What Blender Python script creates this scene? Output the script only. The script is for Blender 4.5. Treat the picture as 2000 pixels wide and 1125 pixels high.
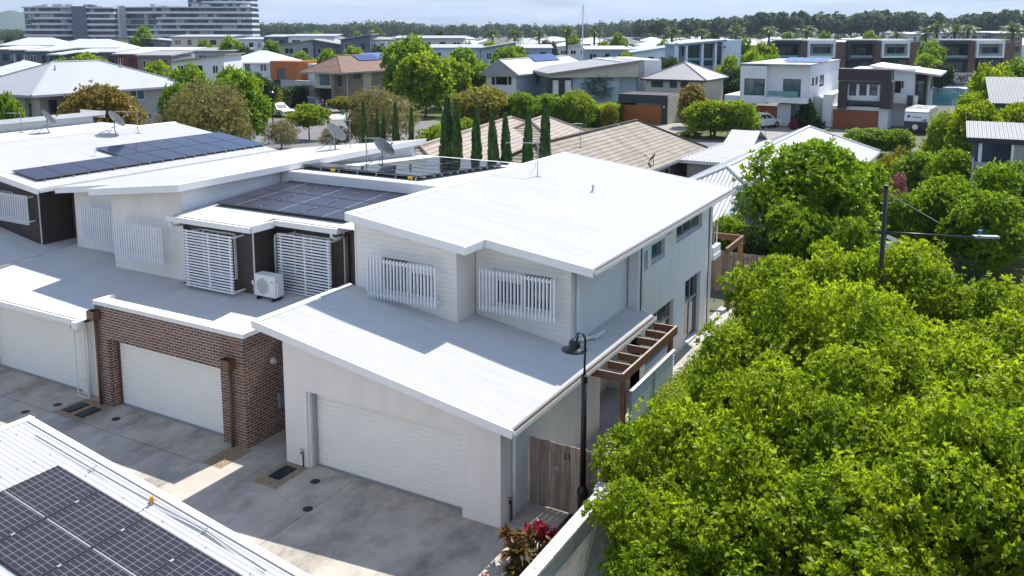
import bpy, bmesh, math, random
import numpy as np
from mathutils import Vector, Matrix
random.seed(7); RNG = np.random.default_rng(7)
for o in list(bpy.data.objects): bpy.data.objects.remove(o)
S = bpy.context.scene
COL = S.collection
R = math.radians
# ------------------------------------------------------------------ camera
F, CX, CY, TH, YAW, HC = 1715., 1000., 315., R(8.53), R(29.2), 11.4
cd = bpy.data.cameras.new('camera'); cam = bpy.data.objects.new('camera', cd); COL.objects.link(cam)
cd.sensor_width = 36; cd.lens = 36 * F / 2000; cd.shift_y = -(562.5 - CY) / 2000
cd.clip_start = .3; cd.clip_end = 9000
cam.location = (0, 0, HC); cam.rotation_euler = (R(90) - TH, 0, YAW)
S.camera = cam
# ------------------------------------------------------------------ sky, sun, exposure
SUN_FROM = Vector((.18, 1.69, 2.43)).normalized()
EL = math.asin(SUN_FROM.z); AZ = math.atan2(SUN_FROM.x, SUN_FROM.y)
W = bpy.data.worlds.new('World'); S.world = W; W.use_nodes = True
wn = W.node_tree.nodes; wl = W.node_tree.links
bg = wn['Background']; bg.inputs[1].default_value = .15
sky = wn.new('ShaderNodeTexSky'); sky.sky_type = 'NISHITA'; sky.sun_disc = False
sky.sun_elevation = EL; sky.sun_rotation = AZ; sky.air_density = 1.0; sky.dust_density = .1; sky.ozone_density = 1.6
tc = wn.new('ShaderNodeTexCoord'); sp = wn.new('ShaderNodeSeparateXYZ'); wl.new(tc.outputs['Generated'], sp.inputs[0])
ad = wn.new('ShaderNodeMath'); ad.operation = 'ADD'; ad.inputs[1].default_value = .10; wl.new(sp.outputs[2], ad.inputs[0])
cb = wn.new('ShaderNodeCombineXYZ')
for i in (0, 1):
    dv = wn.new('ShaderNodeMath'); dv.operation = 'DIVIDE'; wl.new(sp.outputs[i], dv.inputs[0]); wl.new(ad.outputs[0], dv.inputs[1]); wl.new(dv.outputs[0], cb.inputs[i])
nz = wn.new('ShaderNodeTexNoise'); nz.inputs['Scale'].default_value = .62; nz.inputs['Detail'].default_value = 9; nz.inputs['Roughness'].default_value = .62
wl.new(cb.outputs[0], nz.inputs['Vector'])
rp = wn.new('ShaderNodeValToRGB'); rp.color_ramp.elements[0].position = .42; rp.color_ramp.elements[1].position = .60
wl.new(nz.outputs[0], rp.inputs[0])
nz2 = wn.new('ShaderNodeTexNoise'); nz2.inputs['Scale'].default_value = 1.1; nz2.inputs['Detail'].default_value = 8; wl.new(cb.outputs[0], nz2.inputs['Vector'])
rp2 = wn.new('ShaderNodeValToRGB'); rp2.color_ramp.elements[0].position = .3; rp2.color_ramp.elements[1].position = .68
rp2.color_ramp.elements[0].color = (1.15, 1.5, 2.1, 1); rp2.color_ramp.elements[1].color = (3.0, 3.05, 3.15, 1)
wl.new(nz2.outputs[0], rp2.inputs[0])
mx = wn.new('ShaderNodeMix'); mx.data_type = 'RGBA'
mu = wn.new('ShaderNodeMath'); mu.operation = 'MULTIPLY'; mu.inputs[1].default_value = .75; wl.new(rp.outputs[0], mu.inputs[0])
wl.new(mu.outputs[0], mx.inputs[0]); wl.new(sky.outputs[0], mx.inputs[6]); wl.new(rp2.outputs[0], mx.inputs[7]); hz_ = wn.new('ShaderNodeMapRange'); hz_.inputs[1].default_value = .0; hz_.inputs[2].default_value = .35; hz_.inputs[3].default_value = .95; hz_.inputs[4].default_value = 0.; wl.new(sp.outputs[2], hz_.inputs[0])
m2 = wn.new('ShaderNodeMix'); m2.data_type = 'RGBA'; wl.new(hz_.outputs[0], m2.inputs[0]); wl.new(sky.outputs[0], m2.inputs[6]); m2.inputs[7].default_value = (1.3, 1.8, 2.75, 1); wl.new(m2.outputs[2], mx.inputs[6]); wl.new(mx.outputs[2], bg.inputs[0])
sd = bpy.data.lights.new('sun', 'SUN'); sd.energy = 3.9; sd.angle = R(.5); sd.color = (1, .955, .88)
so = bpy.data.objects.new('sun', sd); COL.objects.link(so); so.location = SUN_FROM * 60
so.rotation_euler = (-SUN_FROM).to_track_quat('-Z', 'Y').to_euler()
S.view_settings.view_transform = 'Standard'; S.view_settings.look = 'None'; S.view_settings.exposure = .97; S.view_settings.gamma = 1
S.render.engine = 'CYCLES'
S.cycles.caustics_reflective = False; S.cycles.caustics_refractive = False; S.cycles.max_bounces = 5; S.cycles.diffuse_bounces = 3; S.cycles.glossy_bounces = 2; S.cycles.transmission_bounces = 2; S.cycles.transparent_max_bounces = 4
# ------------------------------------------------------------------ pixel (2000x1125 photo) -> place
FW = Vector((-math.sin(YAW), math.cos(YAW), 0)); RT = Vector((math.cos(YAW), math.sin(YAW), 0)); UPV = Vector((0, 0, 1))
F3 = FW * math.cos(TH) - UPV * math.sin(TH); U3 = FW * math.sin(TH) + UPV * math.cos(TH)
CO = Vector((0, 0, HC))
def ray(x, y): return RT * ((x - CX) / F) + U3 * ((CY - y) / F) + F3
def PZ(x, y, z=0): d = ray(x, y); return CO + d * ((z - HC) / d.z)
def PX(x, y, X): d = ray(x, y); return CO + d * (X / d.x)
def PY(x, y, Y): d = ray(x, y); return CO + d * (Y / d.y)
def PD(x, y, D): d = ray(x, y); return CO + d * (D / d.dot(FW))
def PP(x, y, P, n): d = ray(x, y); return CO + d * ((Vector(P) - CO).dot(n) / d.dot(n))
# ------------------------------------------------------------------ materials
MATS = {}
def mat(name, col, rough=.6, var=.12, scale=2.0, bump=0., bscale=40., spec=.4, metal=0., stretch=None, island=0., col2=None, trans=0., detail=6, coat=0.):
    if name in MATS: return MATS[name]
    m = bpy.data.materials.new(name); m.use_nodes = True; MATS[name] = m
    n = m.node_tree.nodes; l = m.node_tree.links; b = n['Principled BSDF']
    b.inputs['Roughness'].default_value = rough; b.inputs['Specular IOR Level'].default_value = spec; b.inputs['Metallic'].default_value = metal
    if coat: b.inputs['Coat Weight'].default_value = coat
    g = n.new('ShaderNodeNewGeometry'); vec = g.outputs['Position']
    if stretch:
        mp = n.new('ShaderNodeMapping'); mp.inputs['Scale'].default_value = stretch; l.new(vec, mp.inputs[0]); vec = mp.outputs[0]
    nt = n.new('ShaderNodeTexNoise'); nt.inputs['Scale'].default_value = scale; nt.inputs['Detail'].default_value = detail; nt.inputs['Roughness'].default_value = .6
    l.new(vec, nt.inputs['Vector'])
    cr = n.new('ShaderNodeValToRGB'); e = cr.color_ramp.elements; e[0].position = .3; e[1].position = .72
    c2 = col2 or tuple(min(1, c * (1 + var)) for c in col)
    c1 = tuple(c * (1 - var) for c in col)
    e[0].color = (*c1, 1); e[1].color = (*c2, 1); l.new(nt.outputs[0], cr.inputs[0]); out = cr.outputs[0]
    if island:
        hs = n.new('ShaderNodeHueSaturation'); mr = n.new('ShaderNodeMapRange'); mr.inputs[3].default_value = 1 - island; mr.inputs[4].default_value = 1 + island
        l.new(g.outputs['Random Per Island'], mr.inputs[0]); l.new(mr.outputs[0], hs.inputs['Value']); l.new(out, hs.inputs['Color']); out = hs.outputs[0]
    l.new(out, b.inputs['Base Color'])
    if bump:
        nb = n.new('ShaderNodeTexNoise'); nb.inputs['Scale'].default_value = bscale; nb.inputs['Detail'].default_value = 4; l.new(vec, nb.inputs['Vector'])
        bp = n.new('ShaderNodeBump'); bp.inputs['Strength'].default_value = bump; bp.inputs['Distance'].default_value = .02
        l.new(nb.outputs[0], bp.inputs['Height']); l.new(bp.outputs[0], b.inputs['Normal'])
    if trans:
        tr = n.new('ShaderNodeBsdfTranslucent'); ms = n.new('ShaderNodeMixShader'); ms.inputs[0].default_value = trans
        hs2 = n.new('ShaderNodeHueSaturation'); hs2.inputs['Value'].default_value = 1.7; hs2.inputs['Hue'].default_value = .49; l.new(out, hs2.inputs['Color'])
        l.new(hs2.outputs[0], tr.inputs[0]); l.new(b.outputs[0], ms.inputs[1]); l.new(tr.outputs[0], ms.inputs[2]); l.new(ms.outputs[0], n['Material Output'].inputs[0])
    return m
def objvar(m, amt=.1):
    """give every object that uses m its own slight tone"""
    n = m.node_tree.nodes; l = m.node_tree.links; b = n['Principled BSDF']; src = b.inputs['Base Color'].links[0].from_socket
    oi = n.new('ShaderNodeObjectInfo'); mr = n.new('ShaderNodeMapRange'); mr.inputs[3].default_value = 1 - amt; mr.inputs[4].default_value = 1 + amt
    hs = n.new('ShaderNodeHueSaturation'); l.new(oi.outputs['Random'], mr.inputs[0]); l.new(mr.outputs[0], hs.inputs['Value']); l.new(src, hs.inputs['Color']); l.new(hs.outputs[0], b.inputs['Base Color'])
    return m
def ribbed(m, axis, pitch, depth=.5):
    """fine rib relief for metal sheets too far off to build each rib"""
    n = m.node_tree.nodes; l = m.node_tree.links; b = n['Principled BSDF']
    t = n.new('ShaderNodeTexCoord'); s = n.new('ShaderNodeSeparateXYZ'); l.new(t.outputs['Object'], s.inputs[0])
    a = n.new('ShaderNodeMath'); a.operation = 'MULTIPLY'; a.inputs[1].default_value = 2 * math.pi / pitch; l.new(s.outputs[axis], a.inputs[0])
    c = n.new('ShaderNodeMath'); c.operation = 'SINE'; l.new(a.outputs[0], c.inputs[0])
    bp = n.new('ShaderNodeBump'); bp.inputs['Strength'].default_value = depth; bp.inputs['Distance'].default_value = pitch * .25
    l.new(c.outputs[0], bp.inputs['Height']); l.new(bp.outputs[0], b.inputs['Normal']); return m
def glass(name, col, rough=.05, spec=.8):
    m = mat(name, col, rough, .25, .5, spec=spec); return m
mat('roof_white', (.515, .51, .50), .7, .07, 1.3, stretch=(.25, 3, 1), spec=.15)
mat('roof_white_y', (.515, .51, .50), .7, .07, 1.3, stretch=(3, .25, 1), spec=.15)
mat('trim_white', (.76, .75, .73), .4, .03, 2)
mat('screen_white', (.8, .81, .83), .35, .02, 2)
mat('render_cream', (.78, .725, .66), .8, .07, 1.2, bump=.15, bscale=120, stretch=(1.6, 1.6, .35))
mat('render_white', (.72, .72, .70), .8, .08, 1.2, bump=.15, bscale=120, stretch=(1.6, 1.6, .3))
mat('board_cream', (.80, .75, .69), .55, .03, 2)
mat('board_white', (.70, .71, .72), .55, .03, 2)
mat('door_cream', (.84, .80, .725), .5, .025, 1.2)
mat('board_brown', (.075, .056, .048), .55, .25, 3, stretch=(6, 6, .4))
mat('brown_pipe', (.14, .075, .045), .4, .1, 3)
objvar(mat('brick', (.16, .082, .058), .85, .2, 9, bump=.4, bscale=60), .28)
mat('mortar', (.74, .66, .56), .9, .12, 20, bump=.3)
mat('concrete_wall', (.42, .41, .39), .85, .15, 3, bump=.3, col2=(.55, .54, .52))
mat('dark_frame', (.03, .032, .036), .4, .1)
mat('grey_frame', (.33, .36, .39), .35, .05)
mat('alu', (.5, .51, .52), .35, .05, metal=.8)
mat('galv', (.30, .31, .33), .45, .12, 6, metal=.5)
mat('dish_grey', (.20, .21, .23), .5, .08)
glass('glass_dark', (.012, .016, .02)); glass('glass_mid', (.05, .07, .085)); glass('glass_blue', (.05, .11, .13))
mat('blind', (.72, .71, .68), .8, .03)
mat('black_metal', (.010, .011, .013), .35, .15, 4)
mat('timber_red', (.175, .085, .047), .55, .3, 4, stretch=(9, .8, 9))
mat('timber_top', (.40, .33, .29), .7, .2, 6)
mat('timber_pine', (.30, .17, .07), .7, .25, 4, stretch=(8, 8, .7))
objvar(mat('paling', (.33, .255, .205), .85, .45, 3, stretch=(14, 14, .6), bump=.4, bscale=30), .3)
mat('paling_far', (.25, .19, .15), .85, .4, 3, stretch=(9, 9, .5))
mat('mulch', (.055, .035, .025), .95, .5, 30, bump=1., bscale=50)
mat('plastic_white', (.75, .75, .73), .4, .03)
mat('pit_green', (.006, .022, .032), .5, .2)
mat('iron', (.02, .018, .017), .6, .3, 8)
mat('yellow', (.65, .42, .02), .5, .05); mat('orange', (.75, .25, .02), .5, .05); mat('blue_cap', (.01, .14, .42), .4, .05)
mat('debris', (.045, .022, .012), .95, .5, 20)
# ------------------------------------------------------------------ objects
ROOTLOC = {}
def tag(o, label=None, cat=None, group=None, kind=None):
    if label: o['label'] = label
    if cat: o['category'] = cat
    if group: o['group'] = group
    if kind: o['kind'] = kind
    return o
def thing(name, loc, label, cat, group=None, rz=0., world=True):
    """Empty at the base of a thing; world=True: its parts are written in world coordinates"""
    o = bpy.data.objects.new(name, None); COL.objects.link(o); o.location = loc; o.rotation_euler = (0, 0, rz); o.empty_display_size = .2
    if world and rz == 0: ROOTLOC[o] = Vector(loc)
    return tag(o, label, cat, group)
def adopt(o, parent):
    o.parent = parent
    if parent in ROOTLOC: ROOTLOC[o] = ROOTLOC[parent]
class MB:
    def __init__(s): s.v = []; s.f = []
    def poly(s, pts): i = len(s.v); s.v += [tuple(p) for p in pts]; s.f.append(tuple(range(i, i + len(pts)))); return s
    def box(s, x0, x1, y0, y1, z0, z1):
        if x0 > x1: x0, x1 = x1, x0
        if y0 > y1: y0, y1 = y1, y0
        if z0 > z1: z0, z1 = z1, z0
        i = len(s.v); s.v += [(x, y, z) for z in (z0, z1) for y in (y0, y1) for x in (x0, x1)]
        s.f += [(i, i + 2, i + 3, i + 1), (i + 4, i + 5, i + 7, i + 6), (i, i + 1, i + 5, i + 4), (i + 2, i + 6, i + 7, i + 3), (i, i + 4, i + 6, i + 2), (i + 1, i + 3, i + 7, i + 5)]; return s
    def prism(s, pts, off):
        """closed polygon pts swept by the vector off"""
        n = len(pts); i = len(s.v); off = Vector(off); a = [Vector(p) for p in pts]
        nr = Vector((0, 0, 0))
        for k in range(n): nr += a[k].cross(a[(k + 1) % n])
        if nr.dot(off) > 0: a.reverse()
        s.v += [tuple(p) for p in a] + [tuple(p + off) for p in a]
        s.f.append(tuple(range(i, i + n))); s.f.append(tuple(range(i + 2 * n - 1, i + n - 1, -1)))
        for k in range(n): j = (k + 1) % n; s.f.append((i + j, i + k, i + n + k, i + n + j))
        return s
    def bar(s, a, b, w, h, up=(0, 0, 1)):
        """rectangular bar from a to b, w across, h along up (centred)"""
        a, b = Vector(a), Vector(b); d = (b - a).normalized(); u = Vector(up); r = d.cross(u).normalized(); u = r.cross(d)
        q = [a + r * (w / 2 * i) + u * (h / 2 * j) for i, j in ((-1, -1), (1, -1), (1, 1), (-1, 1))]
        return s.prism(q, b - a)
    def tube(s, pts, r, n=8, cap=True):
        pts = [Vector(p) for p in pts]; rs = r if isinstance(r, (list, tuple)) else [r] * len(pts); i0 = len(s.v); ref = None
        for k, p in enumerate(pts):
            d = (pts[min(k + 1, len(pts) - 1)] - pts[max(k - 1, 0)]).normalized()
            if ref is None: ref = Vector((1, 0, 0)) if abs(d.x) < .8 else Vector((0, 1, 0))
            a = d.cross(ref).normalized(); b = d.cross(a); ref = -d.cross(a).cross(d) if False else ref
            for q in range(n): t = 2 * math.pi * q / n; s.v.append(tuple(p + (a * math.cos(t) + b * math.sin(t)) * rs[k]))
        for k in range(len(pts) - 1):
            for q in range(n): c = i0 + k * n; s.f.append((c + q, c + (q + 1) % n, c + n + (q + 1) % n, c + n + q))
        if cap:
            s.f.append(tuple(i0 + q for q in range(n))[::-1]); c = i0 + (len(pts) - 1) * n; s.f.append(tuple(c + q for q in range(n)))
        return s
    def lathe(s, prof, c, n=20, axis=(0, 0, 1), xdir=None):
        """profile [(r, h)] turned round axis through c"""
        ax = Vector(axis).normalized(); a = (Vector(xdir) if xdir else (Vector((1, 0, 0)) if abs(ax.x) < .8 else Vector((0, 1, 0)))); a = (a - ax * a.dot(ax)).normalized(); b = ax.cross(a); i0 = len(s.v); c = Vector(c)
        for r, h in prof:
            for q in range(n): t = 2 * math.pi * q / n; s.v.append(tuple(c + ax * h + (a * math.cos(t) + b * math.sin(t)) * r))
        for k in range(len(prof) - 1):
            for q in range(n): j = i0 + k * n; s.f.append((j + q, j + (q + 1) % n, j + n + (q + 1) % n, j + n + q))
        return s
    def add(s, o): i = len(s.v); s.v += o.v; s.f += [tuple(k + i for k in f) for f in o.f]; return s
    def build(s, name, m, parent=None, smooth=False, **kw):
        me = bpy.data.meshes.new(name); off = ROOTLOC.get(parent)
        v = s.v if off is None else [(a - off.x, b - off.y, c - off.z) for a, b, c in s.v]
        me.from_pydata(v, [], s.f); me.materials.append(MATS[m] if isinstance(m, str) else m)
        if smooth: me.polygons.foreach_set('use_smooth', [True] * len(me.polygons))
        o = bpy.data.objects.new(name, me); COL.objects.link(o)
        if parent: adopt(o, parent)
        tag(o, **kw); return o
def B(name, m, parent, *box, **kw): return MB().box(*box).build(name, m, parent, **kw)
def share(o, parent, loc=None, rot=None, scale=None):
    """another piece with the same mesh"""
    c = o.copy(); COL.objects.link(c); c.parent = parent
    if loc is not None: c.location = loc
    if rot is not None: c.rotation_euler = rot
    if scale is not None: c.scale = scale
    return c
KIDS = {}
def copy_tree(o, parent=None):
    c = o.copy(); COL.objects.link(c); c.parent = parent
    for ch in KIDS.get(o) or list(o.children): copy_tree(ch, c)
    return c
def clip(poly, a, b):
    """keep the side of a 2-D polygon that lies left of the line a->b"""
    out = []; n = len(poly); sd = lambda p: (b[0] - a[0]) * (p[1] - a[1]) - (b[1] - a[1]) * (p[0] - a[0])
    for i in range(n):
        p, q = poly[i], poly[(i + 1) % n]; sp_, sq = sd(p), sd(q)
        if sp_ >= 0: out.append(p)
        if (sp_ > 0 > sq) or (sp_ < 0 < sq): t = sp_ / (sp_ - sq); out.append((p[0] + t * (q[0] - p[0]), p[1] + t * (q[1] - p[1])))
    return out
def corrugated(name, m, parent, o, along, across, pitch=.1, amp=.014, seg=6, thick=.0, end_drop=.02):
    """corrugated sheet: ribs run along `along`, waves repeat along `across`"""
    o, along, across = Vector(o), Vector(along), Vector(across); L = across.length; n = max(2, int(L / pitch * seg)); nr = along.cross(across).normalized()
    if nr.z < 0: nr = -nr
    b = MB(); P = []
    for k in range(n + 1): t = k / n; p = o + across * t + nr * (amp * math.sin(2 * math.pi * t * L / pitch)); P.append((p, p + along, p - nr * end_drop * .3, p + along - nr * end_drop * .3))
    for i0, i1 in ((0, 1), (3, 2), (2, 0), (1, 3)):
        j = len(b.v)
        for q in P: b.v += [tuple(q[i0]), tuple(q[i1])]
        b.f += [(j + 2 * k, j + 2 * k + 1, j + 2 * k + 3, j + 2 * k + 2) for k in range(n)]
    return b.build(name, m, parent, smooth=True)
def boards(parent, m, p0, p1, zb, zt, out, exp=.135, th=.02, name='weatherboard', top=None, vertical=False, gap=.004):
    """cladding boards on the wall from p0 to p1 (xy), each a part; top=(z at p0, z at p1) clips them under a raking roof"""
    p0, p1, out = Vector((*p0, 0)), Vector((*p1, 0)), Vector((*out, 0)); d = p1 - p0; L = d.length; d.normalize(); prev = {}
    n = int(math.ceil(((L if vertical else zt - zb)) / exp))
    for k in range(n):
        if vertical: q = [(k * exp, zb), (min(L, (k + 1) * exp - gap), zb), (min(L, (k + 1) * exp - gap), zt), (k * exp, zt)]
        else: q = [(0, zb + k * exp), (L, zb + k * exp), (L, min(zt, zb + (k + 1) * exp - gap)), (0, min(zt, zb + (k + 1) * exp - gap))]
        if top: q = clip(q, (L, top[1]), (0, top[0]))
        if len(q) < 3: continue
        lo = min(z for _, z in q)
        def P(s_, z, e): return p0 + d * s_ + out * e + Vector((0, 0, z))
        mb = MB(); i = len(q)
        mb.v = [tuple(P(s_, z, 0)) for s_, z in q] + [tuple(P(s_, z, th if vertical else (th if z - lo < exp * .5 else th * .35))) for s_, z in q]
        mb.f = [tuple(range(i, 2 * i)), tuple(range(i - 1, -1, -1))] + [(a, (a + 1) % i, i + (a + 1) % i, i + a) for a in range(i)]
        mb.build(name, m, parent)
# ================================================================== ground
m = mat('grass', (.075, .10, .018), .95, .45, .8, bump=.8, bscale=25, col2=(.14, .15, .035))
m = mat('far_ground', (.10, .11, .06), .95, .35, .02, col2=(.17, .16, .12))
gr = MB().poly([FW * a + RT * c for a, c in ((-500, -3500), (-500, 3500), (3050, 3500), (3050, -3500))]).build('ground', 'far_ground', kind='structure')
def concrete(name, base, lo, stain):
    m = mat(name, base, .8, .16, .9, bump=.25, bscale=70, col2=tuple(c * 1.18 for c in base))
    n = m.node_tree.nodes; l = m.node_tree.links; b = n['Principled BSDF']; src = b.inputs['Base Color'].links[0].from_socket
    g = n.new('ShaderNodeNewGeometry'); t = n.new('ShaderNodeTexNoise'); t.inputs['Scale'].default_value = .55; t.inputs['Detail'].default_value = 10; t.inputs['Roughness'].default_value = .7
    mp = n.new('ShaderNodeMapping'); mp.inputs['Scale'].default_value = (1.5, .75, 1); mp.inputs['Location'].default_value = (3.1, 1.7, 0); l.new(g.outputs['Position'], mp.inputs[0]); l.new(mp.outputs[0], t.inputs['Vector'])
    r = n.new('ShaderNodeMapRange'); r.inputs[1].default_value = .47; r.inputs[2].default_value = .68; r.inputs[3].default_value = 0; r.inputs[4].default_value = stain; l.new(t.outputs[0], r.inputs[0])
    x = n.new('ShaderNodeMix'); x.data_type = 'RGBA'; l.new(r.outputs[0], x.inputs[0]); l.new(src, x.inputs[6]); x.inputs[7].default_value = (*lo, 1); l.new(x.outputs[2], b.inputs['Base Color']); return m
concrete('concrete', (.42, .375, .32), (.11, .10, .085), .7)
concrete('footpath', (.42, .40, .37), (.2, .19, .17), .5)
drv = B('driveway', 'iron', None, -60, -8.26, 3.0, 16.58, .002, .012, kind='structure')
xs = [-60, -46, -38.4, -31.2, -24.2, -17.85, -13.75, -8.25]
for i in range(len(xs) - 1):
    for y0, y1 in ((15.06, 16.57), (9.2, 15.05), (3, 9.19)):
        if i >= 5 and y0 > 15: continue
        if i >= 5 and y1 == 15.05: y1 = 16.57
        B('slab', 'concrete', drv, xs[i] + .006, xs[i + 1] - .006, y0 + .006, y1 - .006, .004, .024)
B('slab', 'concrete', drv, -17.38, -15.96, 16.58, 21, .004, .024)
B('slab', 'concrete', drv, -9.37, -8.25, 16.58, 17.6, .004, .023)
bed = B('garden_bed', 'mulch', None, -8.24, -6.87, 9, 17.62, .0, .05, kind='structure')
patio = B('patio', 'footpath', None, -9.6, -7.6, 17.7, 35, 0, .03, kind='structure')
lawn = MB().poly([(-6.6, 8, .006), (9, 8, .006), (9, 120, .006), (-6.9, 120, .006)]).build('lawn', 'grass', kind='structure')
path = MB().poly([(-1.2, 5, .012), (6.5, 5, .012), (6.5, 36, .012), (-1.2, 36, .012)]).build('path', 'footpath', kind='structure')
# gravel round the service pits
m = objvar(mat('gravel', (.27, .20, .13), .9, .5, 60, island=.5), .1)
def gravel(x0, x1, y0, y1, label, n=1500):
    b = MB().box(x0, x1, y0, y1, .004, .028)
    for _ in range(n):
        x, y, r = random.uniform(x0, x1), random.uniform(y0, y1), random.uniform(.008, .02); a = random.random() * 6; z = .028
        q = [(x + r * math.cos(a + k * 2.09), y + r * math.sin(a + k * 2.09), z) for k in range(3)]; t = (x + r * .2, y, z + r * .8); i = len(b.v); b.v += q + [t]; b.f += [(i, i + 1, i + 3), (i + 1, i + 2, i + 3), (i + 2, i, i + 3)]
    tag(b.build('gravel_bed', 'gravel'), label, 'gravel', kind='stuff')
gravel(-24.25, -22.98, 15.08, 16.22, 'tan gravel strip with two dark pit lids beside the brick garage')
gravel(-17.88, -17.18, 15.08, 16.2, 'tan gravel patch at the foot of the brick corner', 900)
gravel(-15.97, -15.18, 15.02, 16.22, 'tan gravel patch with one pit lid before the white pier', 1000)
for i, (x, y, w, d, t) in enumerate([(-23.93, 15.62, .17, .3, 'left of the pair of dark pit lids by the brick garage'), (-23.3, 15.58, .17, .3, 'right of the pair of dark pit lids by the brick garage'), (-15.6, 15.72, .16, .3, 'single dark green pit lid in gravel before the white garage')]):
    p = thing('pit_lid', (x, y, .03), t, 'pit lid', 'water meter pit lids'); B('lid', 'pit_green', p, x - w, x + w, y - d, y + d, .03, .062); B('rim', 'iron', p, x - w - .03, x + w + .03, y - d - .03, y + d + .03, .026, .048)
for x, y, t in [(-24.98, 14.69, 'round iron drain cap on the concrete furthest left'), (-24.61, 15.48, 'round iron drain cap on the concrete by the left gravel strip'), (-22.17, 15.7, 'round iron drain cap before the brick garage door'), (-14.57, 15.8, 'round iron drain cap near the white garage pier'), (-13.84, 14.72, 'round iron drain cap beside the long concrete joint')]:
    p = thing('drain_cap', (x, y, .02), t, 'drain cap', 'round drain caps'); MB().lathe([(0, .012), (.1, .012), (.105, .006), (.125, .006), (.13, 0)], (x, y, .022), 20).build('cap', 'iron', p)
# ================================================================== building helpers for the terrace row
def mapper(axis, c, sg):
    return (lambda s, o, z: (c + o * sg, s, z)) if axis == 'x' else (lambda s, o, z: (s, c + o * sg, z))
def mbox(b, mp, s0, s1, o0, o1, z0, z1): p, q = mp(s0, o0, z0), mp(s1, o1, z1); b.box(p[0], q[0], p[1], q[1], p[2], q[2])
def wall(parent, m, axis, c, sg, s0, s1, z0, z1, th=.2, ops=(), name='wall'):
    mp = mapper(axis, c, sg); b = MB(); ss = sorted({s0, s1} | {o[0] for o in ops} | {o[1] for o in ops}); zs = sorted({z0, z1} | {o[2] for o in ops} | {o[3] for o in ops})
    for i in range(len(ss) - 1):
        for j in range(len(zs) - 1):
            sc, zc = (ss[i] + ss[i + 1]) / 2, (zs[j] + zs[j + 1]) / 2
            if any(o[0] < sc < o[1] and o[2] < zc < o[3] for o in ops): continue
            mbox(b, mp, ss[i], ss[i + 1], -th, 0, zs[j], zs[j + 1])
    return b.build(name, m, parent)
def window(parent, axis, c, sg, s0, s1, z0, z1, cols=2, rows=1, fm='grey_frame', gm='glass_dark', rec=.1, fw=.045, blind=None, sill=True, louvre=False):
    mp = mapper(axis, c, sg); b = MB()
    mbox(b, mp, s0, s0 + fw, -rec - .04, -rec + .03, z0, z1); mbox(b, mp, s1 - fw, s1, -rec - .04, -rec + .03, z0, z1)
    mbox(b, mp, s0 + fw, s1 - fw, -rec - .04, -rec + .03, z0, z0 + fw); mbox(b, mp, s0 + fw, s1 - fw, -rec - .04, -rec + .03, z1 - fw, z1)
    for k in range(1, cols): x = s0 + (s1 - s0) * k / cols; mbox(b, mp, x - fw / 2, x + fw / 2, -rec - .038, -rec + .028, z0 + fw, z1 - fw)
    for k in range(1, rows):
        z = z0 + (z1 - z0) * (.62 if rows == 2 else k / rows); mbox(b, mp, s0 + fw, s1 - fw, -rec - .036, -rec + .026, z - fw / 2, z + fw / 2)
    w = b.build('window', fm, parent)
    for k in range(cols):
        a, e = s0 + (s1 - s0) * k / cols + fw / 2, s0 + (s1 - s0) * (k + 1) / cols - fw / 2; q = MB(); mbox(q, mp, a, e, -rec - .012, -rec, z0 + fw * .6, z1 - fw * .6); q.build('pane', gm, w)
        if blind and blind[k]: q = MB(); mbox(q, mp, a + .02, e - .02, -rec + .001, -rec + .006, z1 - (z1 - z0) * blind[k], z1 - fw); q.build('blind', 'blind', w)
        if louvre:
            for j in range(6): z = z0 + fw + (z1 - z0 - 2 * fw) * (j + .5) / 6; q = MB(); mbox(q, mp, a, e, -rec - .01, -rec + .035, z - .012, z + .012); q.build('louvre_blade', 'blind' if j % 2 else 'timber_top', w)
    if sill: q = MB(); mbox(q, mp, s0 - .02, s1 + .02, -rec, .02, z0 - .035, z0 - .002); q.build('sill', fm, w)
    return w
def garage_door(parent, x0, x1, y, h, n=16, m='door_cream'):
    d = B('garage_door', 'iron', parent, x0 - .03, x1 + .03, y + .05, y + .06, .0, h + .03); s0 = None
    for k in range(n):
        z = .035 + (h - .035) * k / n; hh = (h - .035) / n
        if s0 is None:
            b = MB(); w = x1 - x0; b.prism([(0, 0, 0), (0, -.012, .012), (0, -.016, hh * .5), (0, -.012, hh - .012), (0, 0, hh - .001), (0, .03, hh - .001), (0, .03, 0)], (w, 0, 0)); s0 = b.build('slat', m, d); off = ROOTLOC[d]; s0.data.transform(Matrix.Translation(off)) if False else None
            for v in s0.data.vertices: v.co += off
            s0.location = Vector((x0, y, z)) - off
        else: share(s0, d, Vector((x0, y, z)) - off)
    B('threshold', 'galv', d, x0, x1, y - .1, y + .04, .024, .04)
    return d
def vscreen(parent, x0, x1, z0, z1, y, n, wall_y, m='screen_white'):
    s = thing('sun_screen', ((x0 + x1) / 2, wall_y, z0), None, None) if parent is None else None
    b = MB()
    for z in (z0 + .1, z1 - .1): b.box(x0, x1, y + .03, y + .08, z - .03, z + .03)
    r = b.build('screen_rail', m, parent); off = ROOTLOC[parent]; first = None
    for k in range(n):
        x = x0 + (x1 - x0) * k / (n - 1)
        if first is None: first = MB().box(x - .017, x + .017, y - .03, y + .03, z0, z1).build('screen_slat', m, parent); fx = x
        else: share(first, parent, (x - fx, 0, 0))
    for x in (x0 + .25, x1 - .12):
        for z in (z0 + .1, z1 - .1): MB().box(x - .02, x + .02, y + .08, wall_y, z - .025, z + .025).build('screen_bracket', m, parent)
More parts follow.
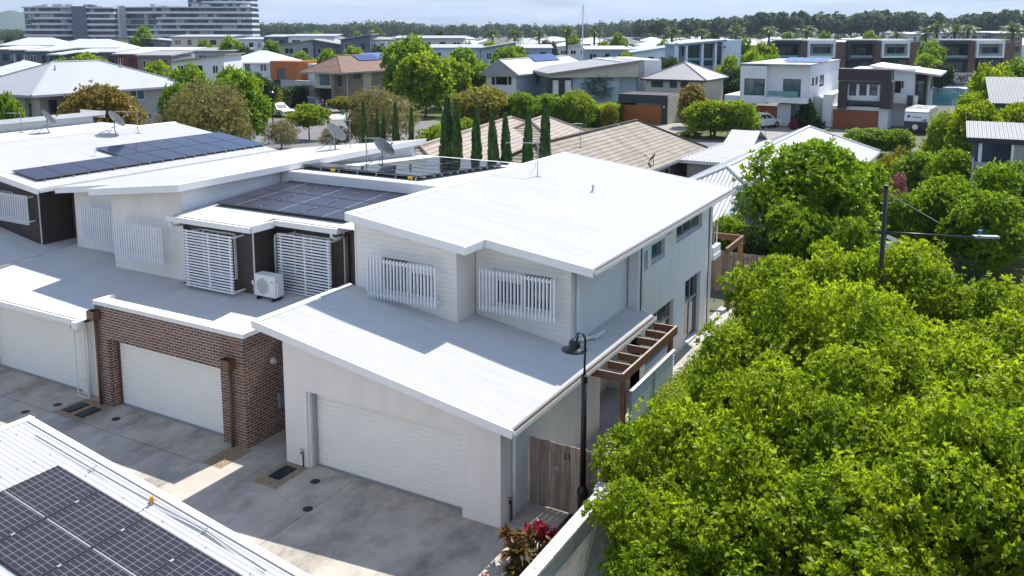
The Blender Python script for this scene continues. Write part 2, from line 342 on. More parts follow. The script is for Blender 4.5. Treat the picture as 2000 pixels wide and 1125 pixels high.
def hscreen(parent, x0, x1, z0, z1, y, n, wall_y, m='screen_white'):
    first = None
    for k in range(n):
        z = z0 + (z1 - z0) * k / (n - 1)
        if first is None: first = MB().box(x0, x1, y - .012, y + .012, z - .024, z + .024).build('screen_slat', m, parent); fz = z
        else: share(first, parent, (0, 0, z - fz))
    for t in (.05, .5, .94): x = x0 + (x1 - x0) * t; MB().box(x - .025, x + .025, y + .013, y + .06, z0 - .03, z1 + .03).build('screen_post', m, parent)
    for x in (x0 + .3, x1 - .03):
        for z in (z0 + .02, z1 - .02): MB().box(x - .02, x + .02, y + .06, wall_y, z - .03, z + .03).build('screen_bracket', m, parent)
def gutter(parent, x, y0, y1, z, w=.12, m='trim_white', side=1, debris=False):
    b = MB(); a, e = (x, x + w * side); b.box(a, e, y0, y1, z - .11, z - .098); b.box(e, e - .008 * side, y0, y1, z - .098, z); b.box(a, a + .008 * side, y0, y1, z - .098, z + .0)
    for yy in (y0, y1 - .006): b.box(a + .008 * side, e - .008 * side, yy, yy + .006, z - .098, z - .002)
    o = b.build('gutter', m, parent)
    if debris: MB().box(a + .01 * side, e - .01 * side, y0 + .1, y1 - .1, z - .095, z - .035).build('leaf_litter', 'debris', parent, label='brown leaf litter lying in the gutter')
def pipe(parent, pts, r=.045, m='trim_white', name='downpipe'): return MB().tube(pts, r, 10).build(name, m, parent, smooth=True)
# ================================================================== house with white skillion roofs (the main house)
A = thing('house', (-12.7, 20, 0), 'white clad house with two raking white roofs, nearest, behind the black lamp', 'house', 'terrace houses along the driveway')
zg = lambda x: 3.97 - (x + 16.45) * .1589
zu = lambda x: 6.215 - (x + 16.1) * .1262
xl, xr = -16.45, -8.85
al = (xr - xl, 0, zg(xr) - zg(xl))
ra = thing  # noqa
roofA = corrugated('garage_roof', 'roof_white', A, (xl, 15.75, zg(xl)), al, (0, 3.85, 0))
corrugated('garage_roof', 'roof_white', A, (-12.7, 19.6, zg(-12.7)), (3.85, 0, zg(xr) - zg(-12.7)), (0, 1.0, 0))
corrugated('garage_roof', 'roof_white', A, (-9.72, 20.6, zg(-9.72)), (.87, 0, zg(xr) - zg(-9.72)), (0, 4.1, 0))
b = MB(); b.prism([(xl - .02, 15.7, zg(xl) + .035), (xl - .02, 15.7, zg(xl) - .17), (xr + .08, 15.7, zg(xr + .08) - .17), (xr + .08, 15.7, zg(xr + .08) + .035)], (0, .035, 0)); b.build('fascia', 'trim_white', A)
b = MB().box(xl - .022, xl + .012, 15.736, 19.6, zg(xl) - .17, zg(xl) + .03); b.build('fascia', 'trim_white', A)
b = MB().prism([(xl - .01, 15.74, zg(xl) + .012), (xl + .14, 15.74, zg(xl + .14) + .012), (xl + .14, 15.74, zg(xl + .14) + .02), (xl - .01, 15.74, zg(xl) + .036)], (0, 3.85, 0)); b.build('flashing', 'trim_white', A)
b = MB().prism([(xl + .02, 15.74, zg(xl) - .19), (xr - .02, 15.74, zg(xr) - .19), (xr - .02, 15.74, zg(xr) - .17), (xl + .02, 15.74, zg(xl) - .17)], (0, .52, 0)); b.build('soffit', 'trim_white', A)
gutter(A, xr, 15.78, 24.66, zg(xr) - .02, .13, debris=True)
# garage walls
Y0 = 16.25; dl, dr, dh = -15.2, -10.42, 2.14
B('pier', 'render_cream', A, -15.95, dl, Y0, Y0 + .34, 0, zg(-15.2) - .19); B('pier', 'render_cream', A, dr, -9.38, Y0 - .003, Y0 + .36, 0, zg(-9.38) - .19)
MB().prism([(-15.95, Y0 + .002, zg(-15.2) - .192), (dl, Y0 + .002, zg(-15.2) - .192), (-15.95, Y0 + .002, zg(-15.95) - .18)], (0, .3, 0)).build('wall', 'render_cream', A)
MB().prism([(dl, Y0, dh), (dr, Y0, dh), (dr, Y0, zg(dr) - .18), (dl, Y0, zg(dl) - .18)], (0, .33, 0)).build('wall', 'render_cream', A)
MB().prism([(dr, Y0, zg(-9.38) - .192), (-9.38, Y0, zg(-9.38) - .192), (dr, Y0, zg(dr) - .182)], (0, .33, 0)).build('wall', 'render_cream', A)
garage_door(A, dl + .12, dr, Y0 + .3, dh)
B('door_jamb', 'trim_white', A, dl, dl + .06, Y0 + .06, Y0 + .33, .02, dh); B('door_jamb', 'grey_frame', A, dl + .06, dl + .12, Y0 + .16, Y0 + .33, .02, dh)
B('joint_bead', 'trim_white', A, dl - .03, dl - .015, Y0 - .004, Y0 + .004, dh, 3.4)
wl0 = PX(1050, 815, -9.38); wl1 = PX(1137, 757, -9.38)
wall(A, 'render_white', 'x', -9.38, 1, Y0 + .36, 20.35, 0, 2.66, .2, [(wl0.y, wl1.y, 2.03, 2.5)])
window(A, 'x', -9.38, 1, wl0.y, wl1.y, 2.03, 2.5, 3, 1, 'grey_frame', 'glass_dark', .06, louvre=True)
B('wall', 'render_cream', A, -9.62, -9.42, 20.36, 22.0, 0, 2.66); B('wall', 'render_cream', A, -10.6, -10.4, 22, 24.9, 0, 2.66); B('wall', 'render_cream', A, -15.95, -15.75, Y0 + .36, 20, 0, 3.6)
pipe(A, [(-9.32, 16.78, .05), (-9.32, 16.78, 2.6)]); pipe(A, [(-9.36, 20.9, .05), (-9.36, 20.9, 2.6)], .035, 'render_cream')
pipe(A, [(-8.8, 17.55, 2.62), (-8.84, 17.55, 2.5), (-9.0, 17.55, 2.45), (-9.3, 17.55, 2.45)], .05)
pipe(A, [(-8.8, 22.1, 2.62), (-8.84, 22.1, 2.5), (-9.0, 22.1, 2.45), (-9.3, 22.1, 2.45)], .05)
# upper floor
F1, F2, XN, XR, XL = 19.6, 20.6, -12.7, -9.72, -16.2
s1 = [PY(718, 497, F1 - .42), PY(850, 590, F1 - .42)]; s2 = [PY(937, 510, F2 - .42), PY(1083, 604, F2 - .42)]
z10, z11 = 3.86, 5.0
def gable(m, y, x0, x1, zb, ops, parent=A, zf=zu, th=.18):
    zt = zf(max(x0, x1)) - .2 if zf(x1) < zf(x0) else zf(x0) - .2
    wall(parent, m, 'y', y, -1, x0, x1, zb, zt, th, ops); hi = x0 if zf(x0) > zf(x1) else x1
    MB().prism([(x0, y, zt), (x1, y, zt), (hi, y, max(zf(x0), zf(x1)) - .2)], (0, th, 0)).build('wall', m, parent)
w1 = (PY(746, 545, F1).x, PY(846, 545, F1).x, 3.92, 4.95); w2 = (PY(964, 550, F2).x, PY(1078, 550, F2).x, 3.75, 4.78)
gable('board_cream', F1 + .03, XL, XN, 3.0, [w1]); gable('board_cream', F2 + .03, XN + .18, XR, 2.7, [w2])
wall(A, 'board_cream', 'x', XN - .03, 1, F1 + .21, F2 + .03, 3.0, zu(XN) - .2, .15)
wall(A, 'board_white', 'x', XR - .03, 1, F2 + .21, 25, 2.6, zu(XR) - .2, .15)
wall(A, 'board_white', 'x', XL, -1, F1 + .21, 33, 3.0, zu(XL) - .22, .15)
def clad(y, x0, x1, zb, w, m='board_cream'):
    # boards left and right of, above and below the window
    n = int((zu(x0) - .2 - zb) / .135) + 1
    for seg in ((x0, w[0], zb, 9), (w[1], x1, zb, 9), (w[0], w[1], zb, w[2]), (w[0], w[1], w[3], 9)):
        a, e, z0, z1 = seg; k0 = 0
        for k in range(n + 2):
            lo, hi = zb + k * .135, zb + (k + 1) * .135 - .004
            if lo < z0 - .13 or lo > min(z1, zu(a)) or (z1 < 9 and hi > z1 + .1): continue
            boards(A, m, (a, y), (e, y), max(lo, z0), min(hi, z1) if z1 < 9 else hi, (0, -1), 1, top=(zu(a) - .2, zu(e) - .2))
clad(F1 + .03, XL, XN, 3.0, w1); clad(F2 + .03, XN, XR, 2.75, w2)
boards(A, 'board_cream', (XN - .03, F1 + .01), (XN - .03, F2 + .01), 3.2, zu(XN) - .2, (1, 0))
boards(A, 'board_white', (XR - .03, F2 + .03), (XR - .03, 24.85), 2.8, zu(XR) - .2, (1, 0))
for x, y, z0, zt in ((XN + .0, F1, 3.3, zu(XN) - .2), (XL + .02, F1, 3.7, zu(XL) - .2), (XR, F2, 2.85, zu(XR) - .2)):
    B('corner_trim', 'trim_white', A, x - .035, x + .012, y - .012, y + .035, z0, zt)
for w, y, bl in ((w1, F1, (.0, .35)), (w2, F2, (.35, 0.))):  # pale half blinds also stand in for the white reflection on the panes
    window(A, 'y', y + .03, -1, *w, 2, 1, 'trim_white', 'glass_dark', .08, blind=bl)
vscreen(A, s1[0].x, s1[1].x, 3.85, 5.02, F1 - .42, 21, F1 + .02); vscreen(A, s2[0].x, s2[1].x, 3.66, 4.86, F2 - .42, 22, F2 + .02)
# upper roof
ux0, ux1 = -16.1, -8.88
corrugated('roof', 'roof_white', A, (ux0, 20.1, zu(ux0)), (ux1 - ux0, 0, zu(ux1) - zu(ux0)), (0, 13.35, 0))
corrugated('roof', 'roof_white', A, (ux0, 19.1, zu(ux0)), (-12.1 - ux0, 0, zu(-12.1) - zu(ux0)), (0, 1.0, 0))
def rake(y, x0, x1, zf, parent=A, d=.2, m='trim_white'):
    MB().prism([(x0, y - .035, zf(x0) + .03), (x0, y - .035, zf(x0) - d), (x1, y - .035, zf(x1) - d), (x1, y - .035, zf(x1) + .03)], (0, .035, 0)).build('fascia', m, parent)
rake(19.1, ux0 - .02, -12.1, zu); rake(20.1, -12.1, ux1 + .05, zu); rake(33.48, ux0, ux1, zu)
B('fascia', 'trim_white', A, -12.1, -12.07, 19.066, 20.065, zu(-12.1) - .2, zu(-12.1) + .01); B('fascia', 'trim_white', A, ux0 - .022, ux0 + .01, 19.1, 33.4, zu(ux0) - .2, zu(ux0) + .03)
MB().prism([(ux0 - .012, 19.1, zu(ux0) + .012), (ux0 + .2, 19.1, zu(ux0 + .2) + .012), (ux0 + .2, 19.1, zu(ux0 + .2) + .022), (ux0 - .012, 19.1, zu(ux0) + .04)], (0, 14.3, 0)).build('flashing', 'trim_white', A)
MB().prism([(ux0 + .02, 19.1, zu(ux0) - .215), (-12.12, 19.1, zu(-12.12) - .215), (-12.12, 19.1, zu(-12.12) - .2), (ux0 + .02, 19.1, zu(ux0) - .2)], (0, 1, 0)).build('soffit', 'trim_white', A)
MB().prism([(ux0 + .02, 20.102, zu(ux0) - .215), (ux1 - .01, 20.102, zu(ux1) - .215), (ux1 - .01, 20.102, zu(ux1) - .2), (ux0 + .02, 20.102, zu(ux0) - .2)], (0, 13.2, 0)).build('soffit', 'trim_white', A)
gutter(A, ux1, 20.12, 33.4, zu(ux1) - .02, .13, m='trim_white', debris=True)
for y in (21.4, 26.2): pipe(A, [(ux1 + .06, y, zu(ux1) - .12), (ux1 + .04, y, zu(ux1) - .25), (ux1 - .08, y, zu(ux1) - .3), (-9.45, y, zu(ux1) - .3)], .05)
pipe(A, [(XR + .06, 20.95, 5.0), (XR + .06, 20.95, 3.05), (XR + .12, 21.1, 2.98), (XR + .3, 21.6, 2.96)], .045)
MB().bar((XR + .3, 21.55, 2.93), (XR + .32, 22.2, 2.92), .09, .06).build('spreader', 'trim_white', A)
# tall rendered side wall
TX = -9.4
def sp_(px0, py0, px1, py1): a, e = PX(px0, py0, TX), PX(px1, py1, TX); return a.y, e.y, e.z, a.z
o1 = (25.25, 25.62, 3.95, 4.55); o2 = (*[PX(x, 470, TX).y for x in (1273, 1299)], 4.0, 4.6); o3 = (*[PX(x, 430, TX).y for x in (1322, 1371)], 4.2, 4.85)
o4 = (*[PX(x, 600, TX).y for x in (1262, 1315)], .55, 2.25); o5 = (*[PX(x, 600, TX).y for x in (1337, 1366)], .1, 2.5)
wall(A, 'render_white', 'x', TX, 1, 24.9, 32.4, 0, zu(TX) - .2, .24, [o1, o2, o3, o4, o5])
wall(A, 'render_white', 'y', 24.9, -1, -10.4, TX, 0, zu(TX) - .25, .2); wall(A, 'render_white', 'y', 32.4, 1, -16, TX, 0, zu(TX) - .2, .2)
for o, c, r_, g in ((o1, 1, 1, 'glass_mid'), (o2, 1, 1, 'glass_blue'), (o3, 3, 1, 'glass_mid'), (o4, 2, 2, 'glass_mid'), (o5, 2, 2, 'glass_dark')): window(A, 'x', TX, 1, *o, c, r_, 'grey_frame', g, .14, .06)
B('pilaster', 'trim_white', A, TX - .3, TX + .03, 24.72, 24.9, 2.7, zu(TX) - .2)
pipe(A, [(TX + .07, 24.98, 2.9), (TX + .07, 24.98, 5.05)], .04); pipe(A, [(TX + .08, 32.2, .1), (TX + .08, 32.2, 5.0)], .05)
B('balcony', 'render_white', A, -15, -9.3, 32.65, 33.6, 2.55, 2.75); B('balcony_wall', 'render_white', A, -9.5, -9.32, 32.66, 33.6, 2.75, 3.05)
for y in (32.9, 33.3): B('balcony_post', 'alu', A, -9.42, -9.38, y, y + .04, 3.1, 3.9)
B('floor_slab', 'footpath', A, -16, -9.45, 17, 32.3, 0, .05)
v = MB().lathe([(.07, 0), (.07, .03), (.035, .05), (.035, .22), (.05, .22), (.05, .25), (0, .25)], (PP(1158, 375, (ux0, 20, zu(ux0)), Vector((.1262, 0, 1)))), 12).build('roof_vent', 'galv', A)
# tap and hose point
for x, y, z in ((-15.35, 16.2, .45), (-9.33, 16.62, .55)):
    t = thing('garden_tap', (x, y, 0), 'black garden tap on the ' + ('left pier of the white garage' if x < -12 else 'white side wall near the paling gate'), 'tap', 'garden taps')
    MB().tube([(x, y + .02, .03), (x, y + .02, z), (x + .02, y - .06, z + .03), (x + .02, y - .09, z - .03)], .018, 8).build('spout', 'black_metal', t, smooth=True); MB().tube([(x - .04, y - .02, z + .08), (x + .06, y - .02, z + .08)], .012, 6).build('handle', 'black_metal', t)
# pergola over the side path
pg = thing('pergola', (-8.3, 22, 0), 'stained red timber pergola with open rafters beside the white house', 'pergola')
pe = [(-8.72, 20.45), (-8.02, 20.45), (-8.02, 24.35), (-8.72, 24.35)]
MB().bar((-8.03, 20.2, 2.5), (-8.03, 24.5, 2.5), .06, .24).build('beam', 'timber_red', pg); B('beam_cap', 'timber_top', pg, -8.055, -8.005, 20.2, 24.5, 2.622, 2.63)
for k in range(7):
    y = 20.23 + k * .705; B('rafter', 'timber_red', pg, -8.74 if k not in (0,) else -8.95, -8.06, y - .022, y + .022, 2.4, 2.6); B('rafter_cap', 'timber_top', pg, -8.72, -8.06, y - .019, y + .019, 2.602, 2.609)
for y in (20.52, 24.25): B('post', 'timber_red', pg, -8.2, -8.07, y - .06, y + .06, 0.03, 2.38)
sc = thing('privacy_screen', (-8.0, 22.4, 0), 'pale blue corrugated metal screen between the pergola posts', 'screen')
b = MB()
zz = np.linspace(.25, 1.95, 120)
for k, z in enumerate(zz): x = -7.99 + .028 * math.sin(z * 2 * math.pi / .085); b.v += [(x, 20.75, z), (x, 24.15, z)]
for k in range(len(zz) - 1): i = 2 * k; b.f.append((i, i + 1, i + 3, i + 2))
b.build('sheet', mat('screen_blue', (.62, .67, .72), .5, .06), sc, smooth=True)
B('top_rail', 'trim_white', sc, -8.03, -7.94, 20.72, 24.18, 1.952, 1.99); B('batten', 'grey_frame', sc, -7.965, -7.94, 22.4, 22.46, .25, 1.95)
for y in (20.8, 24.05): B('stand', 'grey_frame', sc, -8.08, -8.03, y, y + .05, .03, 1.95)
# rear pergola
rp_ = thing('pergola', (-9.3, 34, 0), 'small timber pergola frame with one pale pine post behind the white house', 'pergola')
B('beam', 'timber_red', rp_, -9.15, -9.05, 33.65, 36.2, 2.6, 2.85); B('beam', 'timber_red', rp_, -12, -9.15, 36.1, 36.2, 2.6, 2.85); B('post', 'timber_pine', rp_, -9.19, -9.02, 35.75, 35.92, .03, 2.6)
# ================================================================== brick unit
Bu = thing('house', (-20.3, 19, 0), 'brown brick garage with white parapet and brown clad upper floor', 'house', 'terrace houses along the driveway')
bx0, bx1, bd0, bd1 = -23.6, -17.38, -23.02, -18.3; PT = 3.17; CR = PT / 37
B('mortar_wall', 'mortar', Bu, bx0 + .01, bd0 - .0, Y0 + .004, Y0 + .34, 0, PT); B('mortar_wall', 'mortar', Bu, bd1, bx1 - .004, Y0 + .008, Y0 + .34, 0, PT); B('mortar_wall', 'mortar', Bu, bd0, bd1, Y0 + .004, Y0 + .3, 2.145, PT)
B('mortar_wall', 'mortar', Bu, bx1 - .2, bx1 - .004, Y0 + .34, 19.9, 0, PT)
spots = []
for r in range(37):
    z = r * CR + .005; sh = .12 * (r % 2)
    k = 0; x = bx1 - (.0 if r % 2 == 0 else .12)
    while x > bx0 + .05:
        a = max(x - .225, bx0); pieces = [(a, x)]
        if z + .04 < 2.14:
            if a < bd1 and x > bd0: pieces = ([(bd1, x)] if x - bd1 > .04 else []) + ([(a, bd0)] if bd0 - a > .04 else [])
        for p, q in pieces: spots.append(('f', p, q, z))
        x -= .24
    y = Y0 + (.0 if r % 2 else .12)
    while y < 19.8: spots.append(('s', y, min(y + .225, 19.85), z)); y += .24
    if z < 2.1: spots.append(('j', Y0 + (.115 if r % 2 else .0), Y0 + .34, z))
def bpos(s): return Vector(((s[1] + s[2]) / 2, Y0, s[3])) if s[0] == 'f' else Vector((bx1 if s[0] == 's' else bd0, (s[1] + s[2]) / 2, s[3]))
vis = lambda s: s[0] != 's' or s[2] < 17.9
spots.sort(key=lambda s: (not vis(s), (bpos(s) - CO).length)); rest = MB(); proto = {}; offB = ROOTLOC[Bu]; hb = CR - .016
for i, s in enumerate(spots):
    L = round(s[2] - s[1], 3); p = bpos(s)
    if i < 300:
        key = (s[0], L)
        if key not in proto:
            q = MB(); d = .1
            if s[0] == 'f': q.box(-L / 2, L / 2, 0, d, 0, hb)
            else: q.box(-d, 0, -L / 2, L / 2, 0, hb)
            q.v = [(a + offB.x, b_ + offB.y, c + offB.z) for a, b_, c in q.v]; o = q.build('brick', 'brick', Bu); proto[key] = o; o.location = p - offB
        else: share(proto[key], Bu, p - offB)
    else:
        if s[0] == 'f': rest.box(p.x - L / 2, p.x + L / 2, p.y, p.y + .1, p.z, p.z + hb)
        else: rest.box(p.x - (.1), p.x + (.0 if s[0] == 's' else .004), p.y - L / 2, p.y + L / 2, p.z, p.z + hb)
objvar(mat('brick_far', (.16, .082, .058), .85, .2, 9, bump=.4, bscale=60, island=.28), .02)
rest.build('brickwork', 'brick_far', Bu, kind='stuff')
B('alley_roof', 'roof_white_y', Bu, bx1 + .03, -15.96, 17.66, 20.5, 3.0, 3.14); garage_door(Bu, bd0 + .1, bd1, Y0 + .3, 2.14); B('door_jamb', 'brown_pipe', Bu, bd0, bd0 + .1, Y0 + .27, Y0 + .36, .02, 2.14)
b = MB(); b.box(bx0 - .03, bx1 + .03, Y0 - .03, Y0 + .36, PT, PT + .13); b.box(bx1 - .42, bx1 + .028, Y0 + .36, 19.4, PT, PT + .128); b.box(bx0 - .028, bx0 + .1, Y0 + .36, 16.9, PT, PT + .128); b.build('parapet_cap', 'trim_white', Bu)
zb = lambda y: 2.74 + (y - 15.9) * .098
corrugated('garage_roof', 'roof_white_y', Bu, (bx0 - .06, Y0 + .36, zb(Y0 + .36) + .002), (0, 3.6, 3.6 * .098), (bx1 - .42 - bx0 + .06, 0, 0))
def hopper(parent, x):
    h = MB(); z1, z0 = 3.02 if x < -20 else 2.55, 0; h.box(x - .16, x + .16, Y0 - .26, Y0 - .25, z1 - .27, z1); h.box(x - .16, x - .15, Y0 - .25, Y0 - .02, z1 - .27, z1); h.box(x + .15, x + .16, Y0 - .25, Y0 - .02, z1 - .27, z1); h.box(x - .15, x + .15, Y0 - .03, Y0 - .02, z1 - .27, z1); h.box(x - .15, x + .15, Y0 - .25, Y0 - .03, z1 - .27, z1 - .26)
    h.build('rain_head', 'brown_pipe', parent); pipe(parent, [(x + .02, Y0 - .1, .03), (x + .02, Y0 - .1, z1 - .27)], .05, 'brown_pipe')
hopper(Bu, bx0 + .12); hopper(Bu, -17.86)
BF1, BF2, BN = 19.5, 20.5, -20.2; zB = lambda y: 5.44 + (y - 19) * .06
B('wall', 'board_brown', Bu, -23.35, BN - .02, BF1 + .02, BF1 + .2, 2.9, 5.3); B('wall', 'board_brown', Bu, BN - .2, BN - .022, BF1 + .2, BF2 + .2, 2.9, 5.3); B('wall', 'board_brown', Bu, BN - .02, -16.3, BF2 + .02, BF2 + .2, 2.9, 5.32)
wb1, wb2 = (-22.4, -20.95, 3.5, 5.0), (-19.4, -17.9, 3.5, 5.0)
for seg in ((-23.35, BN, BF1), (BN, -16.3, BF2)): boards(Bu, 'board_brown', (seg[0], seg[2] + .02), (seg[1], seg[2] + .02), 3.0, 5.3, (0, -1), .12, .02, 'cladding_board', vertical=True)
boards(Bu, 'board_brown', (BN - .022, BF1), (BN - .022, BF2), 3.0, 5.3, (1, 0), .12, .02, 'cladding_board', vertical=True)
for x, y in ((BN, BF1), (-17.35, BF2 - .02), (-23.36, BF1)): B('corner_trim', 'trim_white', Bu, x - .03, x + .005, y - .008, y + .025, 3.05, 5.3)
for w, y in ((wb1, BF1), (wb2, BF2)): window(Bu, 'y', y - .06, -1, *w, 2, 1, 'trim_white', 'glass_dark', .02, sill=False)
a0, a1 = PY(357, 448, BF1 - .5), PY(457, 560, BF1 - .5); hscreen(Bu, a0.x, a1.x, 3.2, 5.0, BF1 - .5, 20, BF1)
a0, a1 = PY(541, 456, BF2 - .5), PY(648, 567, BF2 - .5); hscreen(Bu, a0.x, a1.x, 3.2, 5.03, BF2 - .5, 20, BF2)
pipe(Bu, [(-23.2, BF1 - .08, 5.2), (-23.2, BF1 - .08, 3.2), (-23.2, BF1 - .2, 3.1), (-22.7, BF1 - .3, 3.08)], .05, 'brown_pipe'); pipe(Bu, [(-17.2, BF2 - .08, 5.2), (-17.2, BF2 - .08, 3.1)], .06, 'brown_pipe')
corrugated('roof', 'roof_white_y', Bu, (-23.28, 19.0, zB(19)), (0, 5.02, 5.02 * .06), (-19.75 + 23.28, 0, 0)); corrugated('roof', 'roof_white_y', Bu, (-19.75, 20.0, zB(20)), (0, 4.02, 4.02 * .06), (3.45, 0, 0))
for x0, x1, y in ((-23.45, -19.72, 19.0), (-19.72, -17.15, 20.0)): B('fascia', 'trim_white', Bu, x0, x1, y - .1, y - .01, zB(y) - .19, zB(y) - .02)
B('fascia', 'trim_white', Bu, -19.75, -19.66, 18.995, 19.9, zB(19) - .188, zB(19.5) + .0); B('fascia', 'trim_white', Bu, -17.24, -17.148, 19.99, 21.5, zB(20) - .19, zB(20) + .01)
for x, y in ((-23.3, 18.95), (-17.4, 19.95)): pipe(Bu, [(x, y, zB(y) - .15), (x, y, zB(y) - .3), (x + .06, y + .08, zB(y) - .36), (x + .1, y + .5, zB(y) - .36)], .05)
B('soffit', 'trim_white', Bu, -23.4, -19.8, 19.0, 19.6, zB(19) - .2, zB(19) - .18); B('soffit', 'trim_white', Bu, -19.7, -17.2, 20.0, 20.6, zB(20) - .2, zB(20) - .18)
B('step_wall', 'trim_white', Bu, -23.28, -16.14, 24.02, 24.14, 5.6, 6.2); zB2 = lambda y: 6.2 - (y - 24) * .06
corrugated('roof', 'roof_white_y', Bu, (-23.28, 24.05, zB2(24.05) + .015), (0, 8.95, -8.95 * .06), (-16.14 + 23.28, 0, 0)); B('wall', 'board_white', Bu, -23.2, -16.3, 32.6, 32.8, 0, 5.5)
# ================================================================== cream unit C, brown unit D, far units E, F
C = thing('house', (-27, 19, 0), 'cream clad house with low white garage roof, left of the brick garage', 'house', 'terrace houses along the driveway')
garage_door(C, -29.36, -24.84, Y0 + .32, 2.16); B('pier', 'render_cream', C, -24.84, -23.62, Y0 + .24, Y0 + .5, 0, 2.6); B('pier', 'render_cream', C, -30.8, -29.4, Y0, Y0 + .4, 0, 2.6); B('wall', 'render_cream', C, -29.4, -24.84, Y0 + .2, Y0 + .5, 2.16, 2.7)
corrugated('garage_roof', 'roof_white_y', C, (-30.85, 15.9, zb(15.9)), (0, 4.9, 4.9 * .098), (7.2, 0, 0)); B('fascia', 'trim_white', C, -30.9, -23.85, 15.82, 15.9, 2.55, 2.72); B('fascia', 'trim_white', C, -23.85, -23.64, 15.62, 15.9, 2.55, 2.75)
B('soffit', 'trim_white', C, -30.9, -23.85, 15.9, Y0 + .22, 2.56, 2.58)
pipe(C, [(-24.25, Y0 + .12, .05), (-24.25, Y0 + .12, 2.5)], .045, 'trim_white'); pipe(C, [(-24.3, 15.85, 2.6), (-24.3, 15.85, 2.42), (-24.3, 16.3, 2.4)], .05)
zC = lambda x: 6.43 + (x + 23.0) * .1175
def zCm(x): return zC(x)
gable('render_cream', 19.5, -26.95, -23.35, 2.9, [(-26.6, -25.2, 3.75, 4.75)], C, zC); gable('render_cream', 20.5, -30.5, -26.95, 2.9, [(-30.2, -28.6, 3.85, 4.85)], C, zC); wall(C, 'render_cream', 'x', -26.95, -1, 19.7, 20.5, 2.9, zC(-26.95) - .2, .15)
for w, y in (((-26.6, -25.2, 3.75, 4.75), 19.5), ((-30.2, -28.6, 3.85, 4.85), 20.5)): window(C, 'y', y, -1, *w, 2, 1, 'trim_white', 'glass_mid', .08, blind=(.9, .9))
a0, a1 = PY(222, 430, 19.1), PY(318, 500, 19.1); vscreen(C, a0.x, a1.x, 3.66, 4.92, 19.1, 20, 19.5); a0, a1 = PY(158, 405, 20.1), PY(222, 465, 20.1); vscreen(C, a0.x, a1.x + .25, 3.75, 4.95, 20.1, 17, 20.5)
corrugated('roof', 'roof_white', C, (-22.95, 19.0, zC(-22.95)), (-4.45, 0, -4.45 * .1175), (0, 13.9, 0)); corrugated('roof', 'roof_white', C, (-27.4, 20.0, zC(-27.4)), (-3.4, 0, -3.4 * .1175), (0, 12.9, 0))
rake(19.0, -27.42, -22.92, zC, C); rake(20.0, -30.85, -27.42, zC, C); B('fascia', 'trim_white', C, -22.95, -22.91, 19, 32.95, zC(-22.95) - .2, zC(-22.95) + .03); B('fascia', 'trim_white', C, -27.45, -27.41, 19.0, 19.98, zC(-27.4) - .2, zC(-27.4) + .02)
MB().prism([(-22.94, 19, zC(-22.94) + .035), (-23.2, 19, zC(-23.2) + .02), (-23.2, 19, zC(-23.2) + .012), (-22.94, 19, zC(-22.94) + .012)], (0, 13.9, 0)).build('flashing', 'trim_white', C)
wall(C, 'board_white', 'x', -23.36, 1, 19.7, 32.6, 2.9, zC(-23.3) - .2, .15); boards(C, 'board_white', (-23.36, 19.52), (-23.36, 32.6), 5.25, zC(-23.3) - .19, (1, 0), .22, .025)
B('wall', 'render_cream', C, -30.7, -23.5, 32.45, 32.6, 0, 5.2)
# drying rack style ladder frame leaning by the downpipe
ld = thing('trellis', (-24.3, 16.2, 0), 'narrow white wire trellis frame over the downpipe beside the brick garage', 'trellis')
t0, t1 = PY(159, 640, 16.18), PY(177, 640, 16.18)
for x in (-24.6, -24.1): MB().bar((x, 16.18, .05), (x, 16.18, 2.28), .03, .03, (1, 0, 0)).build('stile', 'trim_white', ld)
for z in (.065, 2.265): B('rail', 'trim_white', ld, -24.585, -24.115, 16.167, 16.193, z - .014, z + .014)
for k in range(15): B('rung', 'trim_white', ld, -24.585, -24.115, 16.176, 16.184, .2 + k * .14, .208 + k * .14)
for z in (.5, 2.1): B('bracket', 'trim_white', ld, -24.61, -24.585, 16.2, 16.5, z, z + .02)
Dn = thing('house', (-35, 20, 0), 'dark brown clad house with blue solar panels on its white roof', 'house', 'terrace houses along the driveway')
zD = lambda x: 5.545 - (x + 31) * .135; zgD = lambda x: 3.16 - (x + 31.98) * .157
corrugated('garage_roof', 'roof_white', Dn, (-39.2, 15.7, zgD(-39.2)), (8.1, 0, -8.1 * .157), (0, 5.4, 0)); corrugated('garage_roof', 'roof_white', Dn, (-32.0, 21.1, zgD(-32.0)), (.9, 0, -.9 * .157), (0, 8, 0))
gutter(Dn, -31.1, 15.7, 29, zgD(-31.1) - .02, .12); B('wall', 'render_white', Dn, -38.6, -31.6, 16.4, 16.7, 0, 2.9)
gable('board_brown', 20.03, -38.2, -31.98, 3.0, [(-35.9, -33.6, 4.05, 5.1)], Dn, zD); wall(Dn, 'board_brown', 'x', -32.0, 1, 20.2, 31, 2.9, zD(-32) - .2, .15)
for x0, x1, z0, z1 in ((-38.2, -35.9, 3.0, 9), (-33.6, -31.98, 3.0, 9), (-35.9, -33.6, 3.0, 4.05), (-35.9, -33.6, 5.1, 9)): boards(Dn, 'board_brown', (x0, 20.03), (x1, 20.03), z0, min(z1, 6.4), (0, -1), .12, .02, 'cladding_board', top=(zD(x0) - .2, zD(x1) - .2), vertical=True)
B('corner_trim', 'trim_white', Dn, -32.0, -31.965, 20.0, 20.035, 3.15, zD(-32) - .2); window(Dn, 'y', 20.03, -1, -35.9, -33.6, 4.05, 5.1, 2, 1, 'trim_white', 'glass_dark', .06)
a1 = PY(55, 430, 19.65); vscreen(Dn, -37, a1.x, 4.0, 5.15, 19.65, 34, 20.0)
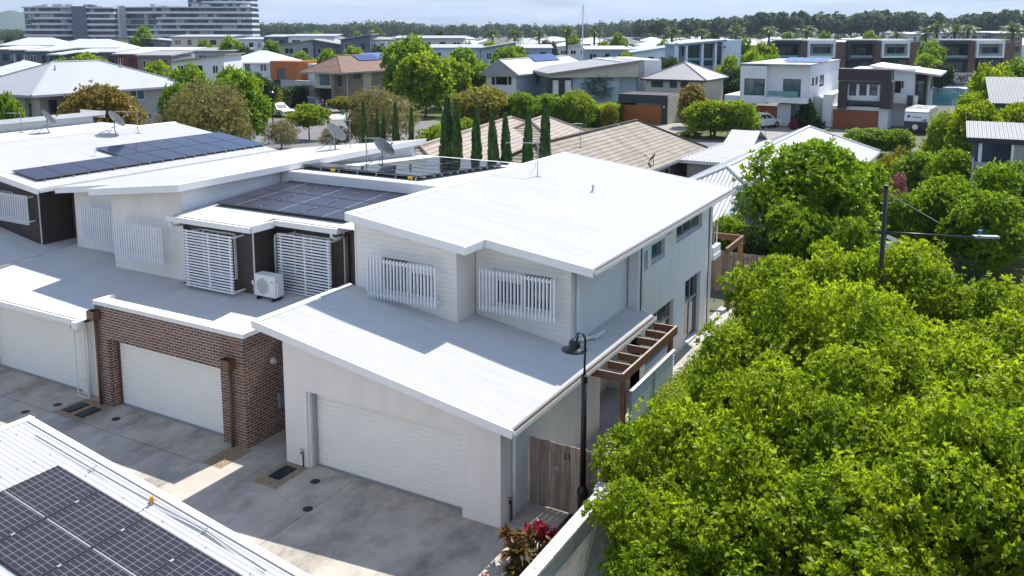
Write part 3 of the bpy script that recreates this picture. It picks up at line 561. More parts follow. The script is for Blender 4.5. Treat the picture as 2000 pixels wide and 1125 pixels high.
pipe(Dn, [(-31.9, 21.4, 5.2), (-31.9, 21.4, 3.25), (-31.8, 21.5, 3.14), (-31.75, 22.6, 3.12)], .06, 'brown_pipe')
corrugated('roof', 'roof_white', Dn, (-38.3, 19.4, zD(-38.3)), (7.3, 0, -7.3 * .135), (0, 12.4, 0)); rake(19.4, -38.3, -30.95, zD, Dn); gutter(Dn, -31.0, 19.4, 31.8, zD(-31) - .02, .14); MB().prism([(-38.32, 19.4, zD(-38.3) + .04), (-38.1, 19.4, zD(-38.1) + .025), (-38.1, 19.4, zD(-38.1) + .012), (-38.32, 19.4, zD(-38.3) + .012)], (0, 12.4, 0)).build('flashing', 'trim_white', Dn)
B('wall', 'board_white', Dn, -38.2, -32.1, 31, 31.15, 0, 5.4)
E_ = thing('house', (-42, 24, 0), 'house with a flat white roof carrying a grey dish at far left', 'house', 'terrace houses along the driveway'); corrugated('roof', 'roof_white_y', E_, (-45.5, 21, 6.0), (0, 11.5, .1), (7.15, 0, 0)); B('wall', 'board_white', E_, -45.3, -38.5, 21.5, 32, 0, 5.9)
F_ = thing('house', (-49, 26, 0), 'house with a white clad gable wall behind the dishes at far left', 'house', 'terrace houses along the driveway'); zF = lambda x: 6.72 + (x + 45.4) * .1175
corrugated('roof', 'roof_white', F_, (-45.3, 20, zF(-45.3)), (-7, 0, -7 * .1175), (0, 12.7, 0)); wall(F_, 'board_white', 'x', -45.66, 1, 21, 32.2, 0, zF(-45.6) - .2, .15); boards(F_, 'board_white', (-45.66, 21), (-45.66, 32.2), 5.7, zF(-45.6) - .2, (1, 0), .22, .025); B('fascia', 'trim_white', F_, -45.3, -45.25, 20, 32.75, zF(-45.3) - .2, zF(-45.3) + .03); B('wall', 'board_white', F_, -52.2, -45.8, 32, 32.2, 0, 5.6)
B('fascia', 'trim_white', F_, -47.5, -45.31, 32.72, 32.75, zF(-46) - .3, zF(-45.3))
# ================================================================== solar arrays
def pv_mat(name, base, line, cw, ch, lw, busv, rough=.12, mid=None):
    m = mat(name, base, rough, .15, 3, spec=.5, island=0.); n = m.node_tree.nodes; l = m.node_tree.links; b = n['Principled BSDF']; src = b.inputs['Base Color'].links[0].from_socket
    t = n.new('ShaderNodeTexCoord'); s = n.new('ShaderNodeSeparateXYZ'); l.new(t.outputs['Object'], s.inputs[0]); outs = []
    def stripes(ax, pitch, w, off=0.):
        a = n.new('ShaderNodeMath'); a.operation = 'MULTIPLY_ADD'; a.inputs[1].default_value = 1 / pitch; a.inputs[2].default_value = 100 + off; l.new(s.outputs[ax], a.inputs[0])
        f = n.new('ShaderNodeMath'); f.operation = 'FRACT'; l.new(a.outputs[0], f.inputs[0]); c = n.new('ShaderNodeMath'); c.operation = 'LESS_THAN'; c.inputs[1].default_value = w / pitch; l.new(f.outputs[0], c.inputs[0]); return c.outputs[0]
    o1 = stripes(0, cw, lw); o2 = stripes(1, ch, lw)
    mxm = n.new('ShaderNodeMath'); mxm.operation = 'MAXIMUM'; l.new(o1, mxm.inputs[0]); l.new(o2, mxm.inputs[1]); o = mxm.outputs[0]
    k = n.new('ShaderNodeMath'); k.operation = 'MULTIPLY'; k.inputs[1].default_value = busv; l.new(o, k.inputs[0])
    x = n.new('ShaderNodeMix'); x.data_type = 'RGBA'; l.new(k.outputs[0], x.inputs[0]); l.new(src, x.inputs[6]); x.inputs[7].default_value = (*line, 1); l.new(x.outputs[2], b.inputs['Base Color']); return m
pv_mat('pv_near', (.022, .021, .028), (.36, .36, .38), .1833, .0925, .006, .62, .25)
pv_mat('pv_mid', (.014, .014, .028), (.17, .18, .22), .0925, .178, .012, .85, .22)
pv_mat('pv_black', (.006, .007, .008), (.012, .012, .014), .16, .16, .006, 1, .06); MATS['pv_black'].node_tree.nodes['Principled BSDF'].inputs['Specular IOR Level'].default_value = .12
pv_mat('pv_blue', (.010, .016, .050), (.012, .02, .06), .16, .16, .004, 1, .12)
for k_, v_ in (('pv_mid', 1.16), ('pv_black', 1.14), ('pv_blue', 1.3)): MATS[k_].node_tree.nodes['Principled BSDF'].inputs['IOR'].default_value = v_
for k_, v_ in (('pv_mid', .3), ('pv_black', .4), ('pv_blue', .4), ('pv_near', .3)): MATS[k_].node_tree.nodes['Principled BSDF'].inputs['Specular IOR Level'].default_value = v_
def array(label, m, o, ex, ey, w, h, cells, frame='dark_frame', gap=.02, mid=None, lift=.09, clampm='alu'):
    """solar array: cells = list of (i, j); panel w along ex, h along ey from o"""
    ex, ey, o = Vector(ex).normalized(), Vector(ey).normalized(), Vector(o); nr = ex.cross(ey)
    if nr.z < 0: nr = -nr
    M = Matrix((ex, ey, nr)).transposed().to_4x4(); t = thing('solar_array', o, label, 'solar panels', 'rooftop solar arrays', world=False)
    t.matrix_world = Matrix.Translation(o + nr * lift) @ M
    fr = MB(); f = .022
    fr.box(0, w, 0, f, -.035, .004); fr.box(0, w, h - f, h, -.035, .004); fr.box(0, f, f, h - f, -.035, .004); fr.box(w - f, w, f, h - f, -.035, .004)
    p0 = None
    for i, j in cells:
        L = Vector((i * (w + gap), j * (h + gap), 0))
        if p0 is None:
            p0 = MB().box(f, w - f, f, h - f, -.03, 0).build('panel', m, t); f0 = fr.build('frame', frame, p0); m0 = None
            if mid: q = MB(); (q.box(w / 2 - .016, w / 2 + .016, f, h - f, .0, .002) if mid == 'x' else q.box(f, w - f, h / 2 - .011, h / 2 + .011, .0, .002)); m0 = q.build('mid_bar', clampm, p0)
            p0.location = L
        else:
            p = share(p0, t, L); share(f0, p)
            if m0: share(m0, p)
    js = sorted({j for _, j in cells})
    for j in js:
        ii = [i for i, jj in cells if jj == j]; a, e = min(ii) * (w + gap) - .08, (max(ii) + 1) * (w + gap) + .06
        for fy in (.22, .78): y = j * (h + gap) + h * fy; MB().box(a, e, y - .02, y + .02, -.08, -.037).build('rail', 'alu', t)
        for i in ii[:-1] if len(ii) > 1 else []:
            for fy in (.22, .78): x = (i + 1) * (w + gap) - gap / 2; y = j * (h + gap) + h * fy; MB().box(x - .02, x + .02, y - .035, y + .035, .004, .014).build('clamp', 'alu', t)
    return t
nz_ = Vector((0, 0, 1))
# near roof at lower left
G = thing('garage_building', (-12.5, 7, 0), 'white corrugated roof with solar panels in the lower left foreground', 'garage')
gx, gy = -15.8, 9.4; gs = math.tan(R(8.57)); zG = lambda x: 4.06 - (x - gx) * gs
def gP(px, py): return PP(px, py, (gx, gy, zG(gx)), Vector((gs, 0, 1)).normalized())
gyv = gP(62, 815).y; gxe = gP(62, 815).x
gl = gP(20, 1052).y + .0; gg = gl - .36
corrugated('roof', 'roof_white', G, (gxe, gl, zG(gxe)), (7.9, 0, -7.9 * gs), (0, gyv - gl - .1, 0), pitch=.1, amp=.013, seg=8)
corrugated('roof', 'roof_white', G, (gxe, gg - 4, zG(gxe) + .02), (7.9, 0, -7.9 * gs), (0, 4, 0), pitch=.1, amp=.013, seg=8)
MB().prism([(gxe, gl - .01, zG(gxe) - .1), (gxe, gg + .01, zG(gxe) - .1), (gxe, gg + .01, zG(gxe) - .12), (gxe, gl - .01, zG(gxe) - .12)], (7.9, 0, -7.9 * gs)).build('box_gutter', mat('gutter_blue', (.30, .36, .42), .5, .1), G)
for k in range(6): x = gxe + .8 + k * 1.3; MB().box(x, x + .05, gg, gl, zG(x) - .03, zG(x) - .015).build('gutter_strap', 'alu', G)
MB().prism([(gxe - .03, gyv - .14, zG(gxe) + .03), (gxe - .03, gyv - .02, zG(gxe) + .05), (gxe - .03, gyv, zG(gxe) + .03), (gxe - .03, gyv, zG(gxe) - .2), (gxe - .03, gyv - .14, zG(gxe) + .02)], (7.93, 0, -7.93 * gs)).build('barge_flashing', 'trim_white', G)
MB().box(gxe - .05, gxe + .1, gg - 4, gyv, zG(gxe) - .2, zG(gxe) + .03).build('ridge_flashing', 'trim_white', G)
sw = MB()
for j in range(8):
    x_ = gxe + .35 + j * .98
    for k in range(9):
      if gl + .2 + k * .3 < gyv - .25: sw.lathe([(.013, 0), (.013, .008), (0, .012)], (x_ + random.uniform(-.02, .02), gl + .2 + k * .3, zG(x_) + .014), 6)
sw.build('roof_screws', 'galv', G, kind='stuff')
wb_ = MB().prism([(gxe + .6, 3, 0), (-8.7, 3, 0), (-8.7, 3, zG(-8.7) - .25), (gxe + .6, 3, zG(gxe + .6) - .25)], (0, gyv - 3.5, 0)).build('wall', 'render_white', G)
c0 = gP(113, 917); c1 = gP(195, 967); c2 = gP(10, 968); pw, ph = (c1 - c0).length, 2 * (c2 - c0).length
pw = pw - .02
array('four dark solar panels with white cell lines on the lower left roof', 'pv_near', c0 + Vector((0, -ph, 0)), (1, 0, -gs), (0, 1, 0), pw, ph, [(i, 0) for i in range(5)], mid='y', lift=.08)
cb_ = thing('roof_conduit', gP(70, 855), 'grey electrical conduit clipped along the lower left roof', 'conduit', world=False); cb_.location = (0, 0, 0)
cpts = [gP(70, 855), gP(180, 920), gP(297, 985), gP(400, 1040), gP(520, 1120)]
MB().tube([p + nz_ * .045 for p in cpts], .014, 8).build('conduit_pipe', 'galv', cb_, smooth=True)
for p in cpts[1:4]: MB().bar(p + Vector((0, -.09, .05)), p + Vector((0, .09, .05)), .03, .012).build('clip', 'galv', cb_)
MB().tube([gP(297, 985) + nz_ * .04, gP(268, 1003) + nz_ * .03], .012, 6).build('branch_pipe', 'galv', cb_); MB().lathe([(0, .1), (.035, .1), (.04, .03), (.04, 0)], gP(297, 985) + nz_ * .04, 10).build('junction_cap', 'orange', cb_)
# arrays on the terrace roofs
s3 = 1 / math.sqrt(1 + .06 ** 2); pwB, phB = 1.84, 1.04
array('black framed solar panels on the brown house with white divider lines', 'pv_mid', (-22.85, 20.45, zB(20.45)), (1, 0, 0), (0, 1, .06), pwB, phB, [(i, j) for j in range(4) for i in range(3)][0:12], mid='x', lift=.12)
t = array('glossy all black solar panels behind the step, mirroring cypresses', 'pv_black', (-22.9, 24.75, zB2(24.75)), (1, 0, 0), (0, 1, -.06), 1.78, 1.05, [(i, 0) for i in range(3)] + [(i, j) for j in range(1, 6) for i in (1, 2)], lift=.2)
for i, x in enumerate((1.4, 4.9)): MB().box(x, x + .2, -.03, -.005, -.14, -.03).build('warning_label', 'yellow', t)
b = MB()
for i in range(7): b.bar((.1 + i * .86, -.02, -.03), (.1 + i * .86, -.12, -.18), .03, .03)
b.build('foot', 'alu', t)
q0 = PP(15, 335, (-38.3, 20, zD(-38.3)), Vector((.135, 0, 1)).normalized()); q1 = PP(500, 280, (-38.3, 20, zD(-38.3)), Vector((.135, 0, 1)).normalized())
npan = 10; w_ = 1.62; step = (q1.y - q0.y) / npan
array('long double row of blue solar panels on the dark brown house', 'pv_blue', Vector((-33.4 - .05, q0.y, zD(-33.45))), (1, 0, -.135), (0, 1, 0), 1.62, step - .02, [(0, j) for j in range(npan)] + [(-1, j) for j in range(4, npan)], lift=.1)
# ================================================================== dishes, aerials, vents
def dish(base, label, m='dish_grey', az=0., r=.42, group='satellite dishes on the roofs', legs=True):
    t = thing('satellite_dish', base, label, 'satellite dish', group, rz=az, world=False)
    c = Vector((0, 0, .72)); ax = Vector((0, -.62, .78)) if False else Vector((.80, 0, .60))
    MB().lathe([(r * k / 6, .22 * r * (k / 6) ** 2) for k in range(1, 7)] + [(r, .22 * r + .012), (r * .8, .16 * r - .02), (.02, -.02)], c, 22, ax).build('reflector', m, t, smooth=True)
    MB().tube([(0, 0, 0), (-.04, 0, .3), (-.03, 0, .55), c - ax * .03], .028, 8).build('mast', 'galv', t, smooth=True)
    MB().tube([c - Vector((0, 0, r * .75)) + ax * .02, c + ax * .62 - Vector((0, 0, .25))], .014, 6).build('feed_arm', 'galv', t); MB().lathe([(0, -.05), (.045, -.05), (.045, .06), (0, .06)], c + ax * .62 - Vector((0, 0, .22)), 8, -ax).build('feed_horn', m, t)
    if legs:
        for s in (-.4, .4): MB().tube([(-.03, 0, .42), (-.75, s, 0.02)], .016, 6).build('stay', 'galv', t)
    return t
def aerial(base, label, h=1.2, az=0., n=4, L=.9):
    t = thing('tv_aerial', base, label, 'tv aerial', 'tv aerials on the roofs', rz=az, world=False)
    MB().tube([(0, 0, 0), (0, 0, h)], .018, 6).build('mast', 'galv', t); MB().tube([(-L, 0, h - .1), (.1, 0, h - .1)], .012, 6).build('boom', 'galv', t); MB().box(-.12, .12, -.1, .1, 0, .02).build('base_plate', 'galv', t)
    for k in range(n): x = -L + k * L / n; MB().tube([(x, -.22, h - .1), (x, .22, h - .1)], .006, 5).build('element', 'galv', t)
    MB().tube([(.02, 0, h * .9), (-.1, .06, .3), (-.35, .2, .02)], .006, 5).build('cable', 'dark_frame', t); return t
dp = lambda x, y, z: PZ(x, y, z)
dish(PY(225, 266, 27.0).copy() if False else Vector((-37.2, 27.4, zD(-37.2))), 'grey satellite dish on the roof ridge above the blue panels', az=R(82), r=.5)
dish(Vector((-43.4, 28.0, 6.08)), 'grey satellite dish on the flat roof at far left', az=R(78), r=.5)
pc = PP(655, 292, (-23, 19, zC(-23)), Vector((-.1175, 0, 1)).normalized()); dish(pc, 'pale satellite dish on the white roof beside the street trees', az=R(80), r=.52)
pb = PZ(748, 325, 5.95); dish(pb, 'dark satellite dish standing behind the black solar panels', az=R(80), r=.5)
aerial(PP(1050, 345, (ux0, 20, zu(ux0)), Vector((.1262, 0, 1)).normalized()), 'tall tv aerial with a long boom on the nearest white roof', 1.35, R(25), L=1.15)
aerial(pc + Vector((.45, .5, .04)), 'tv aerial with a long boom beside the pale dish', 1.35, R(20), L=1.2); aerial(pb + Vector((-.75, -.1, .02)), 'thin tv aerial mast left of the dark dish', 1.2, R(200), L=.5); aerial(Vector((-37, 28.5, zD(-37))), 'tv aerial beside the dish above the blue panels', 1.15, R(15), L=1.2); aerial(Vector((-44.6, 27.3, 6.08)), 'tv aerial on the flat roof at far left', 1.1, R(10), L=.9)
for p, t, par in ((PP(186, 305, (-38.3, 20, zD(-38.3)), Vector((.135, 0, 1)).normalized()), 0, Dn), (PP(524, 306, (-23, 19, zC(-23)), Vector((-.1175, 0, 1)).normalized()), 0, C)): MB().lathe([(.06, 0), (.06, .03), (.03, .05), (.03, .3), (.045, .3), (.045, .33), (0, .33)], p, 12).build('roof_vent', 'plastic_white', par)
# ================================================================== air conditioner
ac0, ac1 = PZ(508, 570, 3.1), PZ(548, 577, 3.1)
ac = thing('air_conditioner', (-19.7, 19.2, 3.06), 'white outdoor air conditioner unit on the low roof by the slatted screen', 'air conditioner')
ax_, ay_ = -19.95, 19.25
B('casing', 'plastic_white', ac, ax_, ax_ + .86, ay_, ay_ + .34, 3.2, 3.86); B('top_cover', 'plastic_white', ac, ax_ - .01, ax_ + .87, ay_ - .012, ay_ + .35, 3.86, 3.885)
MB().lathe([(.27, .0), (.27, .012), (.25, .014), (.24, .004)], (ax_ + .32, ay_ - .002, 3.53), 24, (0, -1, 0)).build('fan_ring', 'plastic_white', ac); MB().lathe([(.24, .002), (.001, .003)], (ax_ + .32, ay_ - .002, 3.53), 24, (0, -1, 0)).build('fan_opening', mat('fan_grey', (.42, .42, .42), .6, .1), ac)
for k in range(13): z = 3.29 + k * .04; hw = math.sqrt(max(0, .24 ** 2 - (z - 3.53) ** 2)); B('grille_bar', 'plastic_white', ac, ax_ + .32 - hw, ax_ + .32 + hw, ay_ - .02, ay_ - .012, z - .004, z + .004)
B('side_panel', 'plastic_white', ac, ax_ + .62, ax_ + .855, ay_ - .008, ay_ - .001, 3.22, 3.84); B('brand_plate', mat('brand_red', (.55, .2, .16), .5, .1), ac, ax_ + .66, ax_ + .78, ay_ - .012, ay_ - .009, 3.68, 3.72); B('valve_cover', 'plastic_white', ac, ax_ + .861, ax_ + .92, ay_ + .05, ay_ + .3, 3.25, 3.68)
for x in (ax_ + .1, ax_ + .72): B('foot', 'iron', ac, x, x + .06, ay_ - .05, ay_ + .38, 3.1, 3.2)
pp = thing('pipe_cover', (-20.1, 20.4, 3.1), 'white refrigerant pipe cover bending round the screen', 'pipe cover'); MB().tube([(-20.12, 20.36, 3.2), (-20.12, 20.36, 4.7), (-20.1, 20.36, 4.86), (-19.95, 20.36, 4.92), (-19.3, 20.36, 4.95)], .05, 8).build('cover', 'plastic_white', pp, smooth=True)
iso = thing('isolator_box', (-20.1, 19.35, 3.1), 'small white isolator switch on the brown corner by the air conditioner', 'switch'); B('box', 'plastic_white', iso, -20.14, -20.06, 19.3, 19.4, 3.5, 3.62); MB().tube([(-20.1, 19.35, 3.05), (-20.1, 19.35, 3.5)], .014, 6).build('conduit', 'plastic_white', iso)
wl_ = thing('wall_light', (-17.36, 17.28, 2.2), 'round bulkhead light on the brick side wall', 'wall light'); MB().lathe([(.11, 0), (.11, .05), (.085, .055), (.075, .11), (.03, .14), (0, .14)], (-17.375, 17.3, 2.2), 16, (1, 0, 0)).build('lens', mat('lens', (.45, .45, .43), .3, .05), wl_, smooth=True)
mb_ = thing('meter_box', (-17.36, 17.5, .9), 'small grey utility box low on the brick side wall', 'meter box'); B('box', mat('box_grey', (.22, .26, .31), .5, .1), mb_, -17.376, -17.28, 17.42, 17.6, .9, 1.2); B('hood', 'box_grey', mb_, -17.375, -17.3, 17.44, 17.58, .74, .895)
# ================================================================== black street lamp
lx, ly = PY(1138, 985, 17.3).x, 17.3
lamp = thing('street_lamp', (lx, ly, 0), 'black heritage street lamp with wide shade before the white garage side', 'street lamp')
MB().lathe([(.12, 0), (.12, .75), (.135, .78), (.135, .86), (.085, .98), (.07, 1.0)], (lx, ly, 0.02), 18).build('base', 'black_metal', lamp, smooth=False)
MB().tube([(lx, ly, .98), (lx, ly, 3.55)], [.075, .058], 16).build('pole', 'black_metal', lamp, smooth=True); MB().lathe([(.06, 0), (.075, .01), (.075, .17), (.045, .19), (.04, .2)], (lx, ly, 3.5), 16).build('collar', 'black_metal', lamp)
zt = PY(1142, 652, ly).z; hx = PY(1122, 680, ly).x
gn = [(lx, ly, 3.6), (lx + .01, ly, zt - .14)] + [(lx - .11 + .115 * math.cos(a), ly, zt - .12 + .12 * math.sin(a)) for a in (.3, .8, 1.3, 1.8, 2.3)] + [(hx + .08, ly, zt - .12), (hx + .02, ly, zt - .2)]
MB().tube(gn, .026, 10).build('gooseneck', 'black_metal', lamp, smooth=True)
hz = PY(1122, 680, ly).z
MB().lathe([(.0, .22), (.06, .215), (.115, .17), (.135, .1), (.125, .03), (.14, .012), (.3, -.03), (.305, -.045), (.29, -.045), (.12, -.02), (0, -.02)], (hx, ly, hz), 26).build('shade', 'black_metal', lamp, smooth=True)
MB().lathe([(.1, -.025), (.09, -.07), (.0, -.085)], (hx, ly, hz), 16).build('bulb_lens', 'lens', lamp, smooth=True)
# ================================================================== paling fence with gate number
fn = thing('paling_fence', (-8, 17.58, 0), 'weathered grey brown paling fence and gate numbered 23', 'fence')
x = -9.34; k = 0; ft = PY(1036, 853, 17.58).z
while x < -3.2:
    w = random.uniform(.125, .155); tt = ft + random.uniform(-.012, .012); x1 = x + w; sk = random.uniform(-.006, .006)
    zb0 = .05 if -9.1 < x < -8.3 else .005
    MB().prism([(x, 17.585 + sk, zb0), (x1 - .006, 17.585 + sk, zb0), (x1 - .006 + sk, 17.585 + sk, tt), (x + sk, 17.585 + sk, tt + random.uniform(-.008, .008))], (0, .018, 0)).build('paling', 'paling', fn); x = x1; k += 1
for z in (.35, ft - .25): B('rail', 'paling_far', fn, -9.34, -3.2, 17.615, 17.66, z, z + .08)
for x in (-8.28, -6.0, -3.9): B('post', 'paling_far', fn, x, x + .1, 17.662, 17.76, 0, ft - .1)
cu = bpy.data.curves.new('number_plate', 'FONT'); cu.body = '23'; cu.size = .2; cu.extrude = .004; cu.align_x = 'CENTER'
ob = bpy.data.objects.new('tmp', cu); COL.objects.link(ob); ob.rotation_euler = (R(90), 0, 0); pn = PY(1107, 892, 17.57); ob.location = pn - Vector((0, 0, .075)); bpy.context.view_layer.update()
me = bpy.data.meshes.new_from_object(ob.evaluated_get(bpy.context.evaluated_depsgraph_get())); me.transform(ob.matrix_world); me.transform(Matrix.Translation(-Vector((-8, 17.58, 0)))); bpy.data.objects.remove(ob); me.materials.clear(); me.materials.append(MATS['black_metal']); me.name = 'number'
no = bpy.data.objects.new('number', me); COL.objects.link(no); no.parent = fn; no['label'] = 'black house number 23 on the gate'
MB().lathe([(.001, 0), (.055, 0), (.055, .008), (.0, .009)], PY(1087, 915, 17.575), 16, (0, -1, 0)).build('gate_disc', 'timber_top', fn)
# ================================================================== block wall
bw = thing('block_wall', (-6.75, 12, 0), 'pale concrete block wall with weathered coping below the trees', 'wall')
wx0, wx1, wy0, wy1, wz = -6.86, -6.64, 5.5, 16.1, 1.8
B('mortar_core', 'concrete_wall', bw, wx0 + .02, wx1 - .012, wy0, wy1, 0, wz - .06)
objvar(mat('block', (.70, .69, .65), .85, .12, 4, bump=.3, bscale=80), .1); offW = ROOTLOC[bw]; p0 = None
for r in range(9):
    y = wy1 - .2 * (r % 2)
    while y - .39 > wy0:
        if p0 is None:
            q = MB().box(-.03, 0, -.39, 0, 0, .188); q.v = [(a + offW.x, b_ + offW.y, c) for a, b_, c in q.v]; p0 = q.build('block', 'block', bw); p0.location = Vector((wx1, y, r * .2)) - offW
        elif y > 8: share(p0, bw, Vector((wx1, y, r * .2)) - offW)
        y -= .4
cp = mat('coping', (.52, .50, .46), .9, .35, 5, bump=.6, bscale=40, col2=(.66, .65, .62))
y = wy1
while y > wy0: B('coping', 'coping', bw, wx0 - .02, wx1 + .03, y - .79, y, wz - .06, wz); y -= .8
B('end_pillar', 'concrete_wall', bw, wx0 - .1, wx0 - .0, wy1 - .12, wy1 + .12, 0, wz - .02); B('end_pillar', 'coping', bw, wx0 - .12, wx1 + .06, wy1 + .001, wy1 + .22, wz - .08, wz + .003); B('end_pillar', 'concrete_wall', bw, wx0 - .09, wx1 + .0, wy1 + .002, wy1 + .2, 0, wz - .081)
# ================================================================== plants
def mesh_np(name, v, q, m, uvs=None):
    me = bpy.data.meshes.new(name); me.vertices.add(len(v)); me.vertices.foreach_set('co', np.asarray(v, np.float32).ravel()); k = q.shape[1]
    me.loops.add(q.size); me.loops.foreach_set('vertex_index', q.astype(np.int32).ravel()); me.polygons.add(len(q)); me.polygons.foreach_set('loop_start', np.arange(0, q.size, k, dtype=np.int32)); me.polygons.foreach_set('loop_total', np.full(len(q), k, np.int32))
    me.materials.append(MATS[m]); me.update(); return me
def norm(a): return a / np.maximum(np.linalg.norm(a, axis=1, keepdims=True), 1e-6)
def leaves(p, d, n, L, wd, fold=.25):
    """kite leaves: base p, axis d, face normal n"""
    sd = norm(np.cross(d, n)); L = L[:, None]; W_ = wd[:, None]; k = len(p)
    v = np.empty((k, 4, 3)); mid = p + d * L * .58 + n * L * .10
    v[:, 0] = p; v[:, 1] = mid + sd * W_ * .5 + n * W_ * fold; v[:, 2] = p + d * L; v[:, 3] = mid - sd * W_ * .5 + n * W_ * fold
    return v.reshape(-1, 3), np.arange(4 * k).reshape(-1, 4)
def crown_mesh(name, m, lobes, tips, per, L, asp=.5, rnd=.25, shell=.72, up=.25, seed=1, sprig=.14):
    """lobes: [(centre, radii)]; twig tips scattered over and a little inside the lobes, some sprigs standing out, a whorl of leaves on each"""
    g = np.random.default_rng(seed); C_ = np.array([l[0] for l in lobes]); Rd = np.array([l[1] for l in lobes]); area = (Rd[:, 0] * Rd[:, 2]); w = area / area.sum()
    k = g.choice(len(lobes), int(tips * 1.9), p=w); u = norm(g.normal(size=(len(k), 3))); rr = shell + (1.04 - shell) * np.sqrt(g.random(len(k))); sp = g.random(len(k)) < sprig; rr = np.where(sp, 1.0 + .38 * g.random(len(k)), rr)
    t = C_[k] + u * Rd[k] * rr[:, None] + g.normal(size=u.shape) * Rd.mean() * .06
    inside = np.zeros(len(t), bool)
    for c, r in zip(C_, Rd): inside |= (((t - c) / r) ** 2).sum(1) < .62 ** 2
    t, u, k = t[~inside][:tips], u[~inside][:tips], k[~inside][:tips]
    o = norm(u + np.array([0, 0, up]) + g.normal(size=u.shape) * .25); a = norm(np.cross(o, g.normal(size=o.shape))); b_ = np.cross(o, a); n_ = len(t); P, D_, N_, LL = [], [], [], []; big = .55 + .9 * g.random(n_)
    for j in range(per):
        ang = 2 * math.pi * (j / per) + g.random(n_) * .9; tilt = (.35 + .5 * g.random(n_))[:, None]; rad = a * np.cos(ang)[:, None] + b_ * np.sin(ang)[:, None]
        d = norm(o * tilt + rad * (1.05 - tilt * .5) + g.normal(size=o.shape) * rnd * .4); nn = norm(o - d * (o * d).sum(1, keepdims=True) + g.normal(size=o.shape) * rnd * .5)
        l = L * big * (.7 + .5 * g.random(n_)); P.append(t + o * (g.random(n_)[:, None] * l[:, None] * .8 - l[:, None] * .4)); D_.append(d); N_.append(nn); LL.append(l)
    P, D_, N_, LL = map(np.concatenate, (P, D_, N_, LL)); v, q = leaves(P, D_, N_, LL, LL * asp); return mesh_np(name, v, q, m)
def make_lobes(rx, rz, n, rl, seed, zc=0., flat=.0, core=True, jit=.28):
    g = np.random.default_rng(seed); out = []
    for i in range(n):
        ph = i * 2.39996 + g.random() * .5; h = 1 - (i + .5) / n * 1.7; rad = math.sqrt(max(0, 1 - min(1, h * h))); r = rl * (.5 + 1.0 * g.random())
        kx, ky, kz = 1 + jit * g.uniform(-1, 1), 1 + jit * g.uniform(-1, 1), 1 + jit * g.uniform(-1, .8); out.append(((rx * .72 * rad * math.cos(ph) * kx, rx * .72 * rad * math.sin(ph) * ky, zc + rz * .72 * h * kz), (r * 1.15, r * 1.15, r * .85)))
    for i in range(int(n * 1.4)):
        c, r = out[g.integers(0, n)]; d = g.normal(size=3); d[2] = abs(d[2]) * .8 - .2; d /= np.linalg.norm(d); q = rl * (.22 + .4 * g.random()); out.append(((c[0] + d[0] * r[0], c[1] + d[1] * r[1], c[2] + d[2] * r[2]), (q * (.8 + .5 * g.random()), q * (.8 + .5 * g.random()), q * .8)))
    if core: out.append(((0, 0, zc), (rx * .7, rx * .7, rz * .7)))
    return out
def trunk_mesh(name, h, r, reach, zc, nl=6, seed=0, m='bark'):
    g = random.Random(seed); b = MB(); b.tube([(0, 0, -.05), (.03, .02, h * .35), (-.02, .04, h * .7), (0, 0, h)], [r * 1.25, r, r * .85, r * .6], 8)
    for i in range(nl):
        a = i * 2.4 + g.random(); z0 = h * (.45 + .5 * g.random()); e = reach * (.5 + .4 * g.random()); b.tube([(0, 0, z0), (e * .5 * math.cos(a), e * .5 * math.sin(a), z0 + (zc - z0) * .5 + .2), (e * math.cos(a), e * math.sin(a), zc + g.uniform(-.2, .4) * reach)], [r * .5, r * .35, r * .12], 6)
    me = bpy.data.meshes.new(name); me.from_pydata(b.v, [], b.f); me.materials.append(MATS[m]); return me
mat('bark', (.11, .085, .065), .9, .4, 8, bump=.6, bscale=30)
def leafmat(name, c, c2, isl=.3, tr=.35, rough=.42, scale=.8): return mat(name, c, rough, .25, scale, spec=.22, island=isl, col2=c2, trans=tr)
leafmat('leaf_lime', (.125, .235, .006), (.30, .39, .010), tr=.45, isl=.45, rough=.5); leafmat('leaf_green', (.105, .225, .007), (.22, .34, .011), tr=.42, isl=.4); leafmat('leaf_dark', (.03, .065, .014), (.06, .105, .02)); leafmat('leaf_olive', (.14, .145, .035), (.24, .21, .06)); leafmat('leaf_rust', (.18, .155, .022), (.32, .23, .04)); leafmat('leaf_gold', (.17, .185, .016), (.32, .30, .03)); leafmat('leaf_cypress', (.05, .125, .035), (.10, .18, .05), tr=.25)
leafmat('leaf_silver', (.26, .33, .31), (.36, .43, .41), .15, .45); leafmat('leaf_palm', (.06, .11, .015), (.11, .16, .03)); leafmat('leaf_forest', (.06, .095, .04), (.095, .135, .05), .3, .15, .95, .03); leafmat('leaf_pink', (.14, .17, .02), (.55, .14, .28), .3, .35, .42, 7.); leafmat('leaf_red', (.22, .008, .03), (.36, .03, .06), .4); leafmat('leaf_rusty', (.07, .085, .015), (.20, .08, .025), .45); leafmat('leaf_yellow', (.3, .25, .01), (.22, .24, .012), .3)
TREES = {}
def tree_kind(key, m, rx, rz, H, nl, rl, tips, per, L, seed, asp=.5, tr=.09, shell=.72, variants=1, core=True):
    zc = H - rz
    for v in range(variants):
        TREES[key, v] = (crown_mesh(key + '_crown', m, make_lobes(rx, rz, nl, rl, seed + v * 7, zc, core=core), tips, per, L, asp, seed=seed + v, shell=shell), trunk_mesh(key + '_trunk', max(.5, zc), tr, rx * .8, zc, 7, seed + v))
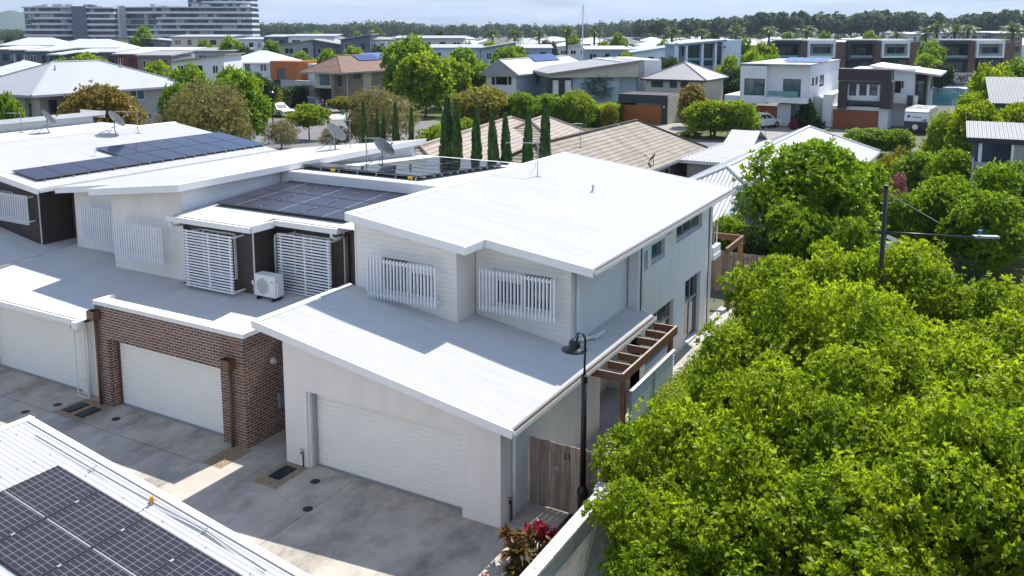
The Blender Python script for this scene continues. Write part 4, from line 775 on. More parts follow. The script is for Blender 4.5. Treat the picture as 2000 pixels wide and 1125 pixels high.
def plant(name, key, v, loc, label, cat='tree', group=None, s=1., sz=None, rz=0., m=None):
    t = thing(name, loc, label, cat, group, rz=rz, world=False); t.scale = (s, s, sz or s); cm, tm = TREES[key, v]
    c = bpy.data.objects.new('crown', cm); COL.objects.link(c); c.parent = t
    if m: c.material_slots[0].link = 'OBJECT'; c.material_slots[0].material = MATS[m]
    k = bpy.data.objects.new('trunk', tm); COL.objects.link(k); k.parent = t; return t
tree_kind('near', 'leaf_lime', 2.6, 2.1, 4.7, 22, .56, 8600, 7, .105, 11, .44, variants=3, core=False, shell=.55)
tree_kind('mid', 'leaf_green', 2.5, 2.7, 5.7, 34, .68, 5200, 6, .19, 31, .5, variants=2)
tree_kind('street', 'leaf_lime', 2.5, 2.0, 6.0, 26, .75, 3000, 6, .24, 37, .5, variants=1)
tree_kind('far', 'leaf_green', 2.5, 2.6, 5.5, 26, .72, 2300, 5, .33, 51, .5, variants=3)
tree_kind('sparse', 'leaf_olive', 2.4, 2.5, 5.2, 30, .7, 4200, 5, .16, 71, .3, shell=.3, variants=2, core=False)
tree_kind('shrub', 'leaf_lime', 1.0, .8, 1.5, 14, .35, 1900, 6, .1, 91, .45, tr=.03, variants=2)
# ================================================================== near trees on the right
NEAR = [  # photo px of crown centre, height of that point, scale, label
 (1325, 885, 2.2, .72, 'bright green tree beside the black lamp, nearest the paling fence'),
 (1490, 965, 2.6, .92, 'bright green tree over the block wall at the bottom'),
 (1375, 1090, 2.2, .8, 'bright green tree leaning over the coping at the lower edge'),
 (1600, 1090, 2.7, 1.0, 'bright green tree at the bottom edge right of the block wall'),
 (1800, 1090, 2.9, 1.0, 'bright green tree at the bottom, left of the corner one'),
 (1985, 1060, 3.0, 1.0, 'bright green tree in the lower right corner'),
 (1545, 815, 2.8, .98, 'bright green tree in the middle of the right hand thicket'),
 (1690, 900, 2.9, 1.0, 'bright green tree in the thicket below the street light arm'),
 (1890, 880, 3.0, 1.05, 'bright green tree at the right edge, below centre'),
 (1610, 620, 3.2, 1.05, 'round bright tree left of the street light pole'),
 (1740, 625, 2.9, 1.1, 'broad bright tree hiding the foot of the street light pole'),
 (1900, 665, 2.8, 1.1, 'bright green tree under the end of the street light arm'),
 (1850, 760, 3.1, 1.05, 'bright green tree in the right hand thicket above the lowest row'),
 (1660, 770, 3.0, 1.05, 'bright green tree in the thicket centre, above the dark gap'),
 (2010, 720, 2.9, 1.05, 'bright green tree at the right edge beyond the street light'),
 (1455, 715, 1.6, .5, 'low bright green tree at the end of the clipped hedge')]
for i, (px, py, z, s, lab) in enumerate(NEAR):
    p = PZ(px, py, z); plant('tree', 'near', i % 3, (p.x, p.y, 0), lab, 'tree', 'bright green trees on the right', s, (z + .1) / 2.8 * (.92, 1.05, 1.0, .96)[i % 4], rz=i * 1.3)
# ================================================================== middle distance
mat('tile_pink', (.30, .245, .205), .85, .12, 1.2, col2=(.36, .30, .255), bump=.3, bscale=9); mat('tile_grey', (.235, .205, .165), .85, .22, 1.0, col2=(.31, .27, .22), bump=.3, bscale=9)
mat('tile_line', (.06, .045, .035), .9, .2)
mat('brick_grey', (.33, .31, .29), .85, .2, 8, bump=.3); mat('brick_taupe', (.27, .205, .175), .85, .2, 8, bump=.3)
mat('wall_white', (.70, .71, .72), .7, .04, .5); mat('wall_beige', (.56, .50, .40), .75, .06, .5); mat('wall_blue', (.48, .58, .64), .7, .04, .5); mat('wall_cream', (.55, .50, .40), .75, .05, .5); mat('wall_grey', (.36, .37, .39), .75, .06, .5); mat('wall_charcoal', (.035, .037, .042), .6, .1); mat('wall_slate', (.11, .135, .18), .65, .1); mat('wall_plum', (.045, .032, .036), .6, .1); mat('wall_orange', (.40, .12, .022), .6, .2, 3, stretch=(1, 1, 8)); mat('wall_redbrown', (.17, .048, .03), .7, .15); mat('wall_taupe', (.21, .185, .165), .75, .08); mat('wall_timber', (.14, .085, .055), .7, .3, 2, stretch=(6, 6, .5))
mat('door_timber', (.36, .115, .022), .45, .25, 1.5, stretch=(1, 1, 14)); mat('door_rust', (.30, .085, .03), .5, .15, 1.5, stretch=(1, 1, 12))
mat('roof_pale', (.32, .33, .35), .5, .06, .4); mat('roof_bright', (.48, .49, .50), .5, .07, .3); mat('roof_mid', (.25, .24, .24), .55, .1, .5); mat('roof_dark', (.10, .095, .09), .6, .15, .5); mat('roof_brown', (.21, .13, .095), .8, .15, 2); mat('roof_red', (.30, .075, .04), .8, .2, 1)
mat('rail_glass', (.16, .30, .31), .1, .1); mat('asphalt', (.15, .145, .145), .9, .15, .6, bump=.3); mat('paving', (.26, .235, .21), .85, .2, 3)
def plane_of(p, q, r): return (Vector(q) - Vector(p)).cross(Vector(r) - Vector(p)).normalized()
def stepped(parent, name, m, poly, up, course=.33, lift=.035):
    """tiled roof face: poly (3-D, planar) cut into courses along the slope direction up, each course a tilted strip"""
    P0 = Vector(poly[0]); nr = Vector((0, 0, 0))
    for i in range(len(poly)): nr += Vector(poly[i]).cross(Vector(poly[(i + 1) % len(poly)]))
    nr.normalize(); nr = nr if nr.z > 0 else -nr; up = (Vector(up) - nr * Vector(up).dot(nr)).normalized(); sd = up.cross(nr)
    q = [((Vector(p) - P0).dot(sd), (Vector(p) - P0).dot(up)) for p in poly]; lo, hi = min(y for _, y in q), max(y for _, y in q); b = MB(); k = lo
    while k < hi:
        c = clip(clip(q, (0, k), (1, k)), (1, min(hi, k + course)), (0, min(hi, k + course)))
        if len(c) >= 3:
            i = len(b.v); b.v += [tuple(P0 + sd * x + up * y + nr * (lift * (1 - (y - k) / course))) for x, y in c]; b.f.append(tuple(range(i, i + len(c))))
            e = [j for j in range(len(c)) if abs(c[j][1] - k) < 1e-4]
            if len(e) >= 2: a_, b_ = c[e[0]], c[e[-1]]; i = len(b.v); b.v += [tuple(P0 + sd * x + up * y + nr * h) for (x, y), h in ((a_, 0), (b_, 0), (b_, lift), (a_, lift))]; b.f.append((i, i + 1, i + 2, i + 3))
        k += course
    return b.build(name, m, parent)
def hip_pts(u0, u1, v0, v1, ze, zr, ridge='v', inset=None, gable=()):
    if ridge == 'v': h = (u1 - u0) / 2 if inset is None else inset; c = (u0 + u1) / 2; a, e = (c, v0 + (0 if 0 in gable else h), zr), (c, v1 - (0 if 1 in gable else h), zr)
    else: h = (v1 - v0) / 2 if inset is None else inset; c = (v0 + v1) / 2; a, e = (u0 + (0 if 0 in gable else h), c, zr), (u1 - (0 if 1 in gable else h), c, zr)
    p = [(u0, v0, ze), (u1, v0, ze), (u1, v1, ze), (u0, v1, ze)]
    if ridge == 'v': return [[p[0], p[1], a], [p[1], p[2], e, a], [p[2], p[3], e], [p[3], p[0], a, e]], (a, e), p
    return [[p[0], p[1], e, a], [p[1], p[2], e], [p[2], p[3], a, e], [p[3], p[0], a]], (a, e), p
def hip_roof(parent, m, *a, tiled=False, cap=None, fascia='trim_white', ribs=None, **k):
    fs, (r0, r1), p = hip_pts(*a, **k)
    if tiled:
        for f in fs: e = Vector(f[1]) - Vector(f[0]); up = Vector((-e.y, e.x, 0)) + Vector((0, 0, 2)); stepped(parent, 'roof', m, f, up)
    elif ribs:
        for f in fs:
            e = Vector(f[1]) - Vector(f[0]); E = e.normalized(); nr = plane_of(f[0], f[1], f[2]); up = nr.cross(E)
            P0 = Vector(f[0]); q = [((Vector(x) - P0).dot(E), (Vector(x) - P0).dot(up)) for x in f]; b = MB(); n = int(e.length / ribs * 4); ys = []
            for j in range(n + 1):
                s_ = max(.002, min(e.length - .002, e.length * j / n)); c = clip(clip(q, (s_ + .001, 9), (s_ + .001, -9)) if False else q, (s_, -50), (s_, 50)); hi = 0.
                for i in range(len(q)):
                    (x0, y0), (x1, y1) = q[i], q[(i + 1) % len(q)]
                    if (x0 - s_) * (x1 - s_) <= 0 and abs(x1 - x0) > 1e-6: hi = max(hi, y0 + (y1 - y0) * (s_ - x0) / (x1 - x0))
                h = (0, .009, 0, -.009)[j % 4]; b.v += [tuple(P0 + E * s_ + nr * h), tuple(P0 + E * s_ + up * hi + nr * h)]
            b.f = [(2 * j, 2 * j + 2, 2 * j + 3, 2 * j + 1) for j in range(n)]; b.build('roof', m, parent)
    else:
        b = MB()
        for f in fs: b.poly(f)
        b.build('roof', m, parent)
    b = MB(); ze = p[0][2]; (x0, y0, _), (x1, y1, _) = p[0], p[2]
    for s in ((x0, x1, y0, y0 + .1), (x0, x1, y1 - .1, y1), (x0, x0 + .1, y0 + .1, y1 - .1), (x1 - .1, x1, y0 + .1, y1 - .1)): b.box(*s, ze - .22, ze - .012)
    b.box(x0 + .1, x1 - .1, y0 + .1, y1 - .1, ze - .21, ze - .19); b.build('eave', fascia, parent)
    if cap:
        b = MB()
        for q0, q1 in ((p[0], r0), (p[1], r0 if a and k.get('ridge', 'v') == 'v' else r1), (p[2], r1), (p[3], r1 if k.get('ridge', 'v') == 'v' else r0), (r0, r1)):
            if (Vector(q0) - Vector(q1)).length > .3: b.tube([Vector(q0) + nz_ * .03, Vector(q1) + nz_ * .03], .09, 6)
        b.build('ridge_cap', cap, parent)
    return r0, r1
class BH:
    """a house whose front wall is laid out from photo pixels on its own upright plane"""
    def __init__(s, label, px, D, rot=0., z0=0., name='house', cat='house', group=None, py=150):
        s.o = PD(px, py, D) if not isinstance(px, Vector) else px.copy(); s.o.z = z0; s.rz = YAW + R(rot); s.ex = Vector((math.cos(s.rz), math.sin(s.rz), 0)); s.ey = Vector((-s.ex.y, s.ex.x, 0)); s.z0 = z0
        s.t = thing(name, s.o, label, cat, group, rz=s.rz, world=False)
    def L(s, px, py, v=0.): p = PP(px, py, s.o + s.ey * v, s.ey) - s.o; return p.dot(s.ex), p.z
    def LS(s, px, py, u): p = PP(px, py, s.o + s.ex * u, s.ex) - s.o; return p.dot(s.ey), p.z
    def sidef(s, m, u, v0, v1, z1, wins=(), fm='dark_frame', gm='glass_mid', z0=0.):
        ops = []
        for w in wins: (a, zt), (e, zb_) = s.LS(w[0], w[1], u), s.LS(w[2], w[3], u); ops.append((max(v0 + .1, a), min(v1 - .1, e), max(z0 + .05, zb_), min(z1 - .05, zt)))
        ops = [o for o in ops if o[1] - o[0] > .1 and o[3] - o[2] > .1]; wall(s.t, m, 'x', u, 1, v0, v1, z0, z1, .2, ops)
        for o in ops: window(s.t, 'x', u, 1, *o, 2 if o[1] - o[0] > 1.5 else 1, 1, fm, gm, .1, .07, sill=False)
    def rect(s, r, v=0.):
        (u0, z1), (u1, z0) = s.L(r[0], r[1], v), s.L(r[2], r[3], v) if r[3] is not None else (s.L(r[2], r[1], v)[0], 0.)
        if r[3] is None: z0 = 0.
        return u0, u1, z0, z1
    def box(s, name, m, r, v0, v1, **k): u0, u1, z0, z1 = s.rect(r, v0); return MB().box(u0, u1, v0, v1, z0, z1).build(name, m, s.t, **k)
    def front(s, m, r, v=0., dep=6., wins=(), fm='dark_frame', gm='glass_dark', body=True):
        u0, u1, z0, z1 = s.rect(r, v); ops = []
        for w in wins: a = s.rect(w[:4], v); ops.append((max(u0 + .05, a[0]), min(u1 - .05, a[1]), max(z0 + .05, a[2]), min(z1 - .05, a[3])))
        wall(s.t, m, 'y', v, -1, u0, u1, z0, z1, .25, ops)
        for w, o in zip(wins, ops): window(s.t, 'y', v, -1, *o, w[4] if len(w) > 4 else 2, w[5] if len(w) > 5 else 1, w[6] if len(w) > 6 else fm, w[7] if len(w) > 7 else gm, .14, .07, sill=False)
        if body: MB().box(u0 + .002, u1 - .002, v + .252, v + dep, z0, z1 - .002).build('wall', m, s.t)
        return u0, u1, z0, z1
    def side(s, m, u, sg, v0, v1, z0, z1, wins=(), fm='dark_frame', gm='glass_dark'):
        ops = list(wins); wall(s.t, m, 'x', u, sg, v0, v1, z0, z1, .2, ops)
        for o in ops: window(s.t, 'x', u, sg, *o, 1, 1, fm, gm, .1, .07, sill=False)
    def gdoor(s, r, v, m, n=5):
        u0, u1, z0, z1 = s.rect(r, v); d = MB().box(u0 - .04, u1 + .04, v + .06, v + .1, z0, z1 + .03).build('garage_door', 'dark_frame', s.t)
        for k in range(n): MB().box(u0, u1, v, v + .05, z0 + (z1 - z0) * k / n + .006, z0 + (z1 - z0) * (k + 1) / n - .006).build('door_panel', m, d)
    def slab(s, name, m, u0, u1, v0, v1, z, th=.2, rise_u=0., rise_v=0.):
        q = [(u0, v0, z), (u1, v0, z + rise_u), (u1, v1, z + rise_u + rise_v), (u0, v1, z + rise_v)]; return MB().prism(q, (0, 0, -th)).build(name, m, s.t)
    def hip(s, m, u0, u1, v0, v1, ze, zr, **k): return hip_roof(s.t, m, u0, u1, v0, v1, ze, zr, **k)
    def solar(s, P, ex, ey, w, h, nx, ny, m='pv_house'):
        P, ex, ey = Vector(P), Vector(ex).normalized(), Vector(ey).normalized(); nr = ex.cross(ey)
        for i in range(nx):
            for j in range(ny): a = P + ex * (i * (w + .04)) + ey * (j * (h + .04)) + nr * .1; MB().prism([a, a + ex * w, a + ex * w + ey * h, a + ey * h], nr * -.04).build('solar_panel', m, s.t)
mat('pv_house', (.035, .06, .17), .15, .2, 2)
# ---- tiled single-storey houses behind the terrace
h = thing('house', (-23.1, 50, 0), 'single storey house with grey brown tiled hip roof behind the main roof', 'house')
fs, (r0, r1), p = hip_pts(-27.2, -19.0, 40, 64, 2.6, 4.85, ridge='v')
for f, up in ((fs[1], (-1, 0, 1)), (fs[3], (1, 0, 1)), (fs[2], (0, -1, 1)), (fs[0], (0, 1, 1))): stepped(h, 'roof', 'tile_grey', [Vector(x) - Vector((0, 0, 0)) for x in f], up, .33, .03)
b = MB()
for q0, q1 in ((p[2], r1), (p[3], r1), (r0, r1), (p[1], r0), (p[0], r0)): b.tube([Vector(q0) + nz_ * .05, Vector(q1) + nz_ * .05], .1, 6)
b.build('ridge_cap', 'tile_line', h); B('wall', 'wall_taupe', h, -26.6, -19.6, 40.6, 63.4, 0, 2.5); b = MB().box(-27.2, -19.0, 39.95, 64.05, 2.42, 2.58).build('eave', 'wall_grey', h); window(h, 'x', -19.6, 1, 55, 57, .9, 2.1, 2, 1, 'trim_white', 'glass_dark', -.03, sill=False)
gutter(h, -18.98, 40, 64, 2.6, .12, 'wall_grey'); MB().lathe([(.12, 0), (.1, .06), (.06, .08), (.06, .55), (.09, .55), (.09, .62), (0, .62)], PX(1207, 262, -23.0), 12).build('roof_vent', 'plastic_white', h)
aerial(PP(1134, 288, (-19, 50, 2.6), plane_of(*fs[1][:3])) + nz_ * .05, 'tv aerial on the grey brown tiled roof', 1.5, R(40), L=.5)
dish(PX(1275, 330, -19.3), 'black satellite dish at the eave of the grey brown tiled roof', 'black_metal', R(200), .36, legs=False)
pk = thing('house', (-31.9, 56.9, 0), 'single storey house with pink brown tiled roof behind the cypresses', 'house', rz=R(11.9), world=False)
for (u0, u1, v0, v1, zr) in ((-4.9, 4.9, -22, 4.9, 4.9), (-2.4, 6.4, -6, 6.6, 4.86)):
    fs2, (q0, q1), p2 = hip_pts(u0, u1, v0, v1, 2.6, zr, ridge='v')
    for f, up in ((fs2[1], (-1, 0, 1)), (fs2[3], (1, 0, 1)), (fs2[2], (0, -1, 1)), (fs2[0], (0, 1, 1))): stepped(pk, 'roof', 'tile_pink', f, up, .33, .03)
    b = MB()
    for a_, e_ in ((p2[2], q1), (p2[3], q1), (q0, q1), (p2[1], q0), (p2[0], q0)): b.tube([Vector(a_) + nz_ * .05, Vector(e_) + nz_ * .05], .1, 6)
    b.build('ridge_cap', 'tile_pink', pk)
MB().box(-4.4, 4.4, -21.5, 4.4, 0, 2.5).build('wall', 'wall_taupe', pk); MB().box(4.402, 5.9, -5.5, 6, 0, 2.5).build('wall', 'wall_taupe', pk)
# ---- white metal hip roof house at right
wh = thing('house', (-12, 50, 0), 'single storey house with pale corrugated hip roof beyond the pergola', 'house')
off = ROOTLOC.pop(wh)
def hipw(*a, **k):
    hip_roof(wh, 'roof_pale', *a, **k)
wh.location = (0, 0, 0)
hipw(-16.1, -7.5, 39, 68.5, 2.6, 4.6, ridge='v', ribs=.2, cap='trim_white'); hipw(-19.1, -12.2, 57.5, 66.5, 2.6, 4.35, ridge='u', ribs=.2)
MB().box(-15.6, -8, 39.5, 68, 0, 2.45).build('wall', 'wall_cream', wh); MB().box(-18.6, -15.6, 58, 66, 0, 2.45).build('wall', 'wall_cream', wh)
MB().box(-12.2, -10.4, 39.44, 39.49, .9, 2.1).build('window', 'glass_dark', wh); MB().lathe([(.07, 0), (.035, .06), (.035, .35), (.05, .35), (0, .4)], (-14.6, 60.5, 3.1), 10).build('roof_vent', 'plastic_white', wh)
aerial(Vector((-12.1, 52.5, 4.62)), 'tv aerial on the ridge of the pale hip roof', 2.0, R(10), L=.5)
# ---- fences and hedges by the side path
f2 = thing('paling_fence', (-9, 37, 0), 'shaded paling fence behind the rear pergola', 'fence'); x = -13.0
while x < -6.5: w = random.uniform(.09, .11); B('paling', 'paling', f2, x, x + w - .005, 37.2, 37.22, 0, 1.8 + random.uniform(-.01, .01)); x += w
B('rail', 'paling_far', f2, -13, -6.5, 37.16, 37.199, 1.55, 1.62)
f3 = thing('paling_fence', (-7, 30, 0), 'long paling boundary fence under the bright trees', 'fence'); y = 17.8; p0 = None
while y < 60:
    if p0 is None: p0 = B('paling', 'paling', f3, -6.6, -6.58, y, y + .105, 0, 1.7); y00 = y
    elif y < 40: share(p0, f3, (0, y - y00, 0))
    y += .11
B('rail', 'paling_far', f3, -6.64, -6.601, 17.8, 60, 1.4, 1.48); B('paling_run', 'paling_far', f3, -6.6, -6.58, 40.1, 60, 0, 1.7)
def hedge(label, p0, p1, w, h, n, L, m='leaf_lime', z0=0.):
    p0, p1 = Vector(p0), Vector(p1); d = p1 - p0; t = thing('hedge', (p0 + p1) / 2, label, 'hedge', rz=math.atan2(d.y, d.x), world=False); g = np.random.default_rng(int(p0.y * 10) % 1000); l = d.length
    P = np.stack([(g.random(n) - .5) * l, (g.random(n) - .5) * w, g.random(n) * h], 1); f = g.integers(0, 3, n); s = np.sign(g.random(n) - .5); P[f == 0, 2] = h * (1 - .12 * g.random((f == 0).sum()) ** 2); P[f == 1, 1] = s[f == 1] * w / 2 * (1 - .2 * g.random((f == 1).sum()) ** 2); P[f == 2, 0] = np.where(g.random((f == 2).sum()) < .5, s[f == 2] * l / 2, P[f == 2, 0])
    N0 = np.zeros((n, 3)); N0[f == 0, 2] = 1; N0[f == 1, 1] = s[f == 1]; N0[f == 2, 2] = 1; o = norm(N0 + g.normal(size=(n, 3)) * .5); dd = norm(np.cross(o, g.normal(size=(n, 3))) + o * .5); LL = L * (.6 + .7 * g.random(n)); P += g.normal(size=P.shape) * .05
    v, q = leaves(P, dd, o, LL, LL * .5); c = bpy.data.objects.new('foliage', mesh_np('hedge_foliage', v, q, m)); COL.objects.link(c); c.parent = t
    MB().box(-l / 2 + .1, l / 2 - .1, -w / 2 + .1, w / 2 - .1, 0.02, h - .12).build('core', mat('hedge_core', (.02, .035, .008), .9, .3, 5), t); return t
hedge('clipped bright green hedge along the side path of the white house', (-7.25, 21.4, 0), (-7.3, 34.5, 0), .95, 1.5, 42000, .07)
hedge('clipped low green hedge beside the dark garage with the timber door', PZ(1160, 248), PZ(1206, 236), 2.0, 2.2, 6000, .3)
hedge('tall dark clipped hedge beside the brick house driveway', PZ(536, 215), PZ(602, 203), 1.6, 2.8, 5000, .3, 'leaf_dark')
# ---- street, verges
def sheet(name, m, pts, z, **k): return MB().poly([PZ(x, y, z) for x, y in pts]).build(name, m, kind='structure', **k)
sheet('verge', 'grass', [(380, 330), (380, 222), (620, 205), (860, 215), (1100, 235), (1620, 232), (1760, 262), (1760, 330)], .008)
sheet('road', 'asphalt', [(300, 262), (480, 233), (560, 231), (700, 231), (790, 236), (900, 236), (1150, 268), (1400, 274), (1640, 262), (1640, 290), (1300, 320), (900, 330), (500, 310), (300, 290)], .014)
sheet('footpath', 'footpath', [(620, 226), (700, 218), (716, 222), (690, 232), (640, 234)], .02); sheet('driveway', 'paving', [(1236, 246), (1330, 240), (1352, 262), (1240, 275)], .02); sheet('driveway', 'paving', [(1500, 246), (1545, 247), (1600, 265), (1500, 275), (1420, 268)], .02); sheet('driveway', 'paving', [(1622, 253), (1760, 255), (1720, 280), (1600, 276)], .02); sheet('driveway', 'paving', [(600, 200), (680, 205), (660, 222), (600, 214)], .02)
# ---- dark garage with timber door and the beige house behind it
AL = -29.2
g = BH('beige two storey house with grey hip roof and dark garage with timber door', PY(1256, 241, 101.7), 0, AL)
g.front('wall_charcoal', (1208, 186, 1216, None), 0, 5); g.front('wall_charcoal', (1292, 186, 1303, None), 0, 5); u = g.rect((1208, 183, 1303, 204), -.02); MB().box(u[0], u[1], -.02, 5, u[2], u[3]).build('garage_fascia', 'wall_charcoal', g.t); g.gdoor((1216, 204, 1292, None), .15, 'door_timber', 6)
MB().box(u[1] + .003, u[1] + .12, .1, 5.5, 0, u[3] - .1).build('garage_side', 'wall_beige', g.t); g.box('wall_lamp', 'lens', (1209, 203, 1212, 207), -.12, -.02); g.box('wall_lamp', 'lens', (1295, 206, 1298, 211), -.12, -.02)
bu0, bu1, bv0, bv1, bz = g.L(1262, 160, 6.6)[0], g.L(1372, 160, 6.6)[0], 6.6, 15.6, g.L(1374, 157, 6.0)[1]
g.front('wall_beige', (1262, 153, 1372, None), bv0, bv1 - bv0, [(1272, 158, 1295, 171, 2, 1, 'dark_frame', 'glass_mid'), (1308, 158, 1322, 172, 2, 1, 'dark_frame', 'glass_mid'), (1329, 158, 1343, 172, 2, 1, 'dark_frame', 'glass_mid')]); g.sidef('wall_beige', bu1 + .12, bv0, bv1, bz - .05, [(1413, 154, 1419, 169)])
g.hip('roof_mid', bu0 - .6, bu1 + .7, bv0 - .6, bv1 + .6, bz, bz + 2.0, ridge='v', ribs=.35, cap='roof_mid', fascia='dark_frame')
# ---- pale blue gabled house
g = BH('pale blue weatherboard house with solar panels on a light grey roof', PY(1010, 185, 107), 0, AL)
pz = g.L(1010, 146, -.5)[1]; pu0, pu1 = g.L(950, 150)[0], g.L(1008, 150)[0]
g.front('wall_white', (950, 146, 1008, None), 0, 1, [(960, 150, 967, 166, 1), (968, 150, 991, 166, 2), (992, 150, 999, 166, 1)], body=False); MB().prism([(pu0, 0, g.rect((950, 146, 1008, None))[3]), (pu1, 0, g.rect((950, 146, 1008, None))[3]), ((pu0 + pu1) / 2, 0, pz + 1.7)], (0, .3, 0)).build('gable_wall', 'wall_white', g.t)
MB().box(pu0, pu1 - .2, .31, 24, 0, pz - .1).build('wall', 'wall_blue', g.t); g.sidef('wall_blue', pu1, .3, 24, pz - .1, [(1047, 148, 1054, 163), (1066, 150, 1071, 158)])
g.hip('roof_pale', pu0 - .6, pu1 + .6, -.6, 25, pz, pz + 2.0, ridge='v', gable=(0,), ribs=.4, cap='roof_pale', fascia='wall_grey')
hw_ = (pu1 - pu0) / 2 + .6; sl_ = 2.0 / hw_; g.solar((pu1 + .6 - hw_ * .72, 8.5, pz + 2.0 * .72 + .03), (0, 1, 0), (-1, 0, sl_), 1.0, 1.65, 8, 1)
g2 = BH('blue and white skillion roofed house behind the silver palm', 1140, 118, 10, py=210)
u = g2.front('wall_charcoal', (1073, 152, 1118, None), 0, 2, [(1079, 156, 1092, 210, 1, 1, 'dark_frame', 'blind'), (1094, 156, 1102, 210, 1), (1103, 156, 1117, 210, 1, 1, 'dark_frame', 'blind')]); u = g2.front('wall_blue', (1118, 150, 1210, None), .8, 12); u2 = g2.front('wall_blue', (1209, 119, 1248, None), 1.5, 14); u3 = g2.front('wall_white', (1258, 117, 1292, None), 3, 14, [(1272, 143, 1277, 150, 1)]); g2.box('chimney_wall', 'wall_grey', (1247, 117, 1259, None), .9, 13)
za, zb_ = g2.L(1070, 143, 0)[1], g2.L(1248, 117, 0)[1]; ua, ub = g2.L(1068, 143, 0)[0], g2.L(1250, 117, 0)[0]; MB().prism([(ua, -.6, za), (ub, -.6, zb_), (ub, -.6, zb_ - .25), (ua, -.6, za - .25)], (0, 15, 0)).build('roof', 'roof_mid', g2.t); MB().prism([(ua + .4, .0, za - .26), (ub - .2, .0, zb_ - .26), (ub - .2, .0, za - .6), (ua + .4, .0, za - .6)], (0, 12, 0)).build('gable_wall', 'wall_cream', g2.t)
# ---- white cubic house
g = BH('white cubic house with glass balcony and brown garage door', PY(1520, 245, 106.5), 0, AL)
u = g.front('wall_white', (1495, 126, 1577, 203), 0, 20, [(1530, 154, 1563, 190, 2, 1, 'dark_frame', 'glass_blue')]); ul = g.front('wall_white', (1447, 128, 1495, 203), -.9, 12, [(1454, 153, 1493, 187, 2, 2, 'dark_frame', 'glass_blue')]); g.box('balcony', 'wall_white', (1495, 190, 1575, 203), -1.3, -.01); w = g.rect((1500, 177, 1558, 189), -1.25); MB().box(w[0], w[1], -1.26, -1.23, w[2], w[3]).build('balcony_glass', 'rail_glass', g.t)
ws = g.rect((1518, 203, 1545, None), .4); MB().box(ws[0], ws[1], .4, 16, 0, ws[3]).build('wall', 'wall_white', g.t); MB().box(ws[1], u[1] - .3, 3, 16, 0, ws[3]).build('wall', 'wall_white', g.t); g.gdoor((1447, 205, 1517, None), .3, 'door_rust', 5); q = g.rect((1415, 185, 1447, None), 1); MB().box(q[0], q[1], 1, 9, 0, q[3]).build('side_wing', 'wall_white', g.t)
g.sidef('wall_white', u[1] + .2, .02, 20, u[3], [(1586, 152, 1590, 168), (1593, 150, 1597, 165), (1601, 147, 1609, 168)], z0=2.7); g.slab('roof', 'roof_pale', ul[0] - .1, u[1] + .3, -.95, 20.2, u[3] + .12, .12); g.solar((u[0] + 1, 5, u[3] + .2), (1, 0, 0), (0, 1, .1), 1, 1.7, 5, 2)
MB().box(u[1] + .25, u[1] + 2.2, 3, 15, 0, 3.4).build('side_wing', 'wall_white', g.t)
# ---- plum framed house
g = BH('white house framed in plum brown with rust coloured garage door and skillion roof', PY(1690, 250, 108.5), 0, AL)
for r in ((1638, 134, 1740, 159), (1638, 159, 1652, 213), (1720, 159, 1740, 213)): q = g.rect(r, -.6); MB().box(q[0], q[1], -.6, 1.5, q[2], q[3]).build('plum_frame', 'wall_plum', g.t)
u1 = g.front('wall_white', (1650, 150, 1722, 206), 0, 12, [(1659, 161, 1672, 187, 1, 1, 'dark_frame', 'glass_mid'), (1679, 161, 1692, 187, 1, 1, 'dark_frame', 'glass_mid'), (1699, 161, 1713, 187, 1, 1, 'dark_frame', 'glass_mid')]); g.box('shade_hood', 'dark_frame', (1652, 159, 1719, 165), -.3, .0); g.box('ledge', 'wall_charcoal', (1650, 196, 1720, 206), -.5, .0)
g.front('wall_white', (1608, 184, 1626, None), -.2, 9); q = g.rect((1626, 206, 1735, None), 0); wall(g.t, 'wall_white', 'y', 0, -1, q[0], q[1], 0, q[3], .3, [(g.L(1626, 213)[0] + .05, g.L(1717, 213)[0], 0.0, g.L(1650, 214)[1])]); g.gdoor((1627, 214, 1717, None), .12, 'door_rust', 5); MB().box(q[0], q[1], .35, 10, 0, q[3]).build('wall', 'wall_white', g.t)
u3 = g.front('wall_white', (1747, 134, 1788, None), 5, 8, [(1748, 158, 1759, 182, 1, 1), (1760, 158, 1765, 173, 1, 1, 'grey_frame', 'glass_mid')]); u4 = g.front('wall_plum', (1788, 147, 1812, None), 7, 6, [(1791, 157, 1803, 195, 1, 1, 'dark_frame', 'glass_blue')]); g.sidef('wall_grey', u4[1] + .15, 7, 15, u4[3] - .1, [(1818, 152, 1822, 172)]); g.box('balcony', 'wall_white', (1743, 187, 1790, 203), 3.2, 5); g.box('balcony_pier', 'wall_plum', (1772, 186, 1782, 207), 2.8, 3.2)
za, zb_ = g.L(1745, 128, 5)[1], g.L(1845, 146, 5)[1]; ua, ub = g.L(1700, 128, 5)[0], g.L(1838, 146, 5)[0]; MB().prism([(ua, 4.4, za), (ub, 4.4, zb_), (ub, 4.4, zb_ - .22), (ua, 4.4, za - .22)], (0, 12, 0)).build('roof', 'roof_bright', g.t); MB().box(u1[0], u1[1], 2, 12, u1[3], g.L(1690, 136, 2)[1]).build('roof_parapet', 'wall_white', g.t)
